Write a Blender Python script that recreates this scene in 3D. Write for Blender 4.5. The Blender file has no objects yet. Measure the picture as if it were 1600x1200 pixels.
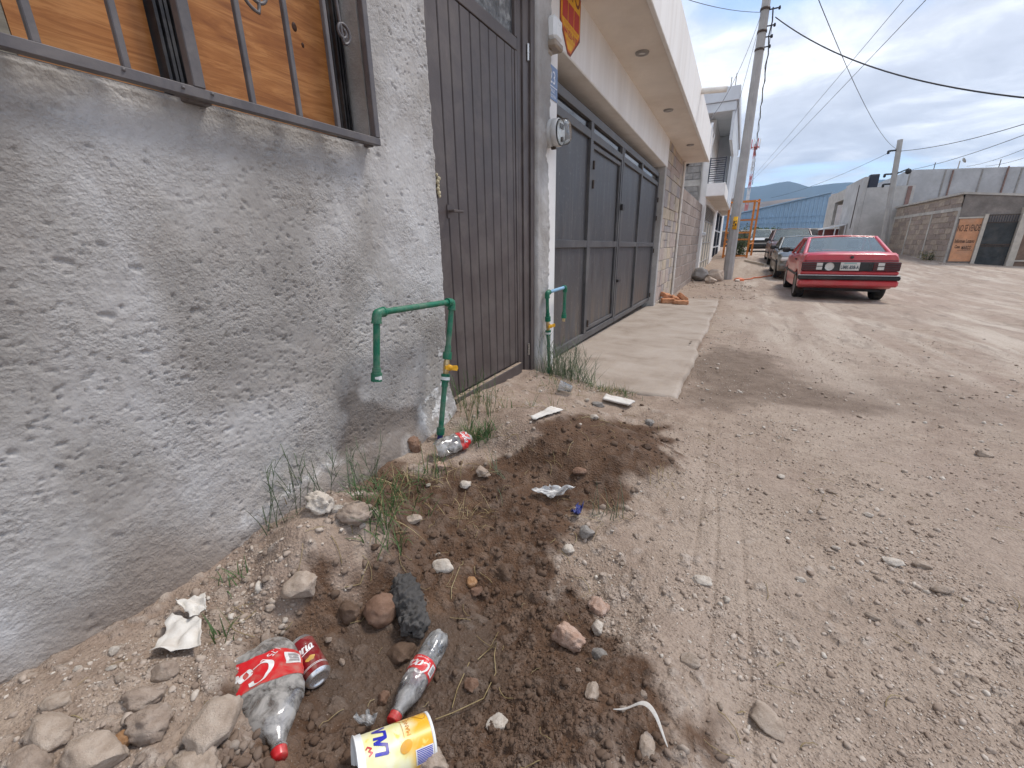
import bpy, math, random
import numpy as np
from mathutils import Vector, Matrix, noise as mnoise
R = math.radians
SC = bpy.context.scene; COL = SC.collection
# ---------- camera ----------
cam = bpy.data.cameras.new('camera'); cam.sensor_width = 36; cam.lens = 14.76
cam.clip_start = .02; cam.clip_end = 9000
co = bpy.data.objects.new('camera', cam); COL.objects.link(co)
_y, _p, _r = R(27.66), R(18.40), R(-.97)
_f = Vector((-math.sin(_y)*math.cos(_p), math.cos(_y)*math.cos(_p), -math.sin(_p)))
_rt = Vector((math.cos(_y), math.sin(_y), 0)); _up = _rt.cross(_f)
_rt, _up = math.cos(_r)*_rt+math.sin(_r)*_up, -math.sin(_r)*_rt+math.cos(_r)*_up
co.matrix_world = Matrix(((_rt.x, _up.x, -_f.x, 0), (_rt.y, _up.y, -_f.y, 0), (_rt.z, _up.z, -_f.z, 1.1), (0, 0, 0, 1)))
SC.camera = co
SC.view_settings.view_transform = 'Standard'; SC.view_settings.look = 'None'
SC.view_settings.gamma = 1; SC.view_settings.use_curve_mapping = False
SC.view_settings.exposure = 1.08
# ---------- sun and sky ----------
SUN_EL, SUN_AZ = R(58), R(35)                # azimuth from +Y (down the street) towards +X
sun = bpy.data.lights.new('sun', 'SUN'); sun.energy = 1.5; sun.angle = R(14); sun.color = (1, .94, .86)
so = bpy.data.objects.new('sun', sun); COL.objects.link(so)
_d = Vector((math.sin(SUN_AZ)*math.cos(SUN_EL), math.cos(SUN_AZ)*math.cos(SUN_EL), math.sin(SUN_EL)))
so.rotation_euler = _d.to_track_quat('Z', 'Y').to_euler()
W = bpy.data.worlds.new('World'); SC.world = W; W.use_nodes = True
def _sky():
    nt = W.node_tree; nt.nodes.clear(); N = nt.nodes.new; L = nt.links.new
    out = N('ShaderNodeOutputWorld'); bg = N('ShaderNodeBackground'); bg2 = N('ShaderNodeBackground'); mx = N('ShaderNodeMixShader')
    sk = N('ShaderNodeTexSky'); sk.sky_type = 'NISHITA'; sk.sun_disc = False
    sk.sun_elevation = SUN_EL; sk.sun_rotation = SUN_AZ; sk.altitude = 1800; sk.air_density = 1.0; sk.dust_density = .6
    L(sk.outputs[0], bg.inputs[0]); bg.inputs[1].default_value = .12
    tc = N('ShaderNodeTexCoord'); sp = N('ShaderNodeSeparateXYZ'); L(tc.outputs['Generated'], sp.inputs[0])
    def m(op, a, b=None, c=None):
        n = N('ShaderNodeMath'); n.operation = op
        for i, v in enumerate((a, b, c)):
            if v is None: continue
            if isinstance(v, (int, float)): n.inputs[i].default_value = v
            else: L(v, n.inputs[i])
        return n.outputs[0]
    z = m('ADD', m('MAXIMUM', sp.outputs[2], 0), .10)            # a flat cloud deck seen in perspective
    cb = N('ShaderNodeCombineXYZ'); L(m('DIVIDE', sp.outputs[0], z), cb.inputs[0]); L(m('DIVIDE', sp.outputs[1], z), cb.inputs[1])
    cb.inputs[2].default_value = SKY_Z
    def noise(sc, det, rough, dist):
        n = N('ShaderNodeTexNoise'); n.inputs['Scale'].default_value = sc; n.inputs['Detail'].default_value = det
        n.inputs['Roughness'].default_value = rough; n.inputs['Distortion'].default_value = dist
        L(cb.outputs[0], n.inputs['Vector']); return n.outputs[0]
    a = noise(.95, 9, .58, .5); b = noise(3.0, 8, .62, .4); c = noise(.42, 3, .5, 0)
    t = m('ADD', m('MULTIPLY', a, .62), m('MULTIPLY', b, .38))
    rp = N('ShaderNodeValToRGB'); L(t, rp.inputs[0]); e = rp.color_ramp.elements     # underside greys to sunlit white
    e[0].position = .34; e[0].color = (.36, .38, .44, 1); e[1].position = .65; e[1].color = (.90, .90, .91, 1)
    k = e.new(.47); k.color = (.465, .49, .555, 1); k = e.new(.55); k.color = (.62, .64, .69, 1)
    L(rp.outputs[0], bg2.inputs[0]); bg2.inputs[1].default_value = .95
    cov = N('ShaderNodeMapRange'); cov.interpolation_type = 'SMOOTHSTEP'
    L(m('ADD', m('MULTIPLY', c, .72), m('MULTIPLY', a, .28)), cov.inputs[0])
    cov.inputs[1].default_value = SKY_C0; cov.inputs[2].default_value = SKY_C1; cov.inputs[3].default_value = .12; cov.inputs[4].default_value = 1
    L(cov.outputs[0], mx.inputs[0]); L(bg.outputs[0], mx.inputs[1]); L(bg2.outputs[0], mx.inputs[2]); L(mx.outputs[0], out.inputs[0])
SKY_Z, SKY_C0, SKY_C1 = 12.3, .40, .48
_sky()
# ---------- object helpers ----------
def tag(o, label=None, cat=None, group=None, kind=None):
    if label: o['label'] = label
    if cat: o['category'] = cat
    if group: o['group'] = group
    if kind: o['kind'] = kind
    return o
def empty(name, loc=(0, 0, 0), label=None, cat=None, group=None, rz=0):
    o = bpy.data.objects.new(name, None); COL.objects.link(o); o.location = loc; o.rotation_euler = (0, 0, rz)
    o.empty_display_size = .1
    return tag(o, label, cat, group)
def link(name, me, parent=None, world=False):
    o = bpy.data.objects.new(name, me); COL.objects.link(o)
    if parent is not None:
        o.parent = parent
        if world:                             # mesh written in world coordinates under an unrotated empty
            o.location = -parent.location if parent.type == 'EMPTY' else (0, 0, 0)
    return o
def mesh_np(name, V, F, mats=(), smooth=True, attrs=None):
    V = np.ascontiguousarray(V, np.float32); F = np.ascontiguousarray(F, np.int32); k = F.shape[1]
    me = bpy.data.meshes.new(name); me.vertices.add(len(V)); me.vertices.foreach_set('co', V.ravel())
    me.loops.add(F.size); me.loops.foreach_set('vertex_index', F.ravel())
    me.polygons.add(len(F)); me.polygons.foreach_set('loop_start', np.arange(0, F.size, k, dtype=np.int32))
    if smooth: me.polygons.foreach_set('use_smooth', np.ones(len(F), bool))
    for m in mats: me.materials.append(m)
    for n, a in (attrs or {}).items():
        at = me.attributes.new(n, 'FLOAT', 'POINT'); at.data.foreach_set('value', np.ascontiguousarray(a, np.float32).ravel())
    me.update(calc_edges=True); me.validate()
    return me
def grid_faces(ny, nx):
    i = np.arange(ny*nx).reshape(ny, nx)
    return np.stack([i[:-1, :-1].ravel(), i[:-1, 1:].ravel(), i[1:, 1:].ravel(), i[1:, :-1].ravel()], 1)
class MB:
    """collects simple shapes, builds them as ONE mesh object"""
    def __init__(s): s.v = []; s.f = []; s.m = []; s.s = []
    def add(s, V, F, mi=0, sm=False, X=None):
        b = len(s.v)
        s.v += [tuple(X @ Vector(v)) if X else tuple(v) for v in V]
        for f in F: s.f.append([b+i for i in f]); s.m.append(mi); s.s.append(sm)
        return s
    def box(s, a, b, mi=0, bev=0., X=None):
        x0, y0, z0 = [min(p, q) for p, q in zip(a, b)]; x1, y1, z1 = [max(p, q) for p, q in zip(a, b)]
        if bev <= 0:
            V = [(x0,y0,z0),(x1,y0,z0),(x1,y1,z0),(x0,y1,z0),(x0,y0,z1),(x1,y0,z1),(x1,y1,z1),(x0,y1,z1)]
            return s.add(V, [(3,2,1,0),(4,5,6,7),(0,1,5,4),(1,2,6,5),(2,3,7,6),(3,0,4,7)], mi, False, X)
        e = min(bev, (x1-x0)*.45, (y1-y0)*.45, (z1-z0)*.45); V = []; I = {}
        for cx in (0, 1):
            for cy in (0, 1):
                for cz in (0, 1):
                    p = [(x0, x1)[cx], (y0, y1)[cy], (z0, z1)[cz]]; sg = [(1, -1)[cx], (1, -1)[cy], (1, -1)[cz]]
                    for ax in range(3):
                        q = list(p)
                        for k in range(3):
                            if k != ax: q[k] += sg[k]*e
                        I[cx, cy, cz, ax] = len(V); V.append(q)
        F = []
        for ax in range(3):
            o1, o2 = [(1, 2), (2, 0), (0, 1)][ax]
            for sd in (0, 1):
                def K(u, w):
                    c = [0, 0, 0]; c[ax] = sd; c[o1] = u; c[o2] = w; return I[c[0], c[1], c[2], ax]
                q = [K(0,0), K(1,0), K(1,1), K(0,1)]; F.append(q if sd else q[::-1])
            for u in (0, 1):
                for w in (0, 1):
                    def E(t, a2):
                        c = [0, 0, 0]; c[ax] = t; c[o1] = u; c[o2] = w; return I[c[0], c[1], c[2], a2]
                    q = [E(0, o1), E(1, o1), E(1, o2), E(0, o2)]
                    F.append(q if (u ^ w) else q[::-1])
        for cx in (0, 1):
            for cy in (0, 1):
                for cz in (0, 1):
                    q = [I[cx, cy, cz, k] for k in range(3)]; F.append(q if (cx+cy+cz) % 2 else q[::-1])
        return s.add(V, F, mi, False, X)
    def tube(s, P, r, n=8, mi=0, cap=True, X=None, sm=True):
        P = [Vector(p) for p in P]; k = len(P); rr = r if isinstance(r, (list, tuple)) else [r]*k
        V = []; prev = None
        for i in range(k):
            t = (P[min(i+1, k-1)]-P[max(i-1, 0)]).normalized()
            if prev is None:
                a = Vector((0, 0, 1)) if abs(t.z) < .9 else Vector((1, 0, 0)); u = t.cross(a).normalized()
            else:
                u = (prev-t*prev.dot(t)); u = u.normalized() if u.length > 1e-6 else t.orthogonal().normalized()
            prev = u; w = t.cross(u)
            for j in range(n):
                a = 2*math.pi*j/n; V.append(P[i]+(u*math.cos(a)+w*math.sin(a))*rr[i])
        F = [(i*n+j, i*n+(j+1) % n, (i+1)*n+(j+1) % n, (i+1)*n+j) for i in range(k-1) for j in range(n)]
        s.add(V, F, mi, sm, X)
        if cap: s.add(V[:n], [list(range(n))[::-1]], mi, False, X); s.add(V[-n:], [list(range(n))], mi, False, X)
        return s
    def lathe(s, prof, n=24, mi=0, X=None, fn=None, sm=True, a0=0., a1=2*math.pi):
        """prof: (r, z) list about local Z"""
        full = abs(a1-a0-2*math.pi) < 1e-6; c = n if full else n+1; V = []
        for (r, z) in prof:
            for j in range(c):
                a = a0+(a1-a0)*j/n; p = (r*math.cos(a), r*math.sin(a), z); V.append(fn(p, a) if fn else p)
        F = []
        for i in range(len(prof)-1):
            for j in range(n):
                F.append((i*c+j, i*c+(j+1) % c, (i+1)*c+(j+1) % c, (i+1)*c+j))
        return s.add(V, F, mi, sm, X)
    def prism(s, pts, d, mi=0, X=None):
        """pts: 3D polygon, d: extrusion vector"""
        n = len(pts); d = Vector(d); V = [Vector(p) for p in pts]; V += [p+d for p in V]
        F = [list(range(n))[::-1], list(range(n, 2*n))]+[(i, (i+1) % n, n+(i+1) % n, n+i) for i in range(n)]
        return s.add(V, F, mi, False, X)
    def mesh(s, name, mats):
        me = bpy.data.meshes.new(name); me.from_pydata(s.v, [], s.f)
        for m in (mats if isinstance(mats, (list, tuple)) else [mats]): me.materials.append(m)
        me.polygons.foreach_set('material_index', s.m); me.polygons.foreach_set('use_smooth', s.s)
        me.update(); return recalc(me)
    def build(s, name, mats, parent=None, world=False): return link(name, s.mesh(name, mats), parent, world)
def recalc(me):
    import bmesh
    b = bmesh.new(); b.from_mesh(me); bmesh.ops.recalc_face_normals(b, faces=b.faces); b.to_mesh(me); b.free(); return me
# ---------- materials ----------
def nodes(name):
    m = bpy.data.materials.new(name); m.use_nodes = True; nt = m.node_tree; nt.nodes.clear()
    class G: pass
    g = G(); g.m = m; g.N = nt.nodes.new; g.L = nt.links.new
    g.out = g.N('ShaderNodeOutputMaterial'); g.bs = g.N('ShaderNodeBsdfPrincipled'); g.L(g.bs.outputs[0], g.out.inputs[0])
    def inp(n, i, v):
        if v is None: return
        if hasattr(v, 'is_linked'): g.L(v, n.inputs[i])
        elif isinstance(v, (tuple, list)) and len(v) == 3 and n.inputs[i].type == 'RGBA': n.inputs[i].default_value = (*v, 1)
        else: n.inputs[i].default_value = v
    g.set = lambda i, v: inp(g.bs, i, v)
    g.inp = inp
    def pos(obj=False):
        if obj: return g.N('ShaderNodeTexCoord').outputs['Object']
        return g.N('ShaderNodeNewGeometry').outputs['Position']
    g.pos = pos
    def mapv(v, sc, off=(0, 0, 0), rot=(0, 0, 0)):
        n = g.N('ShaderNodeMapping'); g.L(v, n.inputs[0]); n.inputs[1].default_value = off; n.inputs[2].default_value = rot
        n.inputs[3].default_value = sc if isinstance(sc, (tuple, list)) else (sc,)*3; return n.outputs[0]
    g.map = mapv
    def noise(v, sc, det=4, rough=.5, dist=0):
        n = g.N('ShaderNodeTexNoise'); g.L(v, n.inputs['Vector']); n.inputs['Scale'].default_value = sc; n.inputs['Detail'].default_value = det
        n.inputs['Roughness'].default_value = rough; n.inputs['Distortion'].default_value = dist; return n.outputs[0]
    g.noise = noise
    def vor(v, sc, feat='F1', out=0):
        n = g.N('ShaderNodeTexVoronoi'); n.feature = feat; g.L(v, n.inputs['Vector']); n.inputs['Scale'].default_value = sc; return n.outputs[out]
    g.vor = vor
    def rng(v, a, b, c=0., d=1.):
        n = g.N('ShaderNodeMapRange'); g.L(v, n.inputs[0])
        for i, q in enumerate((a, b, c, d)): n.inputs[i+1].default_value = q
        return n.outputs[0]
    g.rng = rng
    def math_(op, a, b=None):
        n = g.N('ShaderNodeMath'); n.operation = op; inp(n, 0, a); inp(n, 1, b); return n.outputs[0]
    g.math = math_
    def mix(f, a, b, mode='MIX'):
        n = g.N('ShaderNodeMix'); n.data_type = 'RGBA'; n.blend_type = mode; inp(n, 0, f)
        inp(n, 6, a); inp(n, 7, b); return n.outputs[2]
    g.mix = mix
    def ramp(v, stops):
        n = g.N('ShaderNodeValToRGB'); g.L(v, n.inputs[0]); e = n.color_ramp.elements
        e[0].position, e[0].color = stops[0][0], (*stops[0][1], 1); e[1].position, e[1].color = stops[-1][0], (*stops[-1][1], 1)
        for p, c in stops[1:-1]: k = e.new(p); k.color = (*c, 1)
        return n.outputs[0]
    g.ramp = ramp
    def bump(h, strength=.3, dist=.01, nrm=None):
        n = g.N('ShaderNodeBump'); n.inputs['Strength'].default_value = strength; n.inputs['Distance'].default_value = dist
        g.L(h, n.inputs['Height']); 
        if nrm is not None: g.L(nrm, n.inputs['Normal'])
        g.L(n.outputs[0], g.bs.inputs['Normal']); return n.outputs[0]
    g.bump = bump
    def attr(a):
        n = g.N('ShaderNodeAttribute'); n.attribute_name = a; return n.outputs['Fac']
    g.attr = attr
    return g
def mul(c, k): return tuple(min(1, x*k) for x in c)
def M(name, col, rough=.7, metal=0., var=.12, sc=6., bump=.0, bsc=80., col2=None, obj=False, dirt=None, dirt_amt=.5, dsc=2.5, spec=.35, coat=0., stretch=None):
    """general painted/mineral surface: two-scale tone variation, optional dust patches and fine relief"""
    g = nodes(name); p = g.pos(obj)
    if stretch: p = g.map(p, stretch)
    n1 = g.noise(p, sc, 6, .6); n2 = g.noise(p, sc*7.3, 4, .6)
    c2 = col2 or mul(col, 1-2.2*var); c = g.mix(g.rng(n1, .32, .68), mul(col, 1+var), c2)
    c = g.mix(g.math('MULTIPLY', g.rng(n2, .45, .75), .35), c, mul(col, 1-3*var))
    if dirt:
        d = g.math('MULTIPLY', g.rng(g.noise(p, dsc, 7, .65, .4), .46, .72), dirt_amt); c = g.mix(d, c, dirt)
        g.set('Roughness', g.math('ADD', g.math('MULTIPLY', d, .35), rough))
    else: g.set('Roughness', g.rng(n2, .3, .7, max(0, rough-.06), min(1, rough+.06)))
    g.set('Base Color', c); g.set('Metallic', metal); g.set('Specular IOR Level', spec); g.set('Coat Weight', coat)
    if bump: g.bump(g.math('ADD', g.noise(p, bsc, 5, .6), g.math('MULTIPLY', n2, .6)), bump, .3/bsc*2)
    return g.m
# ---------- numpy noise and the shape of the ground ----------
def _hash(ix, iy, seed):
    h = (ix.astype(np.int64)*374761393 + iy.astype(np.int64)*668265263 + seed*982451653) & 0xffffffff
    h = ((h ^ (h >> 13))*1274126177) & 0xffffffff
    h = ((h ^ (h >> 16))*2246822519) & 0xffffffff
    return ((h ^ (h >> 15)) & 0xffffff)/float(0xffffff)
def vnoise(x, y, s, seed=0):                 # value noise, -1..1, s = cell size
    x = np.asarray(x, float)/s; y = np.asarray(y, float)/s
    ix = np.floor(x); iy = np.floor(y); fx = x-ix; fy = y-iy
    fx = fx*fx*fx*(fx*(fx*6-15)+10); fy = fy*fy*fy*(fy*(fy*6-15)+10)
    a = _hash(ix, iy, seed); b = _hash(ix+1, iy, seed); c = _hash(ix, iy+1, seed); d = _hash(ix+1, iy+1, seed)
    return ((a*(1-fx)+b*fx)*(1-fy)+(c*(1-fx)+d*fx)*fy)*2-1
def fbm(x, y, s, n=4, seed=0, gain=.5):
    t = 0; a = 1.; q = 0
    for k in range(n):
        t = t+a*vnoise(x+k*13.7, y-k*7.3, s/2**k, seed+k*17); q += a; a *= gain
    return t/q
def worley(x, y, s, seed=0):                 # distance to nearest feature point, cell units, and a cell id 0..1
    x = np.asarray(x, float)/s; y = np.asarray(y, float)/s
    ix = np.floor(x); iy = np.floor(y)
    best = np.full(x.shape, 9.); idv = np.zeros(x.shape)
    for dx in (-1, 0, 1):
        for dy in (-1, 0, 1):
            cx = ix+dx; cy = iy+dy
            d = (cx+_hash(cx, cy, seed)-x)**2+(cy+_hash(cx, cy, seed+5)-y)**2
            m = d < best; best = np.where(m, d, best); idv = np.where(m, _hash(cx, cy, seed+9), idv)
    return np.sqrt(best), idv
def sstep(a, b, x):
    t = np.clip((x-a)/(b-a), 0, 1); return t*t*(3-2*t)
def blob(x, y, cx, cy, rx, ry, rot=0.):      # smooth bump 1 at centre, 0 at the ellipse rim
    c, s = math.cos(rot), math.sin(rot); dx = x-cx; dy = y-cy
    u = (dx*c+dy*s)/rx; v = (-dx*s+dy*c)/ry
    d = np.clip(1-(u*u+v*v), 0, 1); return d*d*(3-2*d)
XW = -1.35                                   # street face of the near plastered wall
def wall_base(y): return np.interp(y, [-3, .06, .32, .5, .67, .87, 1.1, 1.4, 1.67, 1.8, 2.2, 2.8, 3.1, 3.4, 8.6, 12, 17, 22, 30, 45],
                                   [.17, .16, .14, .155, .215, .2, .16, .15, .165, .215, .22, .18, .11, .05, -.12, -.2, -.2, -.03, .25, .35])
def street_z(y): return np.interp(y, [-30, 0, 3, 12, 17, 22, 30, 45, 80, 3000], [.3, .1, .02, -.2, -.2, -.03, .22, .3, .4, .6])
SLAB = (-1.50, -.26, 3.0, 10.7)              # concrete driveway x0 x1 y0 y1
def slab_z(y): return .055-.0285*(y-3.2)
def ground_base(x, y):
    x = np.asarray(x, float); y = np.asarray(y, float)
    w = sstep(-1.45, -.35, x)
    z = wall_base(y)*(1-w)+street_z(y)*w
    z = z+.09*blob(x, y, -1.08, .80, .22, .36, .1)               # pale spoil beside the wall
    z = z+.14*blob(x, y, -.58, 1.93, .62, .38, .1)               # dark spoil heap
    z = z+.05*blob(x, y, -1.0, .12, .42, .3, .5)
    z = z-.085*blob(x, y, -.68, .66, .44, .46, -.3)              # the dug hole
    z = z-.06*blob(x, y, -.95, 1.12, .45, .3, .2)
    z = z-.05*blob(x, y, -.40, .98, .35, .3, .2)
    z = z+.05*blob(x, y, -.06, .55, .22, .6, -.1)
    m = sstep(-.1, .12, x+1.5)*sstep(-.02, .04, SLAB[1]-x)*sstep(-.02, .1, y-SLAB[2])*sstep(-.05, .05, SLAB[3]-y)
    z = z*(1-m)+np.minimum(z, slab_z(y)-.06)*m
    zs = np.clip(slab_z(y), -9, 9)-.012; e = sstep(2.55, 2.95, y)*sstep(11, 10.7, y)*sstep(-1.4, -1.2, x)*sstep(-.02, -.3, x)*(y < SLAB[2]); z = z*(1-e)+np.maximum(z, zs)*e
    e = sstep(.05, -.25, x)*(x > SLAB[1])*sstep(2.6, 3.0, y)*sstep(11, 10.5, y); z = z*(1-e)+np.maximum(z, zs-.02)*e
    z = z+.25*blob(x, y, .6, 27.5, 2.6, 5., 0)*.3
    z = z-.12*sstep(8, 9.8, x)*sstep(36, 25, y)
    r = np.hypot(x, y)
    z = z+.022*fbm(x, y, .9, 3, 3)*sstep(.2, 1, r)*(1-sstep(14, 30, r)*.3)
    return z
# ---------- the ground: one sheet, fine near the camera ----------
WET = [(-.99,.55),(-1.0,.46),(-.89,.31),(-.77,.2),(-.51,.31),(.0,.60),(.05,.75),(-.07,.8),(-.2,.91),(-.34,1.08),(-.46,1.16),(-.39,1.45),(-.25,1.68),
       (-.16,2.06),(-.27,2.5),(-.58,2.45),(-.75,2.02),(-.8,1.73),(-.93,1.57),(-1.04,1.35),(-1.21,1.29),(-1.4,1.28),(-1.38,1.13),(-1.09,.91),(-.94,.87),(-.97,.75),(-.98,.61)]
MUD = [(-.84,.72),(-.72,.76),(-.53,.9),(-.38,.7),(-.38,.57),(-.66,.44),(-.81,.42),(-.86,.54)]
DAMP = [(-.25,3.35),(-.26,4.6),(-.05,5.2),(.35,4.9),(.62,4.2),(.85,3.75),(1.3,3.5),(.9,3.35),(.4,3.3),(-.2,3.0)]
DAMP2 = [(1.3,4.45),(1.78,4.69),(1.7,3.64),(1.24,3.52),(.99,3.94)]
def sdist(x, y, P):                           # signed distance to a polygon, positive inside
    x = np.asarray(x); d = np.full(x.shape, 1e9); ins = np.zeros(x.shape, bool)
    for (ax, ay), (bx, by) in zip(P, P[1:]+P[:1]):
        ex, ey = bx-ax, by-ay; t = np.clip(((x-ax)*ex+(y-ay)*ey)/(ex*ex+ey*ey), 0, 1)
        d = np.minimum(d, np.hypot(x-ax-t*ex, y-ay-t*ey))
        ins ^= ((ay > y) != (by > y)) & (x < (bx-ax)*(y-ay)/((by-ay) if by != ay else 1e-9)+ax)
    return np.where(ins, d, -d)
def pmask(x, y, P, soft, nz, seed, ns=.12):
    return sstep(-soft, soft, sdist(x, y, P)+nz*fbm(x, y, ns, 4, seed))
TRK = [(-.012, .2), (.045, -.3), (.135, .5)]
def track_mask(x, y):                         # thin parallel tyre grooves that run along the street
    t = np.zeros(x.shape)
    for i, (x0, q) in enumerate(TRK):
        xc = x0+.045*(1-y*.55)*(y < 2.8)+.008*np.sin(y*3+q*9)
        g = np.exp(-((x-xc)/.0075)**2)
        on = sstep(-.25, .15, fbm(x*0+i*3.1, y, .5, 2, 70+i)+(.22, .12, -.08)[i])
        t = np.maximum(t, g*on*sstep(.25, .6, y)*sstep(3.2, 2.5, y))
    return t
def ground_fine(x, y):
    """height with crumbs, and the tone / wetness that belong to the soil itself"""
    r = np.hypot(x, y); z = ground_base(x, y)
    wet = pmask(x, y, WET, .05, .125, 11, .10); mud = pmask(x, y, MUD, .05, .06, 12)*wet
    damp = np.maximum(pmask(x, y, DAMP, .14, .30, 13, .5), .4*pmask(x, y, DAMP2, .3, .5, 14, .6))
    road = sstep(-.35, .1, x+.12*fbm(x, y, .6, 3, 21))
    pack = np.clip(.5+.9*fbm(x*1.0, y*.55, .8, 3, 22), 0, 1)*road          # packed, smoother strips
    fine = 1-sstep(4.5, 9, r)
    rough = (1-.72*pack)*(1-.75*mud)*fine
    z = z+.016*fbm(x, y, .22, 4, 31)*rough+.007*fbm(x, y, .055, 3, 32)*rough
    tone = np.zeros(x.shape)
    for s, k, amp, thr, sd in ((.075, .13, 1, .82, 41), (.042, .26, 1, .52, 43), (.021, .30, 1, .42, 45), (.011, .30, 1, .4, 47)):
        xx = x+.25*s*vnoise(x, y, s*.6, sd+1); yy = y+.25*s*vnoise(y, x, s*.6, sd+2)
        d, cid = worley(xx, yy, s, sd)
        th = thr+.42*pack+.35*mud-(.08 if s > .05 else .2)*wet
        on = sstep(th, th+.12, cid); dome = np.sqrt(np.clip(1-(d/.52)**2, 0, 1))
        near = 1-sstep(s*28, s*55, r)*.999
        z = z+s*k*dome*on*amp*near; tone = np.maximum(tone, on*sstep(.05, .5, dome)*(.35+.65*np.abs(cid*7 % 1))*near)
    tr = track_mask(x, y); z = z-.0065*tr
    # ripples of tyre tread on the far packed dirt
    th = sstep(2.8, 4, y)*sstep(14, 8, y)*sstep(0, .6, x)
    z = z+.012*fbm(x*1.5, y*.6, .5, 4, 51)*th
    # ruts along the street
    z = z-.03*np.exp(-((x-3.3-.03*y)/.35)**2)*sstep(5, 9, y)-.03*np.exp(-((x-1.6-.02*y)/.3)**2)*sstep(5, 9, y)*sstep(11, 10, y)
    ins = sdist(x, y, [(SLAB[0], SLAB[2]), (SLAB[1], SLAB[2]), (SLAB[1], SLAB[3]), (SLAB[0], SLAB[3])])
    z = np.where(ins > 0, np.minimum(z, slab_z(y)-.035), z)
    z = np.where((x < XW+.0) & (y < 3.05), np.minimum(z, wall_base(y)+.01), z)
    return z, np.clip(np.maximum(wet, 0), 0, 1), mud, damp, tone, pack
def make_ground():
    th = np.concatenate([np.arange(-42, 96, .27), np.arange(96, 318, 6.)])
    th = R(1)*np.append(th, 318.)
    r = np.concatenate([np.exp(np.arange(math.log(.16), math.log(14), .0062)), np.exp(np.arange(math.log(14.1), math.log(3300), .06))])
    T, RR = np.meshgrid(th, r); x = (-np.sin(T)*RR).ravel(); y = (np.cos(T)*RR).ravel()
    z, wet, mud, damp, tone, pack = ground_fine(x, y)
    me = mesh_np('ground', np.stack([x, y, z], 1), grid_faces(len(r), len(th)), [GROUND], True,
                 dict(wet=wet, mud=mud, damp=damp, tone=tone, pack=pack))
    o = link('ground', me); tag(o, kind='structure')
def ground_material():
    g = nodes('dirt'); p = g.pos()
    n0 = g.noise(p, 1.3, 6, .6, .3); n1 = g.noise(p, 9, 6, .62); n2 = g.noise(p, 60, 5, .65); n3 = g.noise(p, 260, 3, .6)
    dry = g.ramp(n1, [(.28, (.245, .182, .136)), (.5, (.345, .266, .205)), (.72, (.43, .346, .275))])
    dry = g.mix(g.math('MULTIPLY', g.rng(n0, .42, .66), .5), dry, (.285, .205, .165))                 # reddish earth
    dry = g.mix(g.math('MULTIPLY', g.attr('pack'), .55), dry, (.44, .362, .297))                     # pale packed dust
    wetc = g.ramp(n1, [(.3, (.064, .033, .018)), (.52, (.110, .062, .037)), (.75, (.175, .108, .069))])
    dampc = g.ramp(n1, [(.3, (.125, .088, .064)), (.7, (.21, .157, .12))])
    sp = g.N('ShaderNodeSeparateXYZ'); g.L(p, sp.inputs[0])
    far = g.math('MULTIPLY', g.rng(sp.outputs[1], 2.5, 6), g.rng(sp.outputs[0], -.3, .4)); st1 = g.noise(g.map(p, (1.5, .22, 1)), 1.6, 6, .62, .5); st2 = g.noise(g.map(p, (2.2, .6, 1), (3, 1, 0), (0, 0, .5)), 2.4, 6, .65, .6)
    dry = g.mix(g.math('MULTIPLY', far, g.rng(st1, .46, .66)), dry, (.50, .425, .35)); dry = g.mix(g.math('MULTIPLY', g.math('MULTIPLY', far, .7), g.rng(st2, .52, .68)), dry, (.225, .175, .14))
    c = g.mix(g.math('MULTIPLY', g.attr('damp'), .82), dry, dampc)
    c = g.mix(g.attr('wet'), c, wetc)
    c = g.mix(g.math('MULTIPLY', g.attr('mud'), .6), c, (.088, .062, .045))
    stone = g.ramp(g.noise(p, 35, 1, .5), [(.3, (.25, .20, .165)), (.5, (.40, .335, .285)), (.7, (.52, .46, .40))])
    st = g.math('MULTIPLY', g.attr('tone'), g.math('SUBTRACT', .62, g.math('MULTIPLY', g.attr('wet'), .47)))
    c = g.mix(st, c, stone)
    c = g.mix(g.math('MULTIPLY', g.rng(n2, .48, .72), .45), c, (.125, .092, .072), 'MIX')
    c = g.mix(g.math('MULTIPLY', g.rng(n3, .62, .75), .5), c, (.50, .43, .36))
    g.set('Base Color', c)
    g.set('Roughness', g.math('SUBTRACT', .95, g.math('MULTIPLY', g.attr('mud'), .35))); g.set('Specular IOR Level', .25)
    h = g.math('ADD', g.math('MULTIPLY', n2, .8), g.math('MULTIPLY', n3, .35))
    h = g.math('ADD', h, g.math('MULTIPLY', g.vor(p, 110), .5))
    g.bump(h, 1.0, .009)
    return g.m
GROUND = ground_material()
make_ground()
_gx = np.arange(-1.46, 1.45, .006); _gy = np.arange(-.12, 3.45, .006); _gg = np.meshgrid(_gx, _gy)
_gh = ground_fine(_gg[0].ravel(), _gg[1].ravel())[0].reshape(_gg[0].shape)
def gz1(x, y):                                # ground height at a point (table near the camera)
    i, j = (x+1.46)/.006, (y+.12)/.006
    if 0 <= i < len(_gx)-1 and 0 <= j < len(_gy)-1:
        a, b = int(i), int(j); u, v = i-a, j-b
        return float((_gh[b, a]*(1-u)+_gh[b, a+1]*u)*(1-v)+(_gh[b+1, a]*(1-u)+_gh[b+1, a+1]*u)*v)
    return float(ground_fine(np.array([x]), np.array([y]))[0][0])
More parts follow.
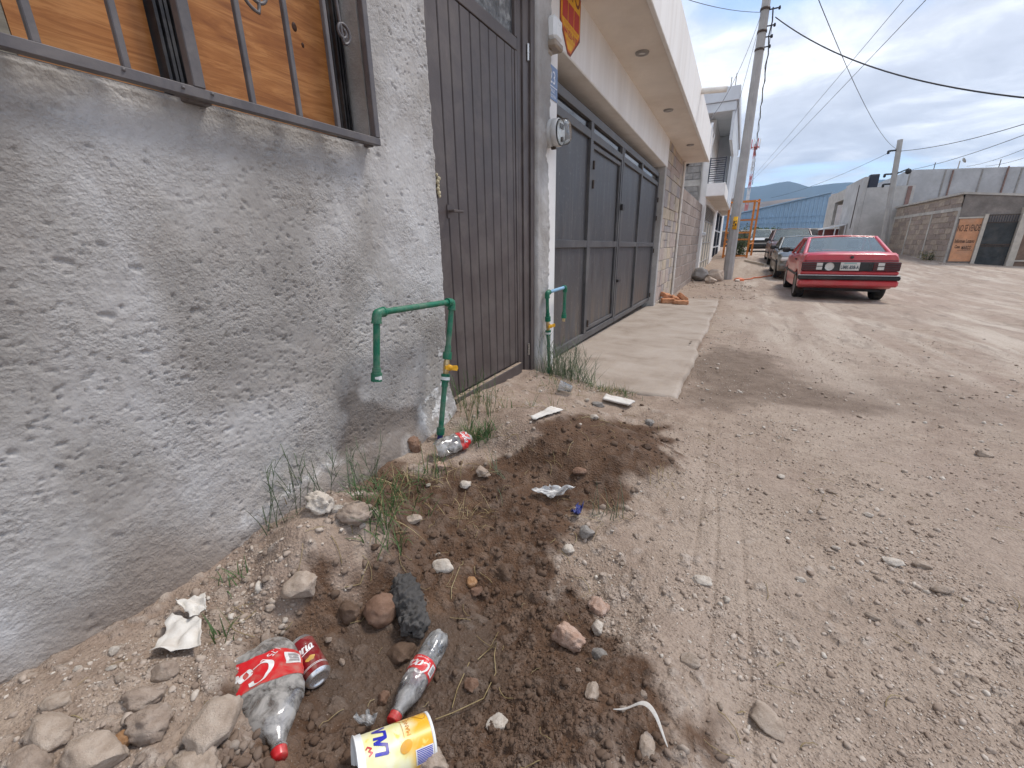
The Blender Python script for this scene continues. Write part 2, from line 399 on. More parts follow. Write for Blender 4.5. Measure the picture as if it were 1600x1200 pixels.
# ---------- concrete driveway ----------
def make_slab():
    xs = np.concatenate([np.linspace(SLAB[0], SLAB[1], 60)]); ys = np.linspace(SLAB[2], SLAB[3], 300)
    X, Y = np.meshgrid(xs, ys)
    edge = .035*fbm(Y*0+1, Y, .35, 4, 5)*(X > SLAB[1]-.1); edge2 = .05*fbm(X, Y*0, .3, 4, 6)*(Y < SLAB[2]+.1)
    Xd = X+edge; Yd = Y+edge2
    Z = slab_z(Y)+.006*fbm(X, Y, .6, 4, 7)+.003*fbm(X, Y, .08, 3, 8)
    Z[:, -1] -= .02; Z[0, :] -= .02
    V = [np.stack([Xd, Yd, Z], 2).reshape(-1, 3)]; F = grid_faces(300, 60)
    n = 300*60; idx = np.arange(n).reshape(300, 60); rim = np.concatenate([idx[0, :], idx[1:, -1], idx[-1, :-1][::-1]])
    low = V[0][rim].copy(); low[:, 2] -= .16; V = np.concatenate([V[0], low]); k = np.arange(len(rim)-1)
    F = np.concatenate([F, np.stack([rim[k], n+k, n+k+1, rim[k+1]], 1)])
    g = nodes('driveway_concrete'); p = g.pos()
    n1 = g.noise(p, 2.2, 7, .62, .5); n2 = g.noise(g.map(p, (9, 3, 9)), 2, 6, .6); n3 = g.noise(p, 45, 4, .6)
    c = g.ramp(n1, [(.3, (.25, .197, .155)), (.48, (.345, .287, .238)), (.7, (.405, .347, .297))])
    c = g.mix(g.math('MULTIPLY', g.rng(n2, .5, .7), .45), c, (.36, .295, .235))
    c = g.mix(g.math('MULTIPLY', g.rng(n3, .55, .75), .4), c, (.26, .225, .19))
    g.set('Base Color', c); g.set('Roughness', .9); g.set('Specular IOR Level', .2); g.bump(g.math('ADD', n3, n2), .35, .006)
    me = mesh_np('driveway', V, F, [g.m], True)
    tag(link('driveway', me), kind='structure')
make_slab()
# mown strip where the driveway ramp meets the gate
# ---------- near house: raw cement wall, barred window, slatted metal door ----------
STEEL = M('brown_grey_steel_paint', (.088, .069, .065), .42, 0, .08, 5, .05, 120, dirt=(.22, .19, .17), dirt_amt=.35, dsc=6, spec=.4)
STEEL2 = M('grey_steel_paint', (.105, .095, .098), .45, 0, .08, 5, .05, 120, dirt=(.26, .23, .21), dirt_amt=.4, dsc=8, spec=.4)
BLACKST = M('black_window_frame', (.022, .020, .022), .4, 0, .1, 7, .04, 90, dirt=(.13, .12, .11), dirt_amt=.5, dsc=9)
IRON = M('rusty_iron', (.10, .075, .06), .6, .5, .2, 30, .1, 200)
BRASS = M('valve_yellow', (.72, .37, .02), .4, 0, .08, 20)
CHROME = M('dull_chrome', (.55, .54, .52), .28, .9, .06, 30)
def plaster_material():
    g = nodes('raw_cement_render'); p = g.pos()
    a = g.noise(g.map(p, (1, 1, .8)), 2.1, 7, .6, .5); b = g.noise(p, 7, 6, .62, .2); c_ = g.noise(p, 42, 5, .65); d = g.noise(p, 190, 4, .65)
    c = g.ramp(a, [(.30, (.27, .25, .23)), (.45, (.36, .338, .314)), (.57, (.46, .442, .424)), (.70, (.57, .562, .553))])
    c = g.mix(g.math('MULTIPLY', g.rng(b, .5, .72), .45), c, (.315, .28, .25))
    c = g.mix(g.math('MULTIPLY', g.rng(c_, .56, .78), .4), c, (.20, .185, .175))
    c = g.mix(g.math('MULTIPLY', g.rng(d, .6, .75), .35), c, (.62, .61, .60))
    c = g.mix(g.math('MULTIPLY', g.attr('lime'), g.rng(c_, .35, .6)), c, (.82, .82, .81))
    c = g.mix(g.math('MULTIPLY', g.attr('wetw'), .8), c, (.135, .115, .10))
    c = g.mix(g.math('MULTIPLY', g.attr('soil'), .7), c, (.27, .21, .165))
    g.set('Base Color', c); g.set('Roughness', .93); g.set('Specular IOR Level', .2)
    h = g.math('ADD', g.math('MULTIPLY', c_, .9), g.math('MULTIPLY', d, .55))
    h = g.math('ADD', h, g.math('MULTIPLY', g.vor(p, 120), .35))
    h = g.math('MULTIPLY', h, g.rng(g.noise(p, 4, 4, .6, .4), .38, .62, .25, 1.25))
    g.bump(h, 1.0, .0055)
    return g.m
PLASTER = plaster_material()
house = empty('plastered_house', (XW, .9, .2), 'low house with raw grey cement wall, barred window and brown slatted door', 'house')
WY0, WY1, WZ0, WZ1 = -.35, 1.425, 1.478, 2.75          # window opening
DY0, DY1, DZ1 = 1.842, 3.0, 2.9                        # door opening
def make_wall():
    ys = np.concatenate([np.linspace(-4, -.2, 20)[:-1], np.arange(-.2, 1.838, .0044), [DY0]])
    zs = np.concatenate([[-.4, -.1], np.arange(.05, 2.06, .0044), np.linspace(2.08, 3.3, 14)])
    for arr, vals in ((ys, (WY0, WY1)), (zs, (WZ0, WZ1))):
        for q in vals: arr[np.argmin(np.abs(arr-q))] = q
    Y, Z = np.meshgrid(ys, zs)
    pits = np.zeros(Y.shape)
    for s, th, dp, sd in ((.034, .965, .0050, 61), (.019, .92, .0052, 62), (.0125, .88, .0050, 63)):
        wy = Y+.4*s*vnoise(Y, Z, s, sd+7)+.35*s*vnoise(Y, Z, s*.4, sd+8); wz = Z*1.25+.4*s*vnoise(Z, Y, s, sd+3)
        dd, cid = worley(wy+.35*wz, wz, s, sd)
        zone = sstep(-.25, .35, fbm(Y, Z, .35, 3, sd+2))
        pits = pits-dp*(cid > th)*sstep(.42, .22, dd)*(.25+.75*zone)
    cz = sstep(-.05, .4, fbm(Y, Z, .28, 3, 85)); wy = Y+.6*Z
    pits = pits-.0048*cz*sstep(.05, .012, np.abs(fbm(wy*.8, Z*1.7, .05, 3, 86)))*sstep(.1, .35, vnoise(Y, Z, .045, 87))
    rough = .5+.5*sstep(-.3, .3, fbm(Y, Z, .4, 3, 81))
    h = .006*fbm(Y, Z, .5, 3, 71)+.0010*fbm(Y+.4*Z, Z*1.3, .11, 3, 72)+.0013*fbm(Y, Z*1.2, .030, 3, 73)*rough+.0010*vnoise(Y, Z, .0095, 70)*rough+pits
    lip = sstep(1.36, 1.40, Y)*0
    # the render is rounded towards the door and thickens at the base
    h = h-.02*sstep(DY0-.025, DY0, Y+.008*fbm(Z*0, Z, .05, 3, 74))
    gb = ground_base(np.full(len(ys), XW+.03), ys)[None, :]
    base = np.interp(ys, [-3, .06, .32, .5, .67, .87, 1.1, 1.4, 1.67, 1.8, 2.2], [.17, .16, .14, .155, .215, .2, .16, .15, .165, .215, .22])[None, :]
    zb = Z-base
    h = h+.045*sstep(.16, -.02, zb+.02*fbm(Y, Z, .12, 3, 75))*sstep(.2, .9, Y)
    near = ((Y > WY0-.001) & (Y < WY1+.001) & (Z > WZ0-.012))
    X = XW+np.where((np.abs(Y-WY1) < .008) & (Z >= WZ0) | (np.abs(Z-WZ0) < .008) & (Y <= WY1), h*.3-.004, h)
    zg = Z-np.maximum(gb, base)
    lime = 2.2*np.exp(-((Z-np.interp(Y, [.6, .68, .78, .88, 1.0, 1.14, 1.3], [.235, .247, .265, .273, .276, .268, .25])-.012*fbm(Y, Y*0, .08, 3, 76))/(.008+.006*(1+vnoise(Y, Z, .03, 99))))**2)*(.35+.65*sstep(-.5, .2, fbm(Y, Z, .05, 3, 97)))*sstep(.55, .66, Y)*sstep(1.42, 1.3, Y)
    lime = np.maximum(lime, sstep(.02, .14, fbm(Y, Z, .05, 3, 77)+.1-.9*np.abs(Y-1.66)-2.2*np.clip(zb-.12, 0, 1))*sstep(1.5, 1.6, Y)*.9)
    wetw = pmask(Y, Z, [(1.09, .52), (1.17, .56), (1.28, .40), (1.50, .33), (1.47, .2), (1.25, .13), (1.05, .14), (1.07, .34)], .035, .09, 78, .1)
    soil = np.clip(sstep(.22, -.02, zb+.12*fbm(Y, Z, .2, 4, 79))*.5+.40*sstep(.05, .5, fbm(Y, Z, .6, 4, 96))*sstep(.9, .3, Z)+.45*pmask(Y, Z, [(.95, .2), (1.5, .2), (1.6, .45), (1.1, .35)], .1, .1, 80), 0, 1)
    V = np.stack([X, Y, Z], 2).reshape(-1, 3); F = grid_faces(len(zs), len(ys))
    c = V[F].mean(1); keep = ~((c[:, 1] > WY0) & (c[:, 1] < WY1) & (c[:, 2] > WZ0) & (c[:, 2] < WZ1))
    me = mesh_np('wall', V, F[keep], [PLASTER], True, dict(lime=np.clip(lime, 0, 1), wetw=wetw, soil=soil))
    return link('wall', me, house, True)
wall_o = make_wall()
b = MB()                                                # reveals, wall core and roof edge round the openings
b.box((XW-.2, WY0, WZ0-.05), (XW-.012, WY1, WZ0-.001)); b.box((XW-.2, WY1-.004, WZ0-.05), (XW-.012, WY1+.03, WZ1))
b.box((XW-.2, DY0-.06, -.2), (XW-.03, DY0-.004, 3.3)); b.box((XW-.25, -4, 3.0), (XW-.012, DY1+.2, 3.3)); b.box((XW-.2, DY0, DZ1), (XW-.012, DY1+.24, 3.0))
b.box((-7, -4, 3.3), (XW+.02, 3.24, 3.42)); b.box((-7, -4, -.4), (XW-.3, -3.9, 3.3)); b.box((-7, 3.1, -.4), (XW-.22, 3.2, 3.3))
b.build('wall_core', PLASTER, house, True)
def make_post():                                        # rough concrete jamb right of the door
    ys = np.linspace(3.0, 3.235, 40); zs = np.linspace(-.1, 3.0, 420)
    Y, Z = np.meshgrid(ys, zs)
    edge = .018*fbm(Z*0+3, Z, .16, 4, 91)+.05*(sstep(1.62, 1.72, Z)*sstep(1.98, 1.86, Z))*(-1)+.035*sstep(1.42, 1.52, Z)*sstep(1.75, 1.7, Z)*(-1)
    t = (Y-3.0)/.235; Yd = 3.0+t*(.235+edge)
    X = XW+.012+.004*fbm(Y, Z, .06, 4, 92)-.02*sstep(.93, 1, t)-.012*sstep(.06, 0, t)+.010*fbm(Y+7, Z, .03, 3, 93)*sstep(.75, .95, t)
    V = np.stack([X, Yd, Z], 2).reshape(-1, 3); side = V.reshape(420, 40, 3)
    L = side[:, 0].copy(); L[:, 0] -= .14; Rr = side[:, -1].copy(); Rr[:, 0] -= .3
    n = 420*40; V = np.concatenate([V, L, Rr]); i = np.arange(419)
    F = np.concatenate([grid_faces(420, 40), np.stack([n+i, i*40, (i+1)*40, n+i+1], 1), np.stack([i*40+39, n+420+i, n+421+i, (i+1)*40+39], 1)])
    z0 = np.zeros(len(V)); so = np.clip(sstep(.28, .1, V[:, 2]), 0, 1)
    return link('concrete_jamb', mesh_np('concrete_jamb', V, F, [PLASTER], True, dict(lime=z0, wetw=z0, soil=so)), house, True)
make_post()
# window behind the grille: black frame, plywood boards
def plywood_material():
    g = nodes('varnished_plywood'); p = g.pos()
    q = g.map(p, (1, 1.2, 9.)); w = g.noise(q, 3.2, 8, .65, 1.1); w2 = g.noise(g.map(p, (1, 2.5, 55)), 4, 5, .6, .3); k = g.noise(p, 2.4, 5, .55, .5)
    c = g.ramp(w, [(.28, (.225, .070, .014)), (.47, (.41, .155, .038)), (.62, (.54, .235, .07)), (.75, (.40, .13, .03))])
    c = g.mix(g.math('MULTIPLY', g.rng(w2, .5, .72), .5), c, (.24, .08, .02))
    c = g.mix(g.math('MULTIPLY', g.rng(k, .5, .68), .55), c, (.27, .082, .014))
    g.set('Base Color', c); g.set('Roughness', .42); g.set('Specular IOR Level', .35); g.bump(w2, .1, .002)
    return g.m
PLY = plywood_material(); DRAB = M('weathered_board', (.27, .235, .18), .75, 0, .15, 4, .1, 40, stretch=(1, 1, 8))
KNOT = M('wood_knot', (.07, .022, .006), .6, 0, .2, 60)
win = MB()
XF = XW-.10
win.box((XF-.05, WY0, WZ0), (XF, WY1-.006, WZ0+.030), 0, .003); win.box((XF-.05, WY1-.055, WZ0+.03), (XF, WY1-.006, WZ1), 0, .003)
for k in range(3): win.box((XF, WY1-.05+.014*k, WZ0+.03), (XF+.016, WY1-.044+.014*k, WZ1))
for k in range(2): win.box((XF, WY0, WZ0+.004+.013*k), (XF+.014, WY1-.06, WZ0+.009+.013*k))
for k in range(4): win.box((XF-.045, .775+.014*k, WZ0+.03), (XF+.004+.004*(k % 2), .783+.014*k, WZ1))
window = win.build('window', BLACKST, house, True)
rs = random.Random(4)
for (y0, y1, m) in ((WY0, .488, DRAB), (.49, .770, PLY), (.832, WY1-.06, PLY)):
    pb = MB().box((XF-.046, y0, WZ0+.031), (XF-.030, y1, WZ1)).build('plywood_panel', m, window)
    if m is PLY:
        for (ky, kz, kr) in (((1.237, 1.83, .010), (1.262, 1.785, .006)) if y0 > .8 else ((.62, 1.95, .007),)):
            MB().lathe([(0, .001), (kr*.5, .0012), (kr, .0003), (kr*1.02, -.001)], 12, 0, Matrix.Translation((XF-.0299, ky, kz)) @ Matrix.Rotation(R(90), 4, 'Y') @ Matrix.Scale(1.4, 4, (1, 0, 0))).build('knot', KNOT, window)
# grille proud of the wall
gr = MB(); XG = XW+.055
gr.box((XG-.025, -.5, 1.472), (XG, 1.408, 1.497), 0, .002); gr.box((XG-.025, 1.384, 1.498), (XG, 1.408, 2.75), 0, .002)
gr.box((XW-.10, 1.375, 1.468), (XG-.026, 1.395, 1.490), 0, .002); gr.box((XW-.10, .74, 1.468), (XG-.026, .80, 1.488), 0, .002)
for (yy, zz, rr) in ((.72, 1.487, .005), (.60, 1.49, .004), (.79, 1.49, .005)): gr.lathe([(0, -.004), (rr, -.002), (rr*.7, .003), (0, .004)], 8, 0, Matrix.Translation((XG, yy, zz)))
grille = gr.build('window_grille', STEEL2, house, True)
for y in (.318, .465, .613, .911, 1.065, 1.217): MB().box((XG-.022, y-.0075, 1.497), (XG-.006, y+.0075, 2.75), 0, .002).build('bar', STEEL2, grille)
MB().box((XG-.027, .748, 1.497), (XG+.001, .777, 2.75), 0, .002).build('bar', STEEL2, grille)
def scroll(cy, cz, r, flip, turns=1.45):
    P = []
    for k in range(46):
        t = k/45; a = t*turns*2*math.pi; q = r*(1-.72*t)
        P.append((XG-.014, cy+flip*q*math.sin(a), cz-q*math.cos(a)))
    P = [(XG-.014, cy-flip*.02*(6-k)/6-flip*.0, cz-r+.035*((6-k)/6)**1.6*6) for k in range(6)]+P
    MB().tube(P, .0048, 8).build('scroll', STEEL2, grille)
scroll(1.292, 1.80, .033, 1); scroll(.980, 1.790, .052, -1)
# ---------- slatted door ----------
XDR = XW-.03
dm = MB()
dm.box((XDR-.035, DY0+.002, .16), (XDR-.016, 2.767, 2.225)); dm.box((XDR-.03, DY0+.002, 2.226), (XDR+.004, 2.767, 2.292), 0, .003)
dm.box((XDR-.03, 2.738, .17), (XDR+.004, 2.768, 2.225), 0, .003); dm.box((XDR-.03, DY0+.002, 2.72), (XDR+.004, 2.767, 2.78), 0, .003)
dm.box((XDR-.03, 2.738, 2.293), (XDR+.004, 2.768, 2.719), 0, .003); dm.box((XDR-.03, DY0+.002, 2.293), (XDR+.004, DY0+.06, 2.719), 0, .003)
door = dm.build('door', STEEL, house, True)
gv = [DY0+.003, 1.954, 2.047, 2.142, 2.236, 2.331, 2.425, 2.518, 2.610, 2.702, 2.737]
for i in range(10):
    a, c = gv[i]+.003, gv[i+1]-.003
    MB().box((XDR-.015, a, .15 if i == 0 else .262), (XDR, c, 2.224), 0, .004).build('slat', STEEL, door)
kp = MB().box((XDR-.012, 1.885, .165), (XDR+.022, 2.760, .245), 0, .003).build('kick_plate', STEEL, door)
DUST = M('settled_dust', (.36, .28, .21), .95, 0, .15, 30, .3, 150)
bt = MB(); rs = random.Random(8)
for k in range(34): 
    y = 1.89+.0255*k; bt.box((XDR-.008, y, .2455), (XDR+.021, y+.0255, .2465+.005*rs.random()), 0, .0015)
bt.build('dust', DUST, kp)
fr = MB()
for (a, c, x) in ((2.775, 2.83, 0), (2.832, 2.878, .012), (2.88, 2.935, .004), (2.937, 2.998, .018)): fr.box((XDR-.06, a, .12), (XDR+x, c, 2.9), 0, .003)
fr.box((XDR-.06, DY0, 2.782), (XDR+.003, 2.774, 2.9), 0, .003)
fr.box((XDR-.02, DY0+.08, .118), (XDR+.03, 2.90, .150), 0, .003)
dfr = fr.build('door_frame', STEEL, house, True)
for (y, z) in ((2.905, 2.26), (2.900, .32)): MB().tube([(XDR+.012, y, z-.045), (XDR+.012, y, z+.045)], .009, 10).tube([(XDR+.012, y, z-.002), (XDR+.012, y, z+.002)], .0105, 10).build('hinge', CHROME, dfr)
hd = MB(); hd.box((XDR+.001, 1.935, 1.236), (XDR+.006, 1.955, 1.30)); hd.box((XDR+.006, 1.938, 1.262), (XDR+.045, 1.952, 1.276), 0, .003); hd.box((XDR+.033, 1.945, 1.262), (XDR+.045, 2.03, 1.276), 0, .003)
hd.build('handle', STEEL, door)
FOAM = M('yellowed_foam', (.62, .54, .36), .8, 0, .15, 40, .4, 200)
fm = MB(); rs = random.Random(2)
for k in range(7): fm.lathe([(0, -.012), (.009, -.006), (.010, .004), (0, .011)], 8, 0, Matrix.Translation((XDR+.006+rs.random()*.004, 1.862+rs.uniform(-.008, .008), 1.335+.016*k)) @ Matrix.Scale(rs.uniform(.7, 1.3), 4))
fm.build('foam_scrap', FOAM, door)
def frosted():
    g = nodes('textured_glass'); p = g.pos(); n = g.noise(p, 14, 6, .6, .6); v = g.vor(p, 60)
    c = g.ramp(n, [(.35, (.02, .022, .024)), (.5, (.09, .09, .09)), (.66, (.30, .295, .28))]); g.set('Base Color', c); g.set('Roughness', .25); g.set('Specular IOR Level', .5); g.bump(v, .3, .004); return g.m  # grey patches put a reflection into the pane's base colour
MB().box((XDR-.022, DY0+.06, 2.293), (XDR-.014, 2.738, 2.72)).build('pane', frosted(), door)
# ---------- white house with the grey double gate ----------
WHITE = M('white_house_paint', (.83, .81, .78), .75, 0, .035, 3, .12, 90, dirt=(.68, .63, .57), dirt_amt=.45, dsc=1.3)
CREAM = M('soffit_cream', (.77, .70, .62), .8, 0, .04, 2, .1, 90, dirt=(.55, .46, .38), dirt_amt=.5, dsc=1.1)
GREYCEM = M('grey_cement_post', (.47, .45, .43), .9, 0, .1, 5, .3, 70, dirt=(.30, .27, .24), dirt_amt=.6)
def gate_paint():
    g = nodes('grey_gate_steel'); p = g.pos(); n = g.noise(g.map(p, (3, 3, .5)), 2.5, 6, .6, .4); n2 = g.noise(p, 30, 4, .6)
    sp = g.N('ShaderNodeSeparateXYZ'); g.L(p, sp.inputs[0])
    c = g.ramp(n, [(.3, (.054, .052, .054)), (.5, (.072, .069, .071)), (.7, (.105, .10, .10))])
    low = g.math('MULTIPLY', g.rng(sp.outputs[2], .75, .05), g.rng(g.noise(g.map(p, (6, 6, 1)), 2, 5, .6), .42, .62)); low = g.math('MULTIPLY', low, .75)
    c = g.mix(low, c, (.165, .115, .08)); c = g.mix(g.math('MULTIPLY', g.rng(n2, .60, .72), .5), c, (.24, .23, .22)); c = g.mix(g.math('MULTIPLY', g.rng(g.noise(g.map(p, (12, 12, .7)), 1.5, 5, .65, .3), .56, .72), .5), c, (.20, .175, .155))
    g.set('Base Color', c); g.set('Roughness', g.rng(n, .3, .7, .38, .55)); g.set('Metallic', .15); g.bump(n, .08, .01); return g.m
GATE = gate_paint()
GATEF = M('gate_frame_paint', (.092, .089, .091), .45, .1, .1, 5, .05, 90, dirt=(.28, .26, .24), dirt_amt=.35)
DARKGLASS = M('dark_transom_glass', (.02, .021, .024), .08, 0, .1, 3, spec=.6)
PVC = M('white_pvc', (.78, .74, .68), .5, 0, .05, 8, dirt=(.5, .44, .38), dirt_amt=.4)
XB = -1.37
WHITEF = M('streaked_white_paint', (.83, .81, .78), .78, 0, .03, 2.5, .12, 60, dirt=(.62, .56, .50), dirt_amt=.42, dsc=1.6, stretch=(2.5, 2.5, .35))
wh = empty('white_house', (XB, 6, 0), 'white single storey house with deep canopy above a grey double metal gate', 'house')
def sh(mb, k, y0):                            # the whole frontage falls slightly with the street
    mb.v = [(x, y, z+k*(y-y0)) for x, y, z in mb.v]; return mb
b = MB(); b.box((XB-.25, 3.10, -.2), (XB, 3.42, 2.9)); b.build('pillar', WHITE, wh, True)
sh(MB().box((XB-.30, 3.12, 2.46), (XB+.003, 8.855, 2.93), 0, .008), -.0155, 3.7).build('lintel', WHITEF, wh, True)
MB().box((XB-.24, 8.70, -.3), (XB-.004, 8.853, 2.41), 0, .01).build('gate_post', GREYCEM, wh, True)
b = MB(); b.box((XB-.4, 3.0, 2.86), (-.873, 11.3, 2.95)); sh(b, -.0155, 6.5); 
b.build('canopy_soffit', CREAM, wh, True)
fa = MB(); fa.box((-.905, 2.9, 2.845), (-.865, 11.33, 3.42), 0, .006); fa.box((XB-.4, 11.301, 2.855), (-.906, 11.33, 3.42)); fa.box((XB-3.4, 2.9, 3.36), (-.906, 11.30, 3.42)); sh(fa, -.0155, 6.5)
fa.build('canopy_fascia', WHITEF, wh, True)
MB().box((-6, 3.25, -.3), (XB-.35, 3.3, 3.3)).build('side_wall', WHITE, wh, True); MB().box((-6, 11.25, -.3), (XB-.22, 11.3, 3.3)).build('side_wall', WHITE, wh, True)
LAMPM = M('lamp_bezel_grey', (.30, .28, .26), .4, .3, .05, 20); LAMPG = M('lamp_glass', (.75, .73, .70), .2, 0, .05, 20)
for (x, y) in ((-1.118, 5.03), (-1.15, 7.05), (-1.085, 9.42)):
    z = 2.86-.0155*(y-6.5)
    l = MB().lathe([(0, -.012), (.032, -.012), (.036, -.018), (.062, -.016), (.068, 0), (.068, .01)], 28, 0, Matrix.Translation((x, y, z))).build('recessed_light', LAMPM, wh, True)
    MB().lathe([(0, -.0145), (.03, -.0135), (.031, -.011)], 20, 0, Matrix.Translation((x, y, z))).build('lamp_glass', LAMPG, l)
MB().tube([(-.93, 8.2, 3.33), (-.50, 8.2, 3.302)], .043, 16, cap=False).tube([(-.93, 8.2, 3.33), (-.50, 8.2, 3.302)], .037, 16, cap=False).build('drain_pipe', PVC, wh, True)
MB().tube([(XB+.02, 11.11, -.3), (XB+.02, 11.09, 2.78)], .028, 12).build('corner_tube', PVC, wh, True)
# --- gate: two leaves, eight sheet panels, glazed strip on top
XG2 = -1.47; KG = -.0095
gate = sh(MB().box((XG2-.05, 3.425, .045), (XG2+.012, 5.905, .118), 0, .003).box((XG2-.05, 5.93, .045), (XG2+.012, 8.62, .105), 0, .003)
  .box((XG2-.05, 3.425, 2.235), (XG2+.012, 8.62, 2.31), 0, .003).box((XG2-.05, 3.425, 2.085), (XG2+.012, 5.905, 2.155), 0, .003).box((XG2-.05, 5.93, 2.085), (XG2+.012, 8.62, 2.15), 0, .003)
  .box((XG2-.05, 3.425, .118), (XG2+.012, 3.47, 2.235)).box((XG2-.05, 8.56, .105), (XG2+.012, 8.62, 2.235))
  .box((XG2-.03, 3.47, 1.055), (XG2+.010, 4.56, 1.125), 0, .003).box((XG2-.03, 4.645, 1.055), (XG2+.010, 5.845, 1.125), 0, .003).box((XG2-.03, 5.985, 1.055), (XG2+.010, 7.09, 1.125), 0, .003).box((XG2-.03, 7.165, 1.055), (XG2+.010, 8.56, 1.125), 0, .003), KG, 4.6).build('gate', GATEF, wh, True)
for (a, c) in ((4.56, 4.645), (5.845, 5.905), (5.93, 5.985), (7.09, 7.165)):
    sh(MB().box((XG2-.05, a, .118), (XG2+.014, c, 2.235), 0, .003), KG, 4.6).build('mullion', GATEF, gate)
cells = [(3.47, 4.56), (4.645, 5.845), (5.985, 7.09), (7.165, 8.56)]
for i, (a, c) in enumerate(cells):
    sh(MB().box((XG2-.04, a, .118), (XG2-.018-.004*(i % 2), c, 1.055)), KG, 4.6).build('panel', GATE, gate)
    sh(MB().box((XG2-.04, a, 1.125), (XG2-.018-.004*(i % 2), c, 2.085)), KG, 4.6).build('panel', GATE, gate)
    sh(MB().box((XG2-.025, a, 2.155), (XG2-.019, c, 2.235)), KG, 4.6).build('transom_pane', DARKGLASS, gate)
# the wicket in the second bay has its own thin frame
wk = MB()
for (a, c, z0, z1) in ((4.66, 4.70, .14, 2.06), (5.80, 5.835, .14, 2.06), (4.70, 5.80, 2.02, 2.06), (4.70, 5.80, .14, .18)): wk.box((XG2-.018, a, z0), (XG2+.004, c, z1), 0, .002)
sh(wk, KG, 4.6).build('wicket_frame', GATEF, gate)
for (y, z) in ((4.665, 1.86), (4.665, 1.68), (4.665, .22), (8.60, 1.86), (8.60, 1.55), (8.60, .98), (8.60, .16)):
    MB().tube([(XG2+.02, y, z-.04+KG*(y-4.6)), (XG2+.02, y, z+.04+KG*(y-4.6))], .012, 8).build('hinge', IRON, gate)
MB().box((XG2+.014, 5.88, 1.50), (XG2+.05, 5.99, 1.57), 0, .006).build('lock', BLACKST, gate); MB().box((XG2+.014, 5.92, .58), (XG2+.045, 6.05, .62), 0, .005).build('bolt', BLACKST, gate)
# reflections need something behind the glass strip: pale interior wall and white roof trusses
MB().box((-4.6, 3.3, -.1), (-4.55, 11.25, 3.2)).build('inner_wall', CREAM, wh, True)
# --- stone cladding right of the gate
SAND = [M('pinkish_cut_stone', (.43, .345, .30), .9, 0, .12, 9, .3, 60, dirt=(.5, .45, .41), dirt_amt=.5, dsc=5), M('tan_cut_stone', (.49, .42, .345), .9, 0, .12, 9, .3, 60, dirt=(.36, .29, .24), dirt_amt=.4, dsc=5),
        M('grey_cut_stone', (.36, .32, .30), .9, 0, .12, 9, .3, 60, dirt=(.48, .43, .39), dirt_amt=.4, dsc=5), M('ochre_cut_stone', (.52, .43, .32), .9, 0, .12, 9, .3, 60)]
MORTAR = M('pale_mortar', (.46, .42, .38), .95, 0, .1, 20, .3, 80)
clad = MB().box((XB-.2, 8.857, -.3), (XB-.022, 11.07, 2.87)).build('stone_cladding', MORTAR, wh, True)
rs = random.Random(21); z = -.3
while z < 2.82:
    h = min(rs.choice((.20, .24, .27, .30)), 2.855-z)
    if h < .06: break
    y = 8.86
    while y < 11.03:
        l = min(rs.uniform(.24, .52), 11.065-y)
        if 11.065-y-l < .14: l = 11.065-y
        split = rs.random() < .22 and h > .22
        for (z0, z1) in (((z, z+h*.5), (z+h*.5, z+h)) if split else ((z, z+h),)):
            MB().box((XB-.06, y+.005, z0+.005), (XB-.008+rs.uniform(-.006, .01), y+l-.005, z1-.005), 0, .006).build('stone_block', rs.choice(SAND), clad)
        y += l
    z += h
# ---------- things fixed to the white house ----------
# sticker sign, elongated octagon
YEL = M('sign_yellow', (.80, .42, .015), .45, 0, .05, 10); RED = M('sign_red', (.50, .035, .03), .45, 0, .05, 10); ORG = M('sign_orange', (.72, .17, .02), .45, 0, .05, 10); BRN = M('sign_dark_red', (.22, .04, .02), .5, 0, .05, 10)
def text_geo(txt, size, shear=0., font_w=1., ext=0., bold=0.):
    cu = bpy.data.curves.new('lettering', 'FONT'); cu.body = txt; cu.size = size; cu.shear = shear; cu.align_x = 'CENTER'; cu.align_y = 'CENTER'; cu.offset = bold; cu.extrude = ext; cu.resolution_u = 3
    o = bpy.data.objects.new('lettering', cu); COL.objects.link(o); dg = bpy.context.evaluated_depsgraph_get(); dg.update()
    me = o.evaluated_get(dg).to_mesh(); V = [tuple(v.co) for v in me.vertices]; F = [list(p.vertices) for p in me.polygons]
    o.evaluated_get(dg).to_mesh_clear(); bpy.data.objects.remove(o); bpy.data.curves.remove(cu)
    return [(x*font_w, y, z) for x, y, z in V], F
def wall_text(txt, size, X, parent, m, name='lettering', **k):   # X maps text plane to the surface
    V, F = text_geo(txt, size, **k); return MB().add(V, F, 0, False, X).build(name, m, parent, parent is not None and parent.type == 'EMPTY')
sg = empty('sticker_sign', (XB, 3.65, 2.7), 'yellow and red elongated octagon sticker high on the white lintel above the gate', 'sign')
def octa(y0, y1, z0, z1, x, dz=.16, flat=.05):
    c = (y0+y1)/2
    return [(x, c-flat, z0), (x, c+flat*.3, z0), (x, y1, z0+dz), (x, y1, z1-dz), (x, c+flat, z1), (x, c-flat, z1), (x, y0, z1-dz), (x, y0, z0+dz)]
XS = XB+.0045
MB().prism(octa(3.435, 3.875, 2.470, 3.06, XS), (.002, 0, 0)).build('border', BRN, sg, True)
MB().prism(octa(3.447, 3.863, 2.487, 3.04, XS+.0022), (.0012, 0, 0)).build('rim', ORG, sg, True)
MB().prism(octa(3.458, 3.852, 2.502, 3.02, XS+.0036), (.0010, 0, 0)).build('face', YEL, sg, True)
TX = Matrix(((0, 0, 1, 0), (1, 0, 0, 0), (0, 1, 0, 0), (0, 0, 0, 1)))      # text x->Y, y->Z, normal +X
def at(x, y, z): return Matrix.Translation((x, y, z)) @ TX
rd = MB()
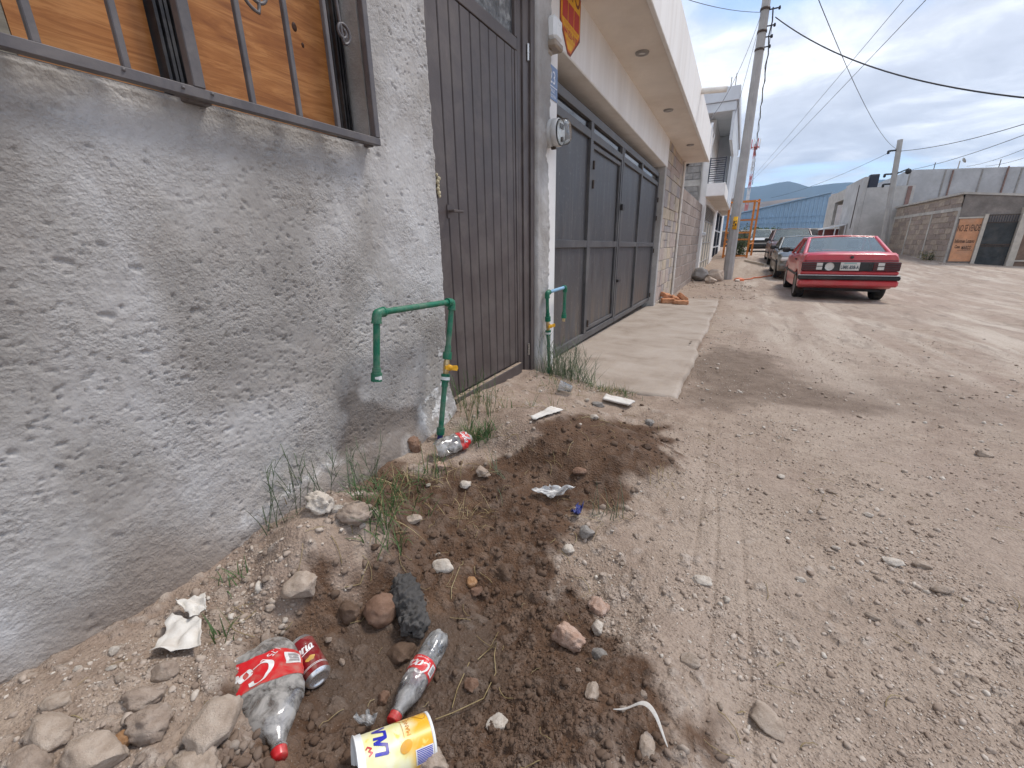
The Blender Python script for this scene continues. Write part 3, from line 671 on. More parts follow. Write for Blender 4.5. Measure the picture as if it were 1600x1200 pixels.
for (a, c) in ((3.475, 3.585), (3.598, 3.712), (3.725, 3.838)): rd.prism([(XS+.0048, a, 2.665), (XS+.0048, c, 2.665), (XS+.0048, c, 2.785), (XS+.0048, a, 2.785)], (.0008, 0, 0))
rd.build('red_blocks', RED, sg, True)
wall_text('ALTO', .15, at(XS+.0052, 3.655, 2.865), sg, BRN, bold=.004)
wall_text('444 826 4100', .062, at(XS+.0052, 3.655, 2.597), sg, RED, font_w=.85, bold=.002)
wall_text('SEGURIDAD PRIVADA', .034, at(XS+.0052, 3.655, 2.642), sg, ORG, font_w=.9)
wall_text('SERVICIO 24 HORAS', .026, at(XS+.0052, 3.655, 2.553), sg, ORG, font_w=.8)
# house number plate
BLUE = M('plate_blue', (.17, .25, .42), .4, 0, .08, 12); WLET = M('plate_white', (.8, .8, .8), .5, 0, .03, 10)
pl = empty('number_plate', (XB, 3.29, 2.2), 'small blue house number plate reading 23 above the electricity meter', 'number plate')
MB().box((XB+.002, 3.16, 2.10), (XB+.006, 3.412, 2.31), 0, .002).build('plate', BLUE, pl, True)
wall_text('123', .115, at(XB+.0065, 3.285, 2.235), pl, WLET)
MB().box((XB+.006, 3.17, 2.178), (XB+.0068, 3.40, 2.183)).build('rule', WLET, pl, True)
wall_text('CALLE', .032, at(XB+.0065, 3.31, 2.156), pl, WLET); wall_text('COLONIA', .03, at(XB+.0065, 3.31, 2.122), pl, WLET)
# lamp box above the plate
lb = empty('wall_lamp', (XB, 3.26, 2.4), 'small white porch lamp box with beige base above the number plate', 'lamp')
MB().box((XB+.001, 3.17, 2.415), (XB+.085, 3.30, 2.55), 0, .02).build('lamp_shade', M('opal_white', (.82, .84, .84), .3, 0, .02, 10), lb, True)
MB().box((XB+.001, 3.165, 2.365), (XB+.09, 3.305, 2.413), 0, .012).box((XB+.001, 3.17, 2.33), (XB+.04, 3.23, 2.364), 0, .008).build('lamp_base', M('beige_plastic', (.34, .28, .22), .5, 0, .1, 20), lb, True)
# electricity meter
MG = M('meter_grey', (.58, .58, .57), .45, 0, .06, 20, dirt=(.42, .40, .37), dirt_amt=.4)
def thin_clear(name, tint=(.9, .92, .92), amt=.18, milky=.12, rough=.08, dirtc=(.55, .5, .45)):
    g = nodes(name); N = g.N; L = g.L
    tr = N('ShaderNodeBsdfTransparent'); tr.inputs[0].default_value = (*tint, 1); gl = N('ShaderNodeBsdfGlossy'); gl.inputs['Roughness'].default_value = rough
    df = N('ShaderNodeBsdfTranslucent'); d2 = N('ShaderNodeBsdfDiffuse'); df.inputs[0].default_value = (*dirtc, 1); d2.inputs[0].default_value = (*dirtc, 1)
    lw = N('ShaderNodeLayerWeight'); lw.inputs[0].default_value = amt; m1 = N('ShaderNodeMixShader'); m2 = N('ShaderNodeMixShader'); m3 = N('ShaderNodeMixShader')
    p = g.pos(True); n = g.noise(p, 26, 5, .6, .5); k = g.math('MULTIPLY', g.rng(n, .35, .7), milky*2)
    m3.inputs[0].default_value = .5; L(df.outputs[0], m3.inputs[1]); L(d2.outputs[0], m3.inputs[2])
    L(k, m2.inputs[0]); L(tr.outputs[0], m2.inputs[1]); L(m3.outputs[0], m2.inputs[2])
    fr_ = g.math('ADD', g.math('MULTIPLY', lw.outputs['Fresnel'], .9), .03)
    L(fr_, m1.inputs[0]); L(m2.outputs[0], m1.inputs[1]); L(gl.outputs[0], m1.inputs[2]); L(m1.outputs[0], g.out.inputs[0])
    g.m.node_tree.nodes.remove(g.bs); return g.m
CLEAR = thin_clear('clear_meter_cover', amt=.25, milky=.15)
mt = empty('electricity_meter', (XB, 3.25, 1.86), 'round grey electricity meter with clear glass cover on the white gate pillar', 'meter')
XM = Matrix.Translation((XB+.002, 3.235, 1.862)) @ Matrix.Rotation(R(90), 4, 'Y')
MB().lathe([(0, 0), (.092, 0), (.092, .05), (.088, .056), (.092, .06), (.092, .095), (.086, .1)], 36, 0, XM).build('meter_body', MG, mt, True)
MB().lathe([(.084, .1), (.084, .15), (.076, .162), (0, .166)], 32, 0, XM).build('meter_cover', CLEAR, mt, True)
MB().lathe([(0, .108), (.08, .108)], 28, 0, XM).build('meter_dial', M('meter_face', (.84, .86, .86), .5, 0, .05, 30), mt, True)
MB().box((XB+.113, 3.20, 1.885), (XB+.118, 3.27, 1.915)).box((XB+.113, 3.225, 1.80), (XB+.125, 3.25, 1.83)).build('meter_register', BLACKST, mt, True)
MB().box((XB+.04, 3.215, 1.755), (XB+.075, 3.235, 1.775), 0, .003).build('seal', IRON, mt, True)
# ---------- lower wall of brown concrete blocks ----------
bw = empty('block_wall', (XB, 14, 0), 'brown concrete block garden wall beyond the stone clad corner', 'wall')
BLK = [M('brown_block', (.33, .265, .225), .95, 0, .12, 10, .35, 50), M('dark_brown_block', (.29, .235, .20), .95, 0, .12, 10, .35, 50), M('grey_brown_block', (.36, .30, .26), .95, 0, .12, 10, .35, 50)]
MB().box((XB-.14, 11.14, -.45), (XB-.012, 17.25, 2.30)).build('mortar_core', MORTAR, bw, True)
rs = random.Random(5); H = .262
for k in range(10):
    y = 11.15-(.4 if k % 2 else 0)
    while y < 17.2:
        y0, y1 = max(y, 11.15), min(y+.8, 17.24)
        if y1-y0 > .1: MB().box((XB-.15, y0+.007, -.32+k*H+.007), (XB+rs.uniform(-.004, .004), y1-.007, -.32+(k+1)*H-.007), 0, .008).build('block', rs.choice(BLK), bw, True)
        y += .8
# ---------- modern house beyond the block wall ----------
SHADEWHITE = M('shaded_white_paint', (.62, .66, .70), .7, 0, .04, 2, .1, 60, dirt=(.50, .52, .54), dirt_amt=.4, dsc=.8)  # white walls in bluish shade, the shade put into the paint colour
BEIGE = M('beige_sheet_door', (.62, .55, .44), .6, 0, .06, 4, dirt=(.45, .38, .30), dirt_amt=.4)
GREYBLK = M('grey_block', (.33, .315, .295), .95, 0, .14, 6, .35, 40, dirt=(.22, .205, .19), dirt_amt=.6, dsc=2)
CONC = M('weathered_concrete', (.50, .475, .435), .9, 0, .12, 3, .3, 40, dirt=(.27, .25, .22), dirt_amt=.6, dsc=1.6)
NAVY = M('dark_rail_paint', (.035, .04, .06), .45, 0, .08, 8)
WFRAME = M('white_steel_frame', (.72, .74, .76), .5, 0, .05, 8)
SLATE = M('slate_panel', (.13, .165, .21), .45, 0, .1, 5)
XM_ = -1.29
mh = empty('modern_house', (XM_, 20, 0), 'two storey white house with open balcony and dark railing behind the utility pole', 'house')
MB().box((XM_-.22, 17.32, -.4), (XM_, 17.80, 4.4)).build('front_pier', WHITE, mh, True)
b = MB().box((XM_-.25, 17.81, 2.39), (XM_-.002, 25.6, 5.03)).build('front_wall', WHITE, mh, True)
MB().box((XM_-.25, 23.45, -.4), (XM_-.004, 25.59, 2.388)).build('pier', WHITE, mh, True)
MB().box((-6, 17.30, -.4), (XM_-.24, 17.45, 5.04)).build('side_wall', GREYBLK, mh, True)
rs = random.Random(9)
for k in range(9):                               # grey blocks that show over the lower wall
    x = -2.6-(.2 if k % 2 else 0)
    while x < -1.56:
        MB().box((x+.006, 17.275, 1.72+.205*k+.006+.2*(k > 5)), (min(x+.40, -1.55)-.006, 17.31, 1.72+.205*(k+1)-.006+.2*(k > 5)), 0, .006).build('block', GREYBLK, mh, True); x += .40
MB().box((-2.6, 17.262, 2.93), (-1.53, 17.299, 3.13), 0, .006).build('beam', CONC, mh, True)
MB().box((-1.545, 17.25, -.4), (XM_-.225, 17.31, 4.3), 0, .01).build('column', CONC, mh, True)
MB().lathe([(0, -.10), (.06, -.07), (.085, 0), (.06, .07), (0, .09)], 14, 0, Matrix.Translation((-2.02, 17.17, 3.66))).tube([(-2.02, 17.17, 3.74), (-2.02, 17.2, 3.83), (-2.02, 17.28, 3.84)], .02, 8).build('sconce', BLACKST, mh, True)
# garage door, louvred on top
gd = MB().box((XM_-.10, 17.81, -.3), (XM_-.06, 23.44, 2.386)).build('garage_door', BEIGE, mh, True)
for y0 in (17.83, 20.68):
    for k in range(9): MB().box((XM_-.07, y0, 1.84+.06*k), (XM_-.02, y0+2.72, 1.84+.06*k+.022), 0, 0, Matrix.Identity(4)).build('louvre', GREYBLK, gd)
for (y0, y1, z0, z1) in ((17.81, 23.44, 1.80, 1.836), (17.81, 23.44, 1.02, 1.05), (17.81, 23.44, .30, .33), (19.2, 19.24, -.2, 1.8), (20.58, 20.66, -.2, 2.38), (22.0, 22.04, -.2, 1.8)):
    MB().box((XM_-.06, y0, z0), (XM_-.03, y1, z1)).build('door_rib', GREYCEM, gd)
MB().lathe([(0, .12), (.07, .11), (.085, .06), (.085, 0)], 16, 0, Matrix.Translation((XM_, 17.55, 1.32)) @ Matrix.Rotation(R(90), 4, 'Y')).build('meter_dome', MG, mh, True)
# balcony
bal = MB().box((XM_, 17.0, 2.55), (-.72, 25.0, 2.95), 0, .01).build('balcony', WHITE, mh, True)
MB().box((XM_-.02, 17.02, 2.542), (-.74, 24.98, 2.549)).build('balcony_soffit', CREAM, bal)
for k in range(11): MB().tube([(XM_, 17.05, 3.03+.068*k), (-.80, 17.05, 3.03+.068*k)], .013, 8).build('rail', NAVY, bal)
for x in (XM_+.02, -.80): MB().box((x-.016, 17.03, 2.95), (x+.016, 17.07, 3.74)).build('baluster', NAVY, bal)
MB().box((XM_-.25, 20.7, 2.96), (-.84, 20.9, 5.03)).build('upper_wall', SHADEWHITE, mh, True)
MB().box((-.79, 20.2, 2.6), (-.71, 24.9, 5.03), 0, .006).build('screen_wall', SHADEWHITE, mh, True)
MB().box((-.79, 17.0, 4.2), (-.70, 20.19, 5.03), 0, .006).build('screen_panel', SHADEWHITE, mh, True)
MB().box((-5.5, 16.95, 5.036), (-.70, 25.6, 5.30), 0, .01).build('roof_slab', SHADEWHITE, mh, True)
MB().box((-5.5, 16.90, 5.305), (-.64, 25.7, 5.70), 0, .01).build('parapet', SHADEWHITE, mh, True)
MB().box((-5.5, 25.3, -.4), (XM_-.26, 25.58, 5.03)).build('far_wall', WHITE, mh, True)
for (x, h) in ((-.95, .32), (-.82, .40)): MB().tube([(x, 17.2, 5.7), (x, 17.2, 5.7+h)], .012, 6).build('rebar', IRON, mh, True)
# ---------- next house down the left side ----------
fh = empty('far_white_house', (XM_, 30, 0), 'white house far down the left side with a tall white framed gate of slate bars', 'house')
MB().box((-6, 25.62, -.3), (XM_-.2, 40, 3.3)).build('house_body', WHITE, fh, True)
MB().box((-5, 28.2, 3.3), (-.62, 36, 5.4), 0, .02).build('upper_floor', SHADEWHITE, fh, True)
MB().box((-1.5, 26.2, 2.72), (-.9, 34, 3.0), 0, .01).build('canopy', CREAM, fh, True)
g2 = MB().box((XM_-.19, 26.3, .1), (XM_-.12, 33.6, 2.7)).build('gate', SLATE, fh, True)
for (y0, y1, z0, z1) in ((26.3, 26.45, .1, 2.7), (29.9, 30.05, .1, 2.7), (33.45, 33.6, .1, 2.7), (26.45, 33.45, 2.6, 2.7), (26.45, 33.45, 1.6, 1.68), (26.45, 33.45, .72, .80), (26.45, 33.45, .12, .2)):
    MB().box((XM_-.12, y0, z0), (XM_-.06, y1, z1)).build('gate_frame', WFRAME, g2)
for k in range(16): MB().box((XM_-.11, 26.62+.43*k, .2), (XM_-.08, 26.66+.43*k, 2.6)).build('gate_bar', NAVY, g2)
MB().box((XM_-.1, 25.65, -.3), (XM_+.05, 33.9, .09)).build('step', GREYCEM, fh, True)
MB().box((-.78, 29.2, 3.9), (-.52, 29.3, 4.9)).box((-.62, 28.9, 4.25), (-.42, 29.0, 4.31)).build('wall_bracket', CONC, fh, True)
# ---------- utility pole, its hardware and wires ----------
POLE = M('concrete_pole', (.40, .39, .375), .85, 0, .08, 3, .2, 40, dirt=(.29, .28, .265), dirt_amt=.5, dsc=1.2)
CABLE = M('black_cable', (.025, .025, .028), .6, 0, .05, 30)
pole = empty('utility_pole', (-.27, 17, -.2), 'tall grey concrete utility pole with a yellow number plate standing behind the boulders', 'utility pole')
PX, PY = -.275, 17.0
MB().tube([(PX, PY, -.6), (PX-.0, PY, 9.5)], [.165, .105], 8, sm=False).build('shaft', POLE, pole, True)
pb = MB().lathe([(.154, -.045), (.160, -.045), (.160, .36), (.154, .36)], 20, 0, Matrix.Translation((PX, PY, 1.50)), a0=R(-112), a1=R(-62)).build('plate', YEL, pole, True)
V, F = text_geo('5', .26, bold=.008); V = [(PX+.163*math.sin(x/.163), PY-.163*math.cos(x/.163), 1.63+y) for x, y, z in V]
MB().add(V, F).build('lettering', BLACKST, pb)
hw = pole
for (z, d) in ((7.55, .0), (7.0, .02), (6.55, .0)): MB().lathe([(.112, -.03), (.135, -.03), (.135, .03), (.112, .03)], 16, 0, Matrix.Translation((PX, PY, z))).build('band', IRON, hw, True)
for (z, l) in ((7.52, .34), (7.12, .26), (6.85, .22), (6.6, .2)):
    MB().box((PX+.1, PY-.02, z-.012), (PX+.1+l*.8, PY+.02, z+.012)).lathe([(0, -.05), (.028, -.045), (.034, 0), (.024, .012), (.03, .03), (0, .05)], 10, 0, Matrix.Translation((PX+.1+l*.8, PY, z))).build('insulator', CABLE, hw, True)
def catenary(a, c, sag, n=24):
    a, c = Vector(a), Vector(c); return [a.lerp(c, k/n)-Vector((0, 0, sag*4*(k/n)*(1-k/n))) for k in range(n+1)]
def wire(a, c, sag, r, label, group=None, wob=0, n=26):
    P = catenary(a, c, sag, n)
    if wob: P = [p+Vector((wob*math.sin(i*2.1), 0, wob*math.cos(i*1.7))) if 0 < i < n else p for i, p in enumerate(P)]
    o = MB().tube(P, r, 6).build('overhead_wire', CABLE); return tag(o, label, 'wire', group)
wire((PX+.30, PY, 7.3), (4.6, 9.7, 2.72), .48, 0.0145, 'thick black cable sagging from the pole top across the sky to the right')
wire((PX+.2, PY, 7.55), (.30, 62, 7.4), 1.0, 0.0198, 'twisted black cable bundle running away down the street beside the tall pole', wob=.03, n=60)
wire((PX+.24, PY, 7.1), (.05, 62, 6.6), 1.2, 0.0079, 'thin lower cable running away down the street beside the tall pole')
wire((PX-.1, PY, 7.4), (-1.0, 10.9, 3.42), .35, 0.0066, 'thin service wire dropping from the pole to the white canopy end')
wire((PX-.1, PY, 7.2), (-.80, 17.1, 4.4), .1, 0.0059, 'thin service wire dropping from the pole to the modern house balcony')
wire((PX-.1, PY, 7.5), (-3.5, 9, 6.2), .25, 0.0066, 'short dark wire leaving the pole top towards the left')
wire((-.1, 40, 5.2), (1.72, 6.4, 3.82), .05, 0.0046, 'lower of two pale thin wires slanting from the pole up to the right', None)
wire((-.1, 40, 5.4), (1.50, 6.4, 3.88), .05, 0.0040, 'upper of two pale thin wires slanting from the pole up to the right', None)
# service insulator on the canopy end
si = MB().tube([(-.88, 10.9, 3.0), (-.86, 10.9, 3.45)], .022, 8).tube([(-.86, 10.9, 3.42), (-.84, 10.95, 3.30), (-.80, 11, 3.22), (-.82, 11.0, 3.05)], .008, 6).build('service_entry', WFRAME)
tag(si, 'small white service entry pipe with looped wire at the end of the canopy', 'cable entry')
# ---------- second pole, right side ----------
p2 = empty('utility_pole', (7.2, 32, 0), 'shorter leaning concrete pole in front of the long brown wall on the right', 'utility pole')
MB().tube([(7.22, 32, -.1), (6.80, 32, 6.05)], [.17, .12], 8, sm=False).build('shaft', POLE, p2, True)
for z in (5.55, 4.4, 3.9):
    x = 7.22-.42*(z+.1)/6.15
    MB().box((x-.42, 31.96, z-.04), (x-.1, 32.0, z+.04)).lathe([(0, -.1), (.06, -.08), (.06, .06), (0, .1)], 10, 0, Matrix.Translation((x-.42, 31.98, z-.06))).build('insulator', CABLE, p2, True)
MB().lathe([(0, -.14), (.1, -.1), (.14, 0), (.1, .1), (0, .14)], 12, 0, Matrix.Translation((7.35, 31.5, 4.42))).tube([(6.95, 32, 4.38), (7.35, 31.5, 4.56)], .03, 6).build('lamp', CABLE, p2, True)
wire((6.9, 32, 5.5), (8.9, 23, 5.0), .2, 0.0132, 'dark wire from the leaning pole rising to the right edge, topmost of that fan')
wire((6.98, 32, 4.5), (8.5, 36, 5.0), .1, 0.0106, 'short dark wire from the leaning pole to the corner of the grey house')
wire((8.6, 36.1, 5.0), (8.2, 21.0, 4.42), .15, 0.0106, 'dark wire rising from the grey house roof to the right edge, below the topmost')
wire((11, 36.1, 4.95), (7.9, 19.7, 3.94), .15, 0.0079, 'thin wire above the grey house roof, third down at the right edge')
wire((11.8, 36.1, 4.9), (7.6, 18.7, 3.5), .12, 0.0079, 'thin wire above the grey house roof, lowest at the right edge')
wire((6.7, 32, 5.6), (1.8, 46, 4.6), .3, 0.0092, 'thin wire from the leaning pole top to the left over the blue shed')
wire((6.75, 32, 5.6), (-.4, 6.2, 4.9), .45, 0.0066, 'thin wire from the leaning pole climbing steeply overhead')
# ---------- boulders, hose, scaffold ----------
OR = M('orange_steel_paint', (.66, .22, .035), .5, 0, .12, 6, dirt=(.40, .19, .08), dirt_amt=.5, dsc=2)
sc_ = empty('scaffold_frame', (-.2, 27, .2), 'orange steel scaffold frame standing on the dirt behind the tall pole', 'scaffold')
for (x, y) in ((-.80, 27), (.36, 27), (-.62, 29), (.60, 29)): MB().box((x-.05, y-.05, .0), (x+.05, y+.05, 3.1 if y < 28 else 3.28)).build('post', OR, sc_, True)
for z in (3.02, 1.50, 1.15, .30): MB().box((-.75, 26.96, z-.04), (.31, 27.04, z+.04)).build('crossbar', OR, sc_, True)
for z in (3.2, 2.2): MB().box((-.57, 28.96, z-.04), (.55, 29.04, z+.04)).build('crossbar', OR, sc_, True)
for (xa, xb) in ((-.80, -.62), (.36, .60)):
    for z in (3.06, .9): MB().tube([(xa, 27.05, z), (xb, 28.95, z+.05)], .035, 8).build('side_rail', OR, sc_, True)
for k in range(6): MB().box((-.86, 26.9, .6+.4*k), (-.74, 26.95, .64+.4*k)).build('rung', OR, sc_, True)
HOSE = M('orange_hose', (.62, .15, .05), .5, 0, .1, 20)
def gy(x, y, dz=0): return (x, y, gz1(x, y)+dz)
hp = [gy(.02+.047*k+.04*math.sin(k*.9), 16.4+.09*k+.05*math.sin(k*.5), .02) for k in range(26)]
tag(MB().tube(hp, .022, 6).build('garden_hose', HOSE), 'thin orange hose lying on the dirt between the tall pole and the grey car', 'hose')
tag(MB().lathe([(.16, 0), (.15, .06), (.07, .10), (0, .105)], 16, 0, Matrix.Translation(gy(.10, 16.6))).build('plastic_cover', HOSE), 'small flat orange plastic cover lying beside the foot of the tall pole', 'cover')
# ---------- telecom tower, far hills, blue shed, dark wall ----------
TR_ = M('tower_red', (.55, .12, .10), .6, 0, .05, 3); TW = M('tower_white', (.72, .72, .72), .6, 0, .05, 3)
tw = empty('telecom_tower', (0, 120, 0), 'distant red and white telecom mast with antennas rising behind the orange scaffold', 'tower')
for k in range(7):
    z0, z1 = .3+3.05*k, .3+3.05*(k+1); m = (TW, TR_)[(k+1) % 2]; s = .45-.035*k; s1 = .45-.035*(k+1); mb = MB()
    cs = [(math.cos(a), math.sin(a)) for a in (R(90), R(210), R(330))]
    for (c, s_) in cs: mb.tube([(c*s, 120+s_*s, z0), (c*s1, 120+s_*s1, z1)], .055, 6)
    for i in range(3):
        (a, b_), (c, d) = cs[i], cs[(i+1) % 3]
        mb.tube([(a*s, 120+b_*s, z0), (c*s1, 120+d*s1, z1)], .028, 5); mb.tube([(c*s, 120+d*s, z0), (a*s1, 120+b_*s1, z1)], .028, 5)
    mb.build('mast_section', m, tw, True)
for i in range(6):
    a = R(60*i); MB().box((.8*math.cos(a)-.09, 120+.8*math.sin(a)-.09, 20.6), (.8*math.cos(a)+.09, 120+.8*math.sin(a)+.09, 22.6)).build('antenna', (TW, TR_)[i % 2], tw, True)
MB().lathe([(.2, 20.9), (.82, 20.9), (.82, 21.0), (.2, 21.0)], 18, 0, Matrix.Translation((0, 120, 0))).build('platform', TR_, tw, True)
def hills():
    y0 = 2500; xs = np.linspace(-1200, 1500, 420); dy = np.linspace(0, 1, 26)
    top = np.interp(xs, [-1200, -800, -60, 60, 104, 150, 190, 234, 275, 329, 399, 480, 700, 1200, 1500], [170, 195, 240, 244, 251, 255, 243, 225, 228, 233, 231, 235, 212, 165, 110])
    Xg, T = np.meshgrid(xs, dy); prof = sstep(0, 1, T)
    Z = 2+(top[None, :]-2)*prof*(1+.10*fbm(Xg, T*600, 160, 4, 101)*(1-T))+6*fbm(Xg, T*900, 60, 4, 102)*np.sin(T*math.pi)
    Yg = 1500+(y0-1500)*T+30*fbm(Xg, T*500, 200, 3, 103)
    g = nodes('scrub_hillside'); p = g.pos(); n = g.noise(p, .006, 6, .6); n2 = g.noise(p, .05, 5, .65)
    c = g.ramp(n, [(.35, (.022, .030, .026)), (.5, (.034, .042, .034)), (.65, (.055, .056, .045))]); c = g.mix(g.rng(n2, .5, .7), c, (.05, .065, .045))
    g.set('Base Color', c); g.set('Roughness', 1.); g.set('Specular IOR Level', 0.)
    V = np.stack([Xg, Yg, Z], 2).reshape(-1, 3); F = grid_faces(26, 420)
    back = V.reshape(26, 420, 3)[-1].copy(); back[:, 1] += 350; back[:, 2] = 0; n = len(V); V = np.concatenate([V, back]); i = np.arange(419)
    F = np.concatenate([F, np.stack([25*420+i, 25*420+i+1, n+i+1, n+i], 1)])
    tag(link('hills', mesh_np('hills', V, F, [g.m])), kind='structure')
    # lower, nearer, browner foothill that leans up to the right
    xs = np.linspace(-500, 900, 200); top = np.interp(xs, [-500, 0, 120, 260, 500, 900], [36, 66, 73, 92, 88, 50]); Xg, T = np.meshgrid(xs, np.linspace(0, 1, 14))
    Z = (top[None, :])*sstep(0, 1, T)+2*fbm(Xg, T*300, 30, 4, 105)*np.sin(T*math.pi); Yg = 700+250*T
    g = nodes('dry_foothill'); p = g.pos(); n = g.noise(p, .02, 6, .6)
    g.set('Base Color', g.ramp(n, [(.35, (.13, .10, .075)), (.5, (.21, .155, .115)), (.65, (.26, .20, .15))])); g.set('Roughness', 1.); g.set('Specular IOR Level', 0.)
    V = np.stack([Xg, Yg, Z], 2).reshape(-1, 3); F = grid_faces(14, 200)
    back = V.reshape(14, 200, 3)[-1].copy(); back[:, 1] += 250; back[:, 2] = -2; n = len(V); V = np.concatenate([V, back]); i = np.arange(199)
    F = np.concatenate([F, np.stack([13*200+i, 13*200+i+1, n+i+1, n+i], 1)])
    tag(link('foothill', mesh_np('foothill', V, F, [g.m])), kind='structure')
hills()
SHED = M('blue_sheet_metal', (.30, .44, .58), .5, 0, .08, .5, dirt=(.30, .42, .54), dirt_amt=.5, dsc=.25)
SEAM = M('blue_sheet_rib', (.25, .38, .52), .5, 0, .05, 2)
sh_ = empty('blue_shed', (4, 70, 2), 'large pale blue corrugated metal shed with a sloping roofline far down the street', 'shed')
x0, x1 = -6., 9.3
zt = lambda x: 5.13+(x-1.85)*.198
MB().prism([(x0, 70, 1), (x1, 70, 1), (x1, 70, zt(x1)), (x0, 70, zt(x0))], (0, 14, 0)).build('shed_body', SHED, sh_, True)
for k in range(34):
    x = x0+.2+.45*k
    MB().prism([(x, 69.9, 1.2), (x+.16, 69.9, 1.2), (x+.16, 69.9, zt(x)-.03), (x, 69.9, zt(x)-.03)], (0, .098, 0)).build('wall_rib', SEAM, sh_, True)
for z in (3.25, 4.0): MB().box((x0, 69.84, z-.03), (x1, 69.895, z+.03)).build('girt', SEAM, sh_, True)
MB().prism([(x0-.2, 69.7, zt(x0-.2)+.02), (x1+.2, 69.7, zt(x1+.2)+.02), (x1+.2, 69.7, zt(x1+.2)+.16), (x0-.2, 69.7, zt(x0-.2)+.16)], (0, 14.4, 0)).build('roof', SHED, sh_, True)
VOLC = M('dark_volcanic_stone', (.115, .108, .105), .95, 0, .2, 2.5, .5, 20, dirt=(.19, .175, .16), dirt_amt=.5, dsc=1.2)
dw = empty('stone_wall', (4, 62, 1), 'low dark grey stone wall closing the far end of the street below the blue shed', 'wall')
MB().box((-8, 62, -.5), (10.5, 62.6, 2.15)).build('wall_body', VOLC, dw, True)
rs = random.Random(77)
for k in range(5):
    x = -1.5
    while x < 9.5:
        l = rs.uniform(.5, 1.1); MB().box((x+.02, 61.93+rs.uniform(-.03, .03), .2+.39*k+.02), (x+l-.02, 62.0, .2+.39*(k+1)-.02), 0, .04).build('stone', VOLC, dw, True); x += l
MB().box((-8, 61.95, 2.155), (10.5, 62.65, 2.3), 0, .03).build('coping', CONC, dw, True)
# ---------- right side: long brown wall with corner building, painted notice, gate ----------
BRICKW = M('brown_brick_wall', (.41, .34, .275), .95, 0, .14, 5, .4, 30, dirt=(.31, .25, .20), dirt_amt=.6, dsc=1.1)
cb = empty('corner_building', (7.8, 25, 0), 'low brown block building on the right corner with a long side wall', 'building')
MB().box((7.82, 24.93, -.3), (8.05, 33.8, 2.72)).build('side_wall', BRICKW, cb, True)
rs = random.Random(31)
for k in range(11):                             # courses of blocks with panels between pale columns
    y = 24.98-(.3 if k % 2 else 0)
    while y < 33.7:
        y0, y1 = max(y, 24.98), min(y+.62, 33.75)
        if y1-y0 > .12: MB().box((7.795+rs.uniform(0, .012), y0+.01, .05+.235*k+.012), (7.825, y1-.01, .05+.235*(k+1)-.012), 0, .006).build('block', rs.choice((BRICKW, BRICKW, BLK[0], BLK[1])), cb, True)
        y += .62
for y in (25.0, 27.9, 30.8, 33.7): MB().box((7.78, y-.07, -.1), (7.822, y+.07, 2.2)).build('column', CONC, cb, True)
MB().box((7.776, 24.95, 2.12), (7.82, 33.8, 2.25)).build('tie_beam', CONC, cb, True)
MB().prism([(7.72, 24.85, 2.74), (9.9, 24.85, 2.52), (9.9, 24.85, 2.60), (7.72, 24.85, 2.82)], (0, 9.05, 0)).build('roof', CONC, cb, True)
MB().prism([(7.82, 24.9, -.4), (10.8, 24.9, -.4), (10.8, 24.9, 2.44), (7.82, 24.9, 2.72)], (0, .2, 0)).build('front_wall', M('dark_stained_render', (.235, .21, .19), .95, 0, .16, 2.2, .3, 30, dirt=(.13, .115, .105), dirt_amt=.7, dsc=1.4), cb, True)
PAL = M('pale_cement_trim', (.50, .46, .40), .9, 0, .08, 6)
MB().box((8.55, 24.80, -.2), (8.66, 24.95, 1.95)).build('gate_post', PAL, cb, True)
MB().box((9.57, 24.70, -.3), (9.78, 24.95, 2.15)).build('gate_pillar', PAL, cb, True)
MB().box((7.80, 24.85, 1.80), (8.55, 24.90, 1.86)).build('notice_edge', PAL, cb, True)
g3 = MB().box((8.67, 24.84, -.1), (9.56, 24.88, 1.62)).build('metal_gate', M('dark_green_grey_gate', (.045, .05, .052), .6, .1, .2, 4, dirt=(.12, .11, .10), dirt_amt=.5), cb, True)
for z in (1.90, 1.62, .78, .72): MB().box((8.67, 24.82, z-.018), (9.56, 24.838, z+.018)).build('gate_rail', IRON, g3)
for k in range(12): MB().box((8.70+.074*k, 24.83, 1.64), (8.716+.074*k, 24.845, 1.9)).build('gate_bar', NAVY, g3)
MB().box((9.79, 24.80, -.2), (10.7, 24.86, 1.95)).build('rusty_gate', M('brown_rusty_sheet', (.23, .16, .12), .7, .1, .15, 3, dirt=(.16, .10, .075), dirt_amt=.6), cb, True)
MB().box((9.79, 24.74, .12), (10.7, 24.795, .18)).build('gate_rail', PAL, cb, True)
nt = empty('painted_notice', (8.2, 24.89, .9), 'faded orange hand painted wall notice beside the dark gate on the right corner', 'notice')
MB().box((7.86, 24.872, .12), (8.54, 24.897, 1.795)).build('notice_field', M('faded_orange_paint', (.60, .30, .165), .9, 0, .12, 3, dirt=(.50, .33, .23), dirt_amt=.6, dsc=2.5), nt, True)
NTX = Matrix(((1, 0, 0, 0), (0, 0, -1, 0), (0, 1, 0, 0), (0, 0, 0, 1)))
INK = M('brown_paint_lettering', (.11, .065, .045), .9, 0, .15, 12)
for (t, sz, x, z, w) in (('NO SE VENDE', .36, 8.20, 1.42, .30), ('Informes Lozano', .20, 8.19, .92, .44), ('Casa', .17, 8.02, .70, .5), ('MARCO', .19, 8.30, .66, .44)):
    V, F = text_geo(t, sz, font_w=w, bold=.006); MB().add(V, F, 0, False, Matrix.Translation((x, 24.869, z)) @ NTX).build('lettering', INK, nt, True)
MB().box((8.05, 24.868, .56), (8.5, 24.8705, .575)).build('underline', INK, nt, True)
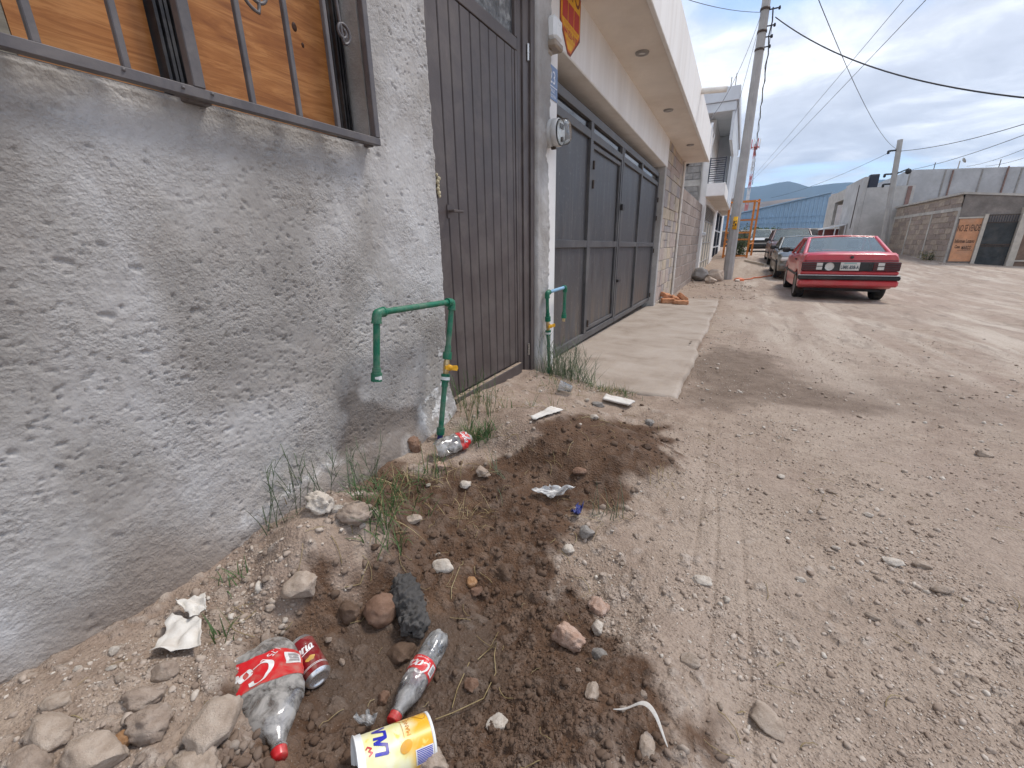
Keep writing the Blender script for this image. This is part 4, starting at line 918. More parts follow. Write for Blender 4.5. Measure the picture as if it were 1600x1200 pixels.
# grey two storey house behind
GREYH = M('grey_cement_house', (.46, .465, .475), .95, 0, .10, 1.2, .3, 20, dirt=(.36, .36, .365), dirt_amt=.6, dsc=.6)
gh = empty('grey_house', (9, 36, 0), 'long grey cement house with flat roof standing behind the brown corner building', 'house')
MB().prism([(8.46, 36, 0), (19, 36, 0), (19, 36, 4.45), (8.46, 36, 4.97)], (0, 9, 0)).build('house_body', GREYH, gh, True)
for (x, w) in ((10.4, .06), (12.7, .05)): MB().box((x, 35.9, 2.7), (x+w, 35.995, 4.8)).build('downpipe', M('rusty_pipe', (.26, .17, .14), .7, .1, .1, 6), gh, True)
for k in range(6): MB().box((8.47+1.6*k, 35.97, 2.7), (8.54+1.6*k, 35.998, 4.92-.085*k)).build('wall_seam', GREYBLK, gh, True)
for (x, h) in ((9.6, .45), (12.4, .35), (13.5, .35)): MB().tube([(x, 36.2, 4.5), (x, 36.2, 4.85+h)], .02, 6).build('rebar', IRON, gh, True)
MB().tube([(10.7, 36.3, 4.7), (10.7, 36.3, 5.3)], .03, 8).lathe([(0, 0), (.12, .02), (.16, .07)], 12, 0, Matrix.Translation((10.8, 36.2, 5.27)) @ Matrix.Rotation(R(60), 4, 'Y')).build('roof_lamp', CONC, gh, True)
RAWC = M('raw_pale_concrete', (.50, .49, .475), .95, 0, .10, 1.2, .3, 20, dirt=(.33, .31, .29), dirt_amt=.6, dsc=.7)
uh = empty('unfinished_house', (6, 36, 0), 'unfinished pale concrete house with an open window hole left of the grey house', 'house')
X6 = 6.0
b = MB().box((X6, 34, 0), (X6+.2, 39.2, 4.55)).box((X6, 39.2, 0), (X6+.2, 42.4, 2.1)).box((X6, 39.2, 3.72), (X6+.2, 42.4, 4.40)).box((X6, 42.4, 0), (X6+.2, 46, 4.40)); 
for i, (a, c) in enumerate((((X6, 34, 0), (X6+.2, 39.195, 4.55)), ((X6, 39.2, 0), (X6+.2, 42.4, 2.1)), ((X6, 39.2, 3.72), (X6+.2, 42.4, 4.40)), ((X6, 42.405, 0), (X6+.2, 46, 4.40)))): MB().box(a, c).build('front_wall', RAWC if i == 0 else CONC, uh, True)
MB().box((X6+.21, 34, 0), (8.44, 34.2, 3.95)).build('side_wall', RAWC, uh, True)
MB().box((X6+.21, 34.2, 3.75), (8.40, 46, 3.92)).build('roof_slab', RAWC, uh, True); MB().box((X6+1.8, 34.3, 0), (X6+1.9, 46, 3.74)).build('inner_wall', GREYBLK, uh, True)
MB().box((X6-.03, 34.9, 1.7), (X6-.002, 35.0, 4.2)).build('downpipe', IRON, uh, True); MB().box((8.1, 33.9, 2.4), (8.28, 33.995, 3.9)).build('rusty_column', M('rusty_column', (.24, .15, .13), .8, 0, .1, 6), uh, True)
tk = MB().box((X6+.3, 34.3, 3.95), (X6+.75, 34.8, 4.70), 0, .03)
tk.build('roof_cabinet', NAVY, uh, True)
cpn = empty('carport', (5.5, 36, 0), 'small white roofed lean-to with thin posts seen above the red car roof', 'carport')
MB().prism([(4.75, 36, 1.70), (5.95, 36, 1.95), (5.95, 36, 2.03), (4.75, 36, 1.78)], (0, 2.5, 0)).build('roof', WFRAME, cpn, True)
for x in (4.8, 5.4, 5.92): MB().box((x-.03, 36.05, .2), (x+.03, 36.11, 1.7+(x-4.75)*.2)).build('post', WFRAME, cpn, True)
MB().box((4.8, 38.3, .2), (5.95, 38.4, 1.75)).build('back_panel', M('dull_red_panel', (.30, .10, .09), .7, 0, .1, 4), cpn, True)
# ---------- vehicles ----------
def car_paint(name, col, dust=(.36, .29, .23), amt=.35, coat=.6, rough=.35):
    g = nodes(name); p = g.pos(True); n = g.noise(p, 3, 6, .6); n2 = g.noise(p, 40, 4, .6)
    sp = g.N('ShaderNodeSeparateXYZ'); g.L(p, sp.inputs[0])
    low = g.math('MULTIPLY', g.rng(sp.outputs[2], .75, .15), .75)
    d = g.math('MULTIPLY', g.math('ADD', g.rng(n, .42, .72), low), amt); d = g.math('MINIMUM', d, .8)
    c = g.mix(g.rng(n2, .35, .65), mul(col, 1.05), mul(col, .9)); c = g.mix(d, c, dust)
    g.set('Base Color', c); g.set('Roughness', g.math('ADD', rough, g.math('MULTIPLY', d, .5))); g.set('Coat Weight', g.math('SUBTRACT', coat, g.math('MULTIPLY', d, .6))); g.set('Coat Roughness', .1)
    return g.m
TYRE = M('tyre_rubber', (.022, .021, .020), .85, 0, .1, 12, .2, 80, dirt=(.20, .16, .125), dirt_amt=.6, dsc=4, obj=True)
RIM = M('steel_rim', (.42, .42, .42), .35, .7, .08, 10, obj=True, dirt=(.2, .16, .12), dirt_amt=.4)
BLKP = M('black_plastic_trim', (.025, .025, .026), .55, 0, .1, 10, obj=True, dirt=(.16, .14, .12), dirt_amt=.35)
LENSR = M('dark_red_lens', (.085, .008, .012), .2, 0, .1, 10, obj=True, spec=.6); LENSW = M('white_lens', (.62, .60, .56), .25, 0, .06, 10, obj=True)
LENSO = M('amber_lens', (.6, .22, .04), .25, 0, .06, 10, obj=True)
def car_glass(name, tint):
    g = nodes(name); N = g.N; L = g.L; g.m.node_tree.nodes.remove(g.bs)
    tr = N('ShaderNodeBsdfTransparent'); tr.inputs[0].default_value = (*tint, 1); gl = N('ShaderNodeBsdfGlossy'); gl.inputs['Roughness'].default_value = .04
    lw = N('ShaderNodeFresnel'); lw.inputs[0].default_value = 1.5; mx = N('ShaderNodeMixShader')
    L(g.math('ADD', g.math('MULTIPLY', lw.outputs[0], 1.0), .06), mx.inputs[0]); L(tr.outputs[0], mx.inputs[1]); L(gl.outputs[0], mx.inputs[2])
    df = N('ShaderNodeBsdfDiffuse'); df.inputs[0].default_value = (.42, .50, .49, 1); m2 = N('ShaderNodeMixShader'); m2.inputs[0].default_value = .22
    L(mx.outputs[0], m2.inputs[1]); L(df.outputs[0], m2.inputs[2]); L(m2.outputs[0], g.out.inputs[0]); return g.m
GLASS = car_glass('car_glass', (.80, .90, .92))
SEATM = M('grey_car_upholstery', (.46, .47, .47), .9, 0, .08, 10, obj=True)
def make_car(name, label, cat, loc, rz, paint, L, Wd, belt, roofz, prof, wheels, gh, sill=.22, group=None):
    """prof: (y, half width factor, deck z, underside z); gh: greenhouse y of rear base, rear top, front top, front base; y=0 is the rear bumper"""
    root = empty(name, loc, label, cat, group, rz); hw = Wd/2
    ys = sorted(set([p[0] for p in prof]+list(np.linspace(.02, L-.02, 46))+[w+d for w in wheels for d in (-.36, -.33, -.27, -.18, -.09, 0, .09, .18, .27, .33, .36)]))
    P = np.array(prof); b = MB(); n = None; ring = []
    for y in ys:
        wf = np.interp(y, P[:, 0], P[:, 1])*hw; dz = np.interp(y, P[:, 0], P[:, 2]); zb = np.interp(y, P[:, 0], P[:, 3])
        za = zb
        for w in wheels:
            d = abs(y-w)
            if d < .345: za = max(za, .30+math.sqrt(max(0, .345**2-d*d)))
        za = min(za, dz-.12); m = za+(dz-za)*.55; bz = min(belt, dz-.02)
        half = [(wf*.55, max(zb, .2)), (wf*.93, za), (wf*.985, za+.05*(dz-za)), (wf, m), (wf*.985, za+(dz-za)*.80), (wf*.945, dz-.035), (wf*.89, dz), (wf*.45, dz+.018)]
        ring.append([(-x, y, z) for x, z in half[::-1]]+[(x, y, z) for x, z in half])
    k = len(ring[0]); V = [q for r_ in ring for q in r_]
    F = [(i*k+j, i*k+j+1, (i+1)*k+j+1, (i+1)*k+j) for i in range(len(ring)-1) for j in range(k-1)]+[(i*k+k-1, i*k, (i+1)*k, (i+1)*k+k-1) for i in range(len(ring)-1)]
    F += [list(range(k))[::-1], [(len(ring)-1)*k+j for j in range(k)]]
    b.add(V, F, 0, True); body = b.build('body', paint, root)
    mod = body.modifiers.new('edge', 'EDGE_SPLIT'); mod.split_angle = R(38)
    # greenhouse: pillars and roof are paint, panes are glass
    rb, rt, ft, fb = gh; bw, tw_ = hw*.905, hw*.745
    def pt(y, s, t):                       # t 0 at belt, 1 at roof
        return (s*(bw+(tw_-bw)*t), y, belt+(roofz-.05-belt)*t)
    roof = MB(); R_ = []
    for i in range(9):
        t = i/8; y = rt+(ft-rt)*t; zc = roofz-.05+.05*math.sin(math.pi*(.12+.76*t)); row = []
        for j in range(9):
            u = -1+2*j/8; row.append((u*tw_, y, zc-.035*u*u))
        R_ += row
    roof.add(R_, [(i*9+j, i*9+j+1, (i+1)*9+j+1, (i+1)*9+j) for i in range(8) for j in range(8)], 0, True)
    zr = roofz-.05
    def strip(a, c, e, f): roof.add([a, c, e, f], [(0, 1, 2, 3)], 0, False)
    def lerp(a, c, t): return tuple(a[i]+(c[i]-a[i])*t for i in range(3))
    for s in (-1, 1):
        B0, T0, T1, B1 = (s*bw, rb, belt-.01), (s*tw_, rt, zr-.02), (s*tw_, ft, zr-.02), (s*bw, fb, belt-.01)
        B0i, T0i = (s*bw*.90, rb-.0, belt-.01), (s*tw_*.92, rt-.02, zr)
        roof.tube([lerp(B0, T0, 0), lerp(B0, T0, .5), T0], .045, 6); roof.tube([T0, lerp(T0, T1, .5), T1], .04, 6); roof.tube([T1, B1], .04, 6)
        my = (rt+ft)/2+.12; roof.tube([(s*tw_, my, zr-.02), (s*bw, my+.02, belt-.01)], .03, 6)
        qy = rb+(fb-rb)*.20
    roof.tube([(-tw_, rt, zr-.02), (0, rt-.03, zr+.015), (tw_, rt, zr-.02)], .035, 6); roof.tube([(-tw_, ft, zr-.02), (0, ft+.03, zr+.01), (tw_, ft, zr-.02)], .035, 6)
    ro = roof.build('roof', paint, root)
    def pane(nm, q, parent=root, sub=6, bulge=(0, 0, 0)):
        a, c, e, f = q; V = []
        for i in range(sub+1):
            for j in range(sub+1):
                u, v = i/sub, j/sub; p0 = lerp(a, c, u); p1 = lerp(f, e, u); p = lerp(p0, p1, v); w = math.sin(math.pi*u)
                V.append((p[0]+bulge[0]*w, p[1]+bulge[1]*w, p[2]+bulge[2]*w))
        return MB().add(V, [(i*(sub+1)+j, (i+1)*(sub+1)+j, (i+1)*(sub+1)+j+1, i*(sub+1)+j+1) for i in range(sub) for j in range(sub)], 0, True).build(nm, GLASS, parent)
    rg = pane('rear_window', ((-bw*.93, rb, belt), (bw*.93, rb, belt), (tw_*.95, rt, zr), (-tw_*.95, rt, zr)), bulge=(0, -.07, .01))
    ws = pane('windscreen', ((-bw*.93, fb, belt), (bw*.93, fb, belt), (tw_*.95, ft, zr), (-tw_*.95, ft, zr)), bulge=(0, .08, .01))
    for s in (-1, 1): pane('side_window', ((s*bw*.985, rb+.1, belt), (s*bw*.985, fb-.06, belt), (s*tw_, ft, zr-.03), (s*tw_, rt+.03, zr-.03)))
    for y in wheels:
        for s in (-1, 1):
            X = Matrix.Translation((s*(hw-.19), y, .30)) @ Matrix.Rotation(R(90)*s, 4, 'Y')
            w = MB().lathe([(.20, -.02), (.27, -.02), (.296, .01), (.302, .05), (.302, .13), (.296, .165), (.27, .185), (.215, .18)], 32, 0, X).build('wheel', TYRE, root)
            MB().lathe([(0, .135), (.05, .14), (.06, .155), (.075, .15), (.14, .13), (.185, .155), (.212, .178), (.218, .16)], 28, 0, X).build('rim', RIM, w)
    MB().box((-hw*.82, .35, .21), (hw*.82, L-.35, .34)).build('underbody', BLKP, root)
    sy = (rb+fb)/2
    for x in (-.36, .36):
        s = MB().box((x-.24, sy+.15, .45), (x+.24, sy+.28, belt+.06), 0, .06).build('seat', SEATM, root)
        MB().box((x-.13, sy+.14, belt+.09), (x+.13, sy+.23, belt+.28), 0, .05).tube([(x-.06, sy+.19, belt+.02), (x-.06, sy+.19, belt+.12)], .008, 6).tube([(x+.06, sy+.19, belt+.02), (x+.06, sy+.19, belt+.12)], .008, 6).build('headrest', SEATM, s)
    MB().box((-.62, rb+.38, .45), (.62, rb+.52, belt-.01), 0, .06).build('rear_seat', SEATM, root)
    MB().box((-bw*.93, rb+.02, belt+.012), (bw*.93, fb-.02, belt+.052), 0, .01).build('interior_trim', BLKP, root)
    hl = MB().add([(x*.96, y, z-.03) for x, y, z in R_], [(i*9+j, i*9+j+1, (i+1)*9+j+1, (i+1)*9+j) for i in range(8) for j in range(8)], 0, True).build('headliner', SEATM, root)
    MB().box((-bw*.9, fb-.45, .6), (bw*.9, fb-.1, belt-.02), 0, .05).build('dashboard', BLKP, root)
    MB().tube([(-.36+.18*math.cos(a), fb-.55, belt-.02+.18*math.sin(a)) for a in np.linspace(0, 6.28, 20)], .016, 6).build('steering_wheel', BLKP, root)
    for s in (-1, 1):
        MB().box((s*(hw+.02), fb-.28, belt+.0), (s*(hw+.19), fb-.17, belt+.13), 0, .03).box((s*(hw-.06), fb-.24, belt+.02), (s*(hw+.03), fb-.19, belt+.07)).build('wing_mirror', BLKP, root)
        MB().box((s*(hw+.001), .55, .52), (s*(hw+.014), L-.6, .57), 0, .004).build('side_moulding', BLKP, root)
        for y in (rb+.72,): MB().box((s*(hw*.985), y, belt-.14), (s*(hw*.985+.022), y+.17, belt-.105), 0, .006).build('door_handle', BLKP, root)
    return root
RED_P = car_paint('faded_red_paint', (.52, .014, .028), amt=.22, dust=(.42, .27, .22)); GRN_P = car_paint('dark_green_grey_paint', (.055, .062, .058), amt=.45, dust=(.30, .25, .19)); MAR_P = car_paint('dull_maroon_paint', (.11, .045, .045), amt=.4); WHT_P = car_paint('dusty_white_paint', (.55, .55, .53), amt=.3)
# red hatchback coupe, seen from behind
CX, CY = 2.09, 11.45; CZ = float(street_z(12.6))-.012
red = make_car('parked_car', 'faded red two door car parked on the dirt, seen from behind', 'car', (CX, CY, CZ), 0, RED_P, 4.35, 1.69, .985, 1.395,
    [(0, .90, .70, .36), (.03, .965, .98, .34), (.10, .985, 1.02, .30), (.6, 1.0, 1.03, .24), (2.2, 1.0, .96, .20), (3.3, .99, .95, .20), (4.1, .95, .80, .24), (4.28, .90, .72, .3), (4.35, .82, .62, .36)], (.80, 3.25), (.52, 1.42, 2.35, 3.10))
b = MB()                                          # rear end: bumper, light band, plate
bp = MB().box((-.865, -.075, .345), (.865, .12, .475), 0, .03).build('bumper', RED_P, red)
MB().box((-.875, -.095, .478), (.875, .12, .560), 0, .02).build('bumper_strip', BLKP, bp)
MB().box((-.872, -.097, .561), (.872, .10, .580), 0, .008).build('bumper_trim', CHROME, bp)
MB().box((-.842, -.028, .582), (.842, .05, .655), 0, .02).build('rear_panel', RED_P, red)
band = MB().box((-.838, -.045, .662), (.838, .03, .842), 0, .012).build('light_band', BLKP, red)
for s in (-1, 1):
    tl = MB().box((s*.40 if s > 0 else s*.835, -.055, .672), (s*.835 if s > 0 else s*.47, -.046, .833), 0, .004).build('tail_light', LENSR, red)
    for z in (.715, .755, .795): MB().box((s*.835, -.0585, z-.006), (s*.42, -.0552, z+.006)).build('light_rib', BLKP, tl)
    for z in (.687, .765): MB().box((s*.47, -.0605, z), (s*.575, -.0585, z+.062), 0, .003).build('reverse_light', LENSW, tl)
MB().lathe([(0, -.004), (.06, -.003), (.083, 0), (.083, .01)], 20, 0, Matrix.Translation((-.345, -.050, .752)) @ Matrix.Rotation(R(90), 4, 'X')).build('filler_cap', LENSW, red)
MB().lathe([(0, .004), (.025, .003), (.03, 0)], 14, 0, Matrix.Translation((.345, -.049, .80)) @ Matrix.Rotation(R(90), 4, 'X')).build('lock', BLKP, red)
lp = MB().box((-.16, -.062, .672), (.17, -.052, .835), 0, .004).build('licence_plate', LENSW, red)
PTX = Matrix(((1, 0, 0, 0), (0, 0, -1, 0), (0, 1, 0, 0), (0, 0, 0, 1)))
V, F = text_geo('UMK-838-A', .10, font_w=.62, bold=.003); MB().add(V, F, 0, False, Matrix.Translation((.005, -.0635, .735)) @ PTX).build('lettering', M('plate_ink', (.05, .07, .09), .5, 0, .05, 10), lp)
MB().box((-.10, -.0638, .805), (.11, -.0625, .825)).build('plate_band', M('plate_green', (.25, .42, .40), .5, 0, .05, 10), lp)
MB().lathe([(0, .004), (.028, .003), (.032, 0)], 16, 0, Matrix.Translation((.02, -.006, .94)) @ Matrix.Rotation(R(80), 4, 'X')).build('badge', BLKP, red)
MB().box((-.80, -.012, .868), (.80, -.002, .876)).build('lid_seam', BLKP, red)
MB().box((.30, .62, 1.0), (.62, .64, 1.045)).build('window_sticker', LENSW, red)
# dark grey green sedan facing the camera, its nose tucked behind the red car
grn = make_car('parked_car', 'dusty dark green grey car facing forward, parked just beyond the red car', 'car', (2.0, 21.25, float(street_z(18.5))-.01), R(180), GRN_P, 4.3, 1.70, .95, 1.40,
    [(0, .85, .62, .36), (.1, .95, .95, .3), (.6, .99, .98, .24), (2.0, 1, .95, .2), (3.0, 1, .92, .2), (3.7, .97, .84, .22), (4.15, .9, .72, .26), (4.3, .78, .56, .34)], (.85, 3.45), (.45, 1.25, 2.15, 2.95))
for s in (-1, 1):
    MB().box((s*.46, 4.13, .58), (s*.76, 4.26, .70), 0, .03).build('headlight', LENSW, grn)
MB().box((-.40, 4.22, .58), (.40, 4.275, .68), 0, .01).build('grille', BLKP, grn)
MB().box((-.80, 4.10, .30), (.80, 4.33, .50), 0, .05).build('bumper', GRN_P, grn)
# maroon pickup behind it
mar = make_car('parked_suv', 'dull maroon boxy car with black mirror, mostly hidden behind the dark green car', 'car', (2.05, 27.0, .0), R(180), MAR_P, 4.5, 1.78, 1.06, 1.62,
    [(0, .95, .9, .4), (.1, .98, 1.06, .36), (1.5, 1, 1.08, .28), (3.0, 1, 1.05, .28), (4.2, .98, .98, .3), (4.5, .9, .80, .38)], (.9, 3.6), (.15, .35, 2.35, 2.95))
MB().box((-.84, 4.40, .42), (.84, 4.58, .60), 0, .03).build('bumper', BLKP, mar)
for s in (-1, 1): MB().box((s*.55, 4.42, .70), (s*.82, 4.50, .84), 0, .02).build('headlight', LENSW, mar)
# light pickup at the far end, facing us
van = make_car('pickup_truck', 'small dusty white pickup parked facing forward at the far end of the street', 'truck', (1.28, 42.0, .27), R(180), WHT_P, 4.6, 1.62, 1.02, 1.62,
    [(0, .95, .95, .45), (2.2, 1, .98, .34), (3.0, 1, 1.02, .34), (4.3, .98, .95, .34), (4.6, .95, .82, .42)], (.9, 3.7), (1.95, 2.05, 2.75, 3.25))
MB().box((-.78, 4.60, .66), (.78, 4.64, .84), 0, .01).build('grille', BLKP, van); MB().box((-.80, 4.58, .36), (.80, 4.72, .56), 0, .03).build('bumper', BLKP, van)
for s in (-1, 1): MB().box((s*.55, 4.62, .68), (s*.76, 4.66, .82), 0, .02).build('headlight', LENSO, van)
# ---------- green standpipes ----------
PPR = M('green_water_pipe', (.012, .155, .085), .42, 0, .08, 10, dirt=(.24, .25, .20), dirt_amt=.6, dsc=9)
PPB = M('pale_blue_pipe', (.22, .42, .60), .45, 0, .08, 10, dirt=(.3, .33, .33), dirt_amt=.3)
LABELW = M('white_pipe_label', (.75, .77, .75), .6, 0, .05, 30); BRASS2 = M('brass_fitting', (.62, .47, .25), .35, .8, .1, 30); DKBLUE = M('dark_blue_plastic', (.03, .04, .18), .5, 0, .1, 20)
def pipe_sock(mb, a, c, r, mi=0): return mb.tube([a, c], r, 16, mi)
def standpipe(name, label, P, vz, horiz_mat, tip_brass):
    """P: foot, top elbow, far elbow, open end"""
    P = [Vector(p) for p in P]; root = empty(name, P[0], label, 'water pipe', 'green standpipes beside the doors')
    def along(i, t): return P[i].lerp(P[i+1], t)
    r = .0135; rs_ = .0185
    tv = (vz-P[0].z)/(P[1].z-P[0].z); gap = .032/(P[1]-P[0]).length
    MB().tube([P[0], along(0, tv-gap*1.6)], r, 16).build('riser', PPR, root, True)
    MB().tube([along(0, tv+gap*1.6), P[1]], r, 16).build('riser', PPR, root, True)
    MB().tube([P[1], P[2]], r, 16).build('crosspipe', horiz_mat, root, True)
    MB().tube([P[2], P[3]], r, 16).build('drop_pipe', PPR, root, True)
    for i, (a, c) in enumerate(((P[0], P[2]), (P[1], P[3]))):
        e = P[i+1]; u = (a-e).normalized(); w = (c-e).normalized(); arc = [e+u*.038, e+u*.024]+[e+(u*(1-t)+w*t)*.018*(1-.55*math.sin(math.pi*t)) for t in (.15, .35, .5, .65, .85)]+[e+w*.024, e+w*.038]
        MB().tube(arc, [.0195, .0195]+[.019]*5+[.0195, .0195], 18).tube([e+u*.034, e+u*.042], .021, 18).tube([e+w*.034, e+w*.042], .021, 18).build('elbow', PPR, root, True)
    ax = (P[1]-P[0]).normalized(); c = along(0, tv)
    vb = MB().tube([c-ax*.105, c-ax*.060], .0165, 16).tube([c-ax*.075, c-ax*.038], .023, 16).tube([c+ax*.038, c+ax*.075], .023, 16).tube([c+ax*.06, c+ax*.105], .0165, 16).build('valve_socket', PPR, root, True)
    MB().tube([c-ax*.037, c-ax*.018, c+ax*.018, c+ax*.037], [.013, .016, .016, .013], 14).build('valve_body', BRASS2, vb)
    f = Vector((1, -.35, 0)).normalized(); s = ax.cross(f).normalized()
    MB().tube([c+f*.012, c+f*.03], .008, 10).build('valve_stem', BRASS2, vb)
    hb = MB(); X = Matrix.Translation(c+f*.030) @ Matrix((s, ax, f)).transposed().to_4x4()
    hb.lathe([(0, .010), (.012, .010), (.016, .004), (.016, -.004), (0, -.004)], 14, 0, X).prism([X @ Vector(q) for q in ((-.030, -.009, -.002), (.042, -.013, -.002), (.048, 0, -.002), (.042, .013, -.002), (-.030, .009, -.002))], f*.010)
    hb.build('valve_handle', BRASS, vb)
    MB().tube([c-ax*.068, c-ax*.052], .0234, 16).build('label', LABELW, vb)
    d = (P[3]-P[2]).normalized()
    MB().tube([P[3]-d*.055, P[3]-d*.03], .0175, 16).build('end_collar', PPR, root, True)
    ec = MB().tube([P[3]-d*.034, P[3]], .0225, 18, cap=False).tube([P[3]-d*.034, P[3]-d*.0335], .0225, 18).tube([P[3]-d*.03, P[3]], .017, 18, cap=False).build('end_socket', PPR, root, True)
    if tip_brass: MB().tube([P[3]-d*.002, P[3]+d*.028], .013, 12).build('brass_tip', BRASS2, root, True)
    else: MB().lathe([(.0228, -.008), (.0228, .008)], 6, 0, Matrix.Translation(P[3]-d*.016), a0=R(-60), a1=R(20)).build('label', LABELW, root, True)
    MB().tube([P[0]+ax*.02, P[0]+ax*.055], .021, 16).build('foot_collar', PPR, root, True)
    MB().tube([P[0]-ax*.05, P[0]+ax*.019], .0145, 12).build('foot_stub', DKBLUE, root, True)
    return root
standpipe('standpipe', 'green plastic standpipe with yellow valve, leaning by the slatted brown door', [(-1.25, 1.573, .155), (-1.25, 1.752, .832), (-1.25, 1.236, .850), (-1.25, 1.192, .578)], .515, PPR, False)
standpipe('standpipe', 'green standpipe with pale blue crosspipe by the white pillar and grey gate', [(-1.30, 3.165, .05), (-1.30, 3.10, .735), (-1.30, 3.50, .742), (-1.30, 3.485, .475)], .47, PPB, True)
# ---------- lettering drawn as broad-nib strokes ----------
GL = {'C': (1.15, [[(1.2, 1.5), (1.08, 1.88), (.7, 2.0), (.25, 1.65), (.02, .95), (.15, .25), (.6, 0), (1.1, .25)]]),
      'o': (.78, [[(.4, 1), (.1, .8), (.02, .4), (.22, .02), (.55, .2), (.66, .62), (.5, .96), (.4, 1)]]), 'c': (.72, [[(.62, .82), (.4, 1), (.1, .8), (.02, .38), (.25, 0), (.7, .22)]]),
      'a': (.95, [[(.66, .85), (.4, 1), (.1, .78), (.02, .35), (.22, .02), (.5, .25), (.68, .9)], [(.70, 1.0), (.62, .3), (.74, .02), (.95, .2)]]), '-': (.5, [[(0, .52), (.42, .58)]]),
      'l': (.6, [[(0, .2), (.3, 1.0), (.42, 1.85), (.28, 2.0), (.15, 1.4), (.12, .25), (.3, 0), (.58, .2)]]), 'r': (.62, [[(.02, .85), (.14, 1.0), (.12, .4), (.1, 0)], [(.12, .55), (.3, .92), (.58, .95)]]),
      'i': (.42, [[(.02, .8), (.12, 1), (.08, .25), (.2, 0), (.42, .2)], [(.16, 1.42), (.22, 1.46)]]), 'V': (1.0, [[(-.05, 1.6), (.12, 1.9), (.28, .9), (.36, 0), (.6, .8), (.95, 1.95), (1.15, 1.7)]]),
      't': (.5, [[(.25, 1.65), (.12, .4), (.25, 0), (.48, .2)], [(-.08, 1.05), (.46, 1.1)]])}
def script_geo(word, h, w, slant=.32, swash=False):
    V = []; F = []; x = 0
    def smooth(P):
        P = [P[0]]+P+[P[-1]]; out = []
        for i in range(1, len(P)-2):
            for k in range(6):
                t = k/6; a, b_, c, d = (np.array(P[j]) for j in (i-1, i, i+1, i+2))
                out.append(.5*((2*b_)+(-a+c)*t+(2*a-5*b_+4*c-d)*t*t+(-a+3*b_-3*c+d)*t**3))
        return out+[np.array(P[-2])]
    def ribbon(P):
        k0 = len(V)
        for i, p in enumerate(P):
            t = P[min(i+1, len(P)-1)]-P[max(i-1, 0)]; t = t/(np.hypot(*t)+1e-9); n = np.array((-t[1], t[0])); nib = np.array((.82, .35)); s = abs(np.dot(n, nib)); q = n*(w*(.22+.78*s))
            for sg in (1, -1): z = p+sg*q; V.append(((z[0]+slant*z[1])*h, z[1]*h, 0))
        for i in range(len(P)-1): F.append((k0+2*i, k0+2*i+1, k0+2*i+3, k0+2*i+2))
    for ch in word:
        adv, st = GL[ch]
        for s in st: ribbon([q+np.array((x, 0)) for q in smooth(s)])
        x += adv+.12
    if swash: ribbon(smooth([(.5, -.35), (1.2, -.15), (x*.55, -.3), (x*.85, -.12), (x, .15)]))
    c = max(v[0] for v in V)/2; return [(a-c, b_-.5*h, z) for a, b_, z in V], F
def densify(V, F, maxlen):
    import bmesh
    b = bmesh.new(); vs = [b.verts.new(v) for v in V]
    for f in F:
        try: b.faces.new([vs[i] for i in f])
        except ValueError: pass
    bmesh.ops.triangulate(b, faces=b.faces[:])
    for _ in range(4):
        e = [e for e in b.edges if e.calc_length() > maxlen]
        if not e: break
        bmesh.ops.subdivide_edges(b, edges=e, cuts=1)
    bmesh.ops.triangulate(b, faces=[f for f in b.faces if len(f.verts) > 4]); b.verts.index_update()
    o = [tuple(v.co) for v in b.verts], [[v.index for v in f.verts] for f in b.faces]; b.free(); return o
def frame(base, top, facing):
    base, top = Vector(base), Vector(top); Z = (top-base).normalized(); N = Vector(facing); N = (N-Z*N.dot(Z)).normalized(); X = Z.cross(N)
    m = Matrix((X, -N, Z)).transposed().to_4x4(); m.translation = base; return m
PET = thin_clear('dusty_clear_plastic', tint=(.96, .97, .97), amt=.35, milky=.52, rough=.12, dirtc=(.70, .69, .67))
PETD = thin_clear('dusty_crushed_plastic', tint=(.94, .95, .95), amt=.4, milky=.72, rough=.16, dirtc=(.68, .65, .61))
def film(name, col, tr):
    g = nodes(name); n = g.noise(g.pos(True), 30, 4, .6); d = g.math('MULTIPLY', g.rng(g.noise(g.pos(True), 26, 7, .68, .5), .46, .70), .55); c = g.mix(d, g.mix(g.rng(n, .4, .7), col, mul(col, .8)), (.34, .26, .20)); g.set('Base Color', c); g.set('Roughness', g.math('ADD', g.math('MULTIPLY', d, .5), .28)); g.set('Specular IOR Level', .5); return g.m
LBL = film('red_label_film', (.62, .012, .018), 0); LBLW = film('white_label_print', (.82, .81, .80), 0); LBLG = film('grey_barcode', (.18, .17, .18), 0)
CAPR = film('red_screw_cap', (.55, .015, .02), 0)
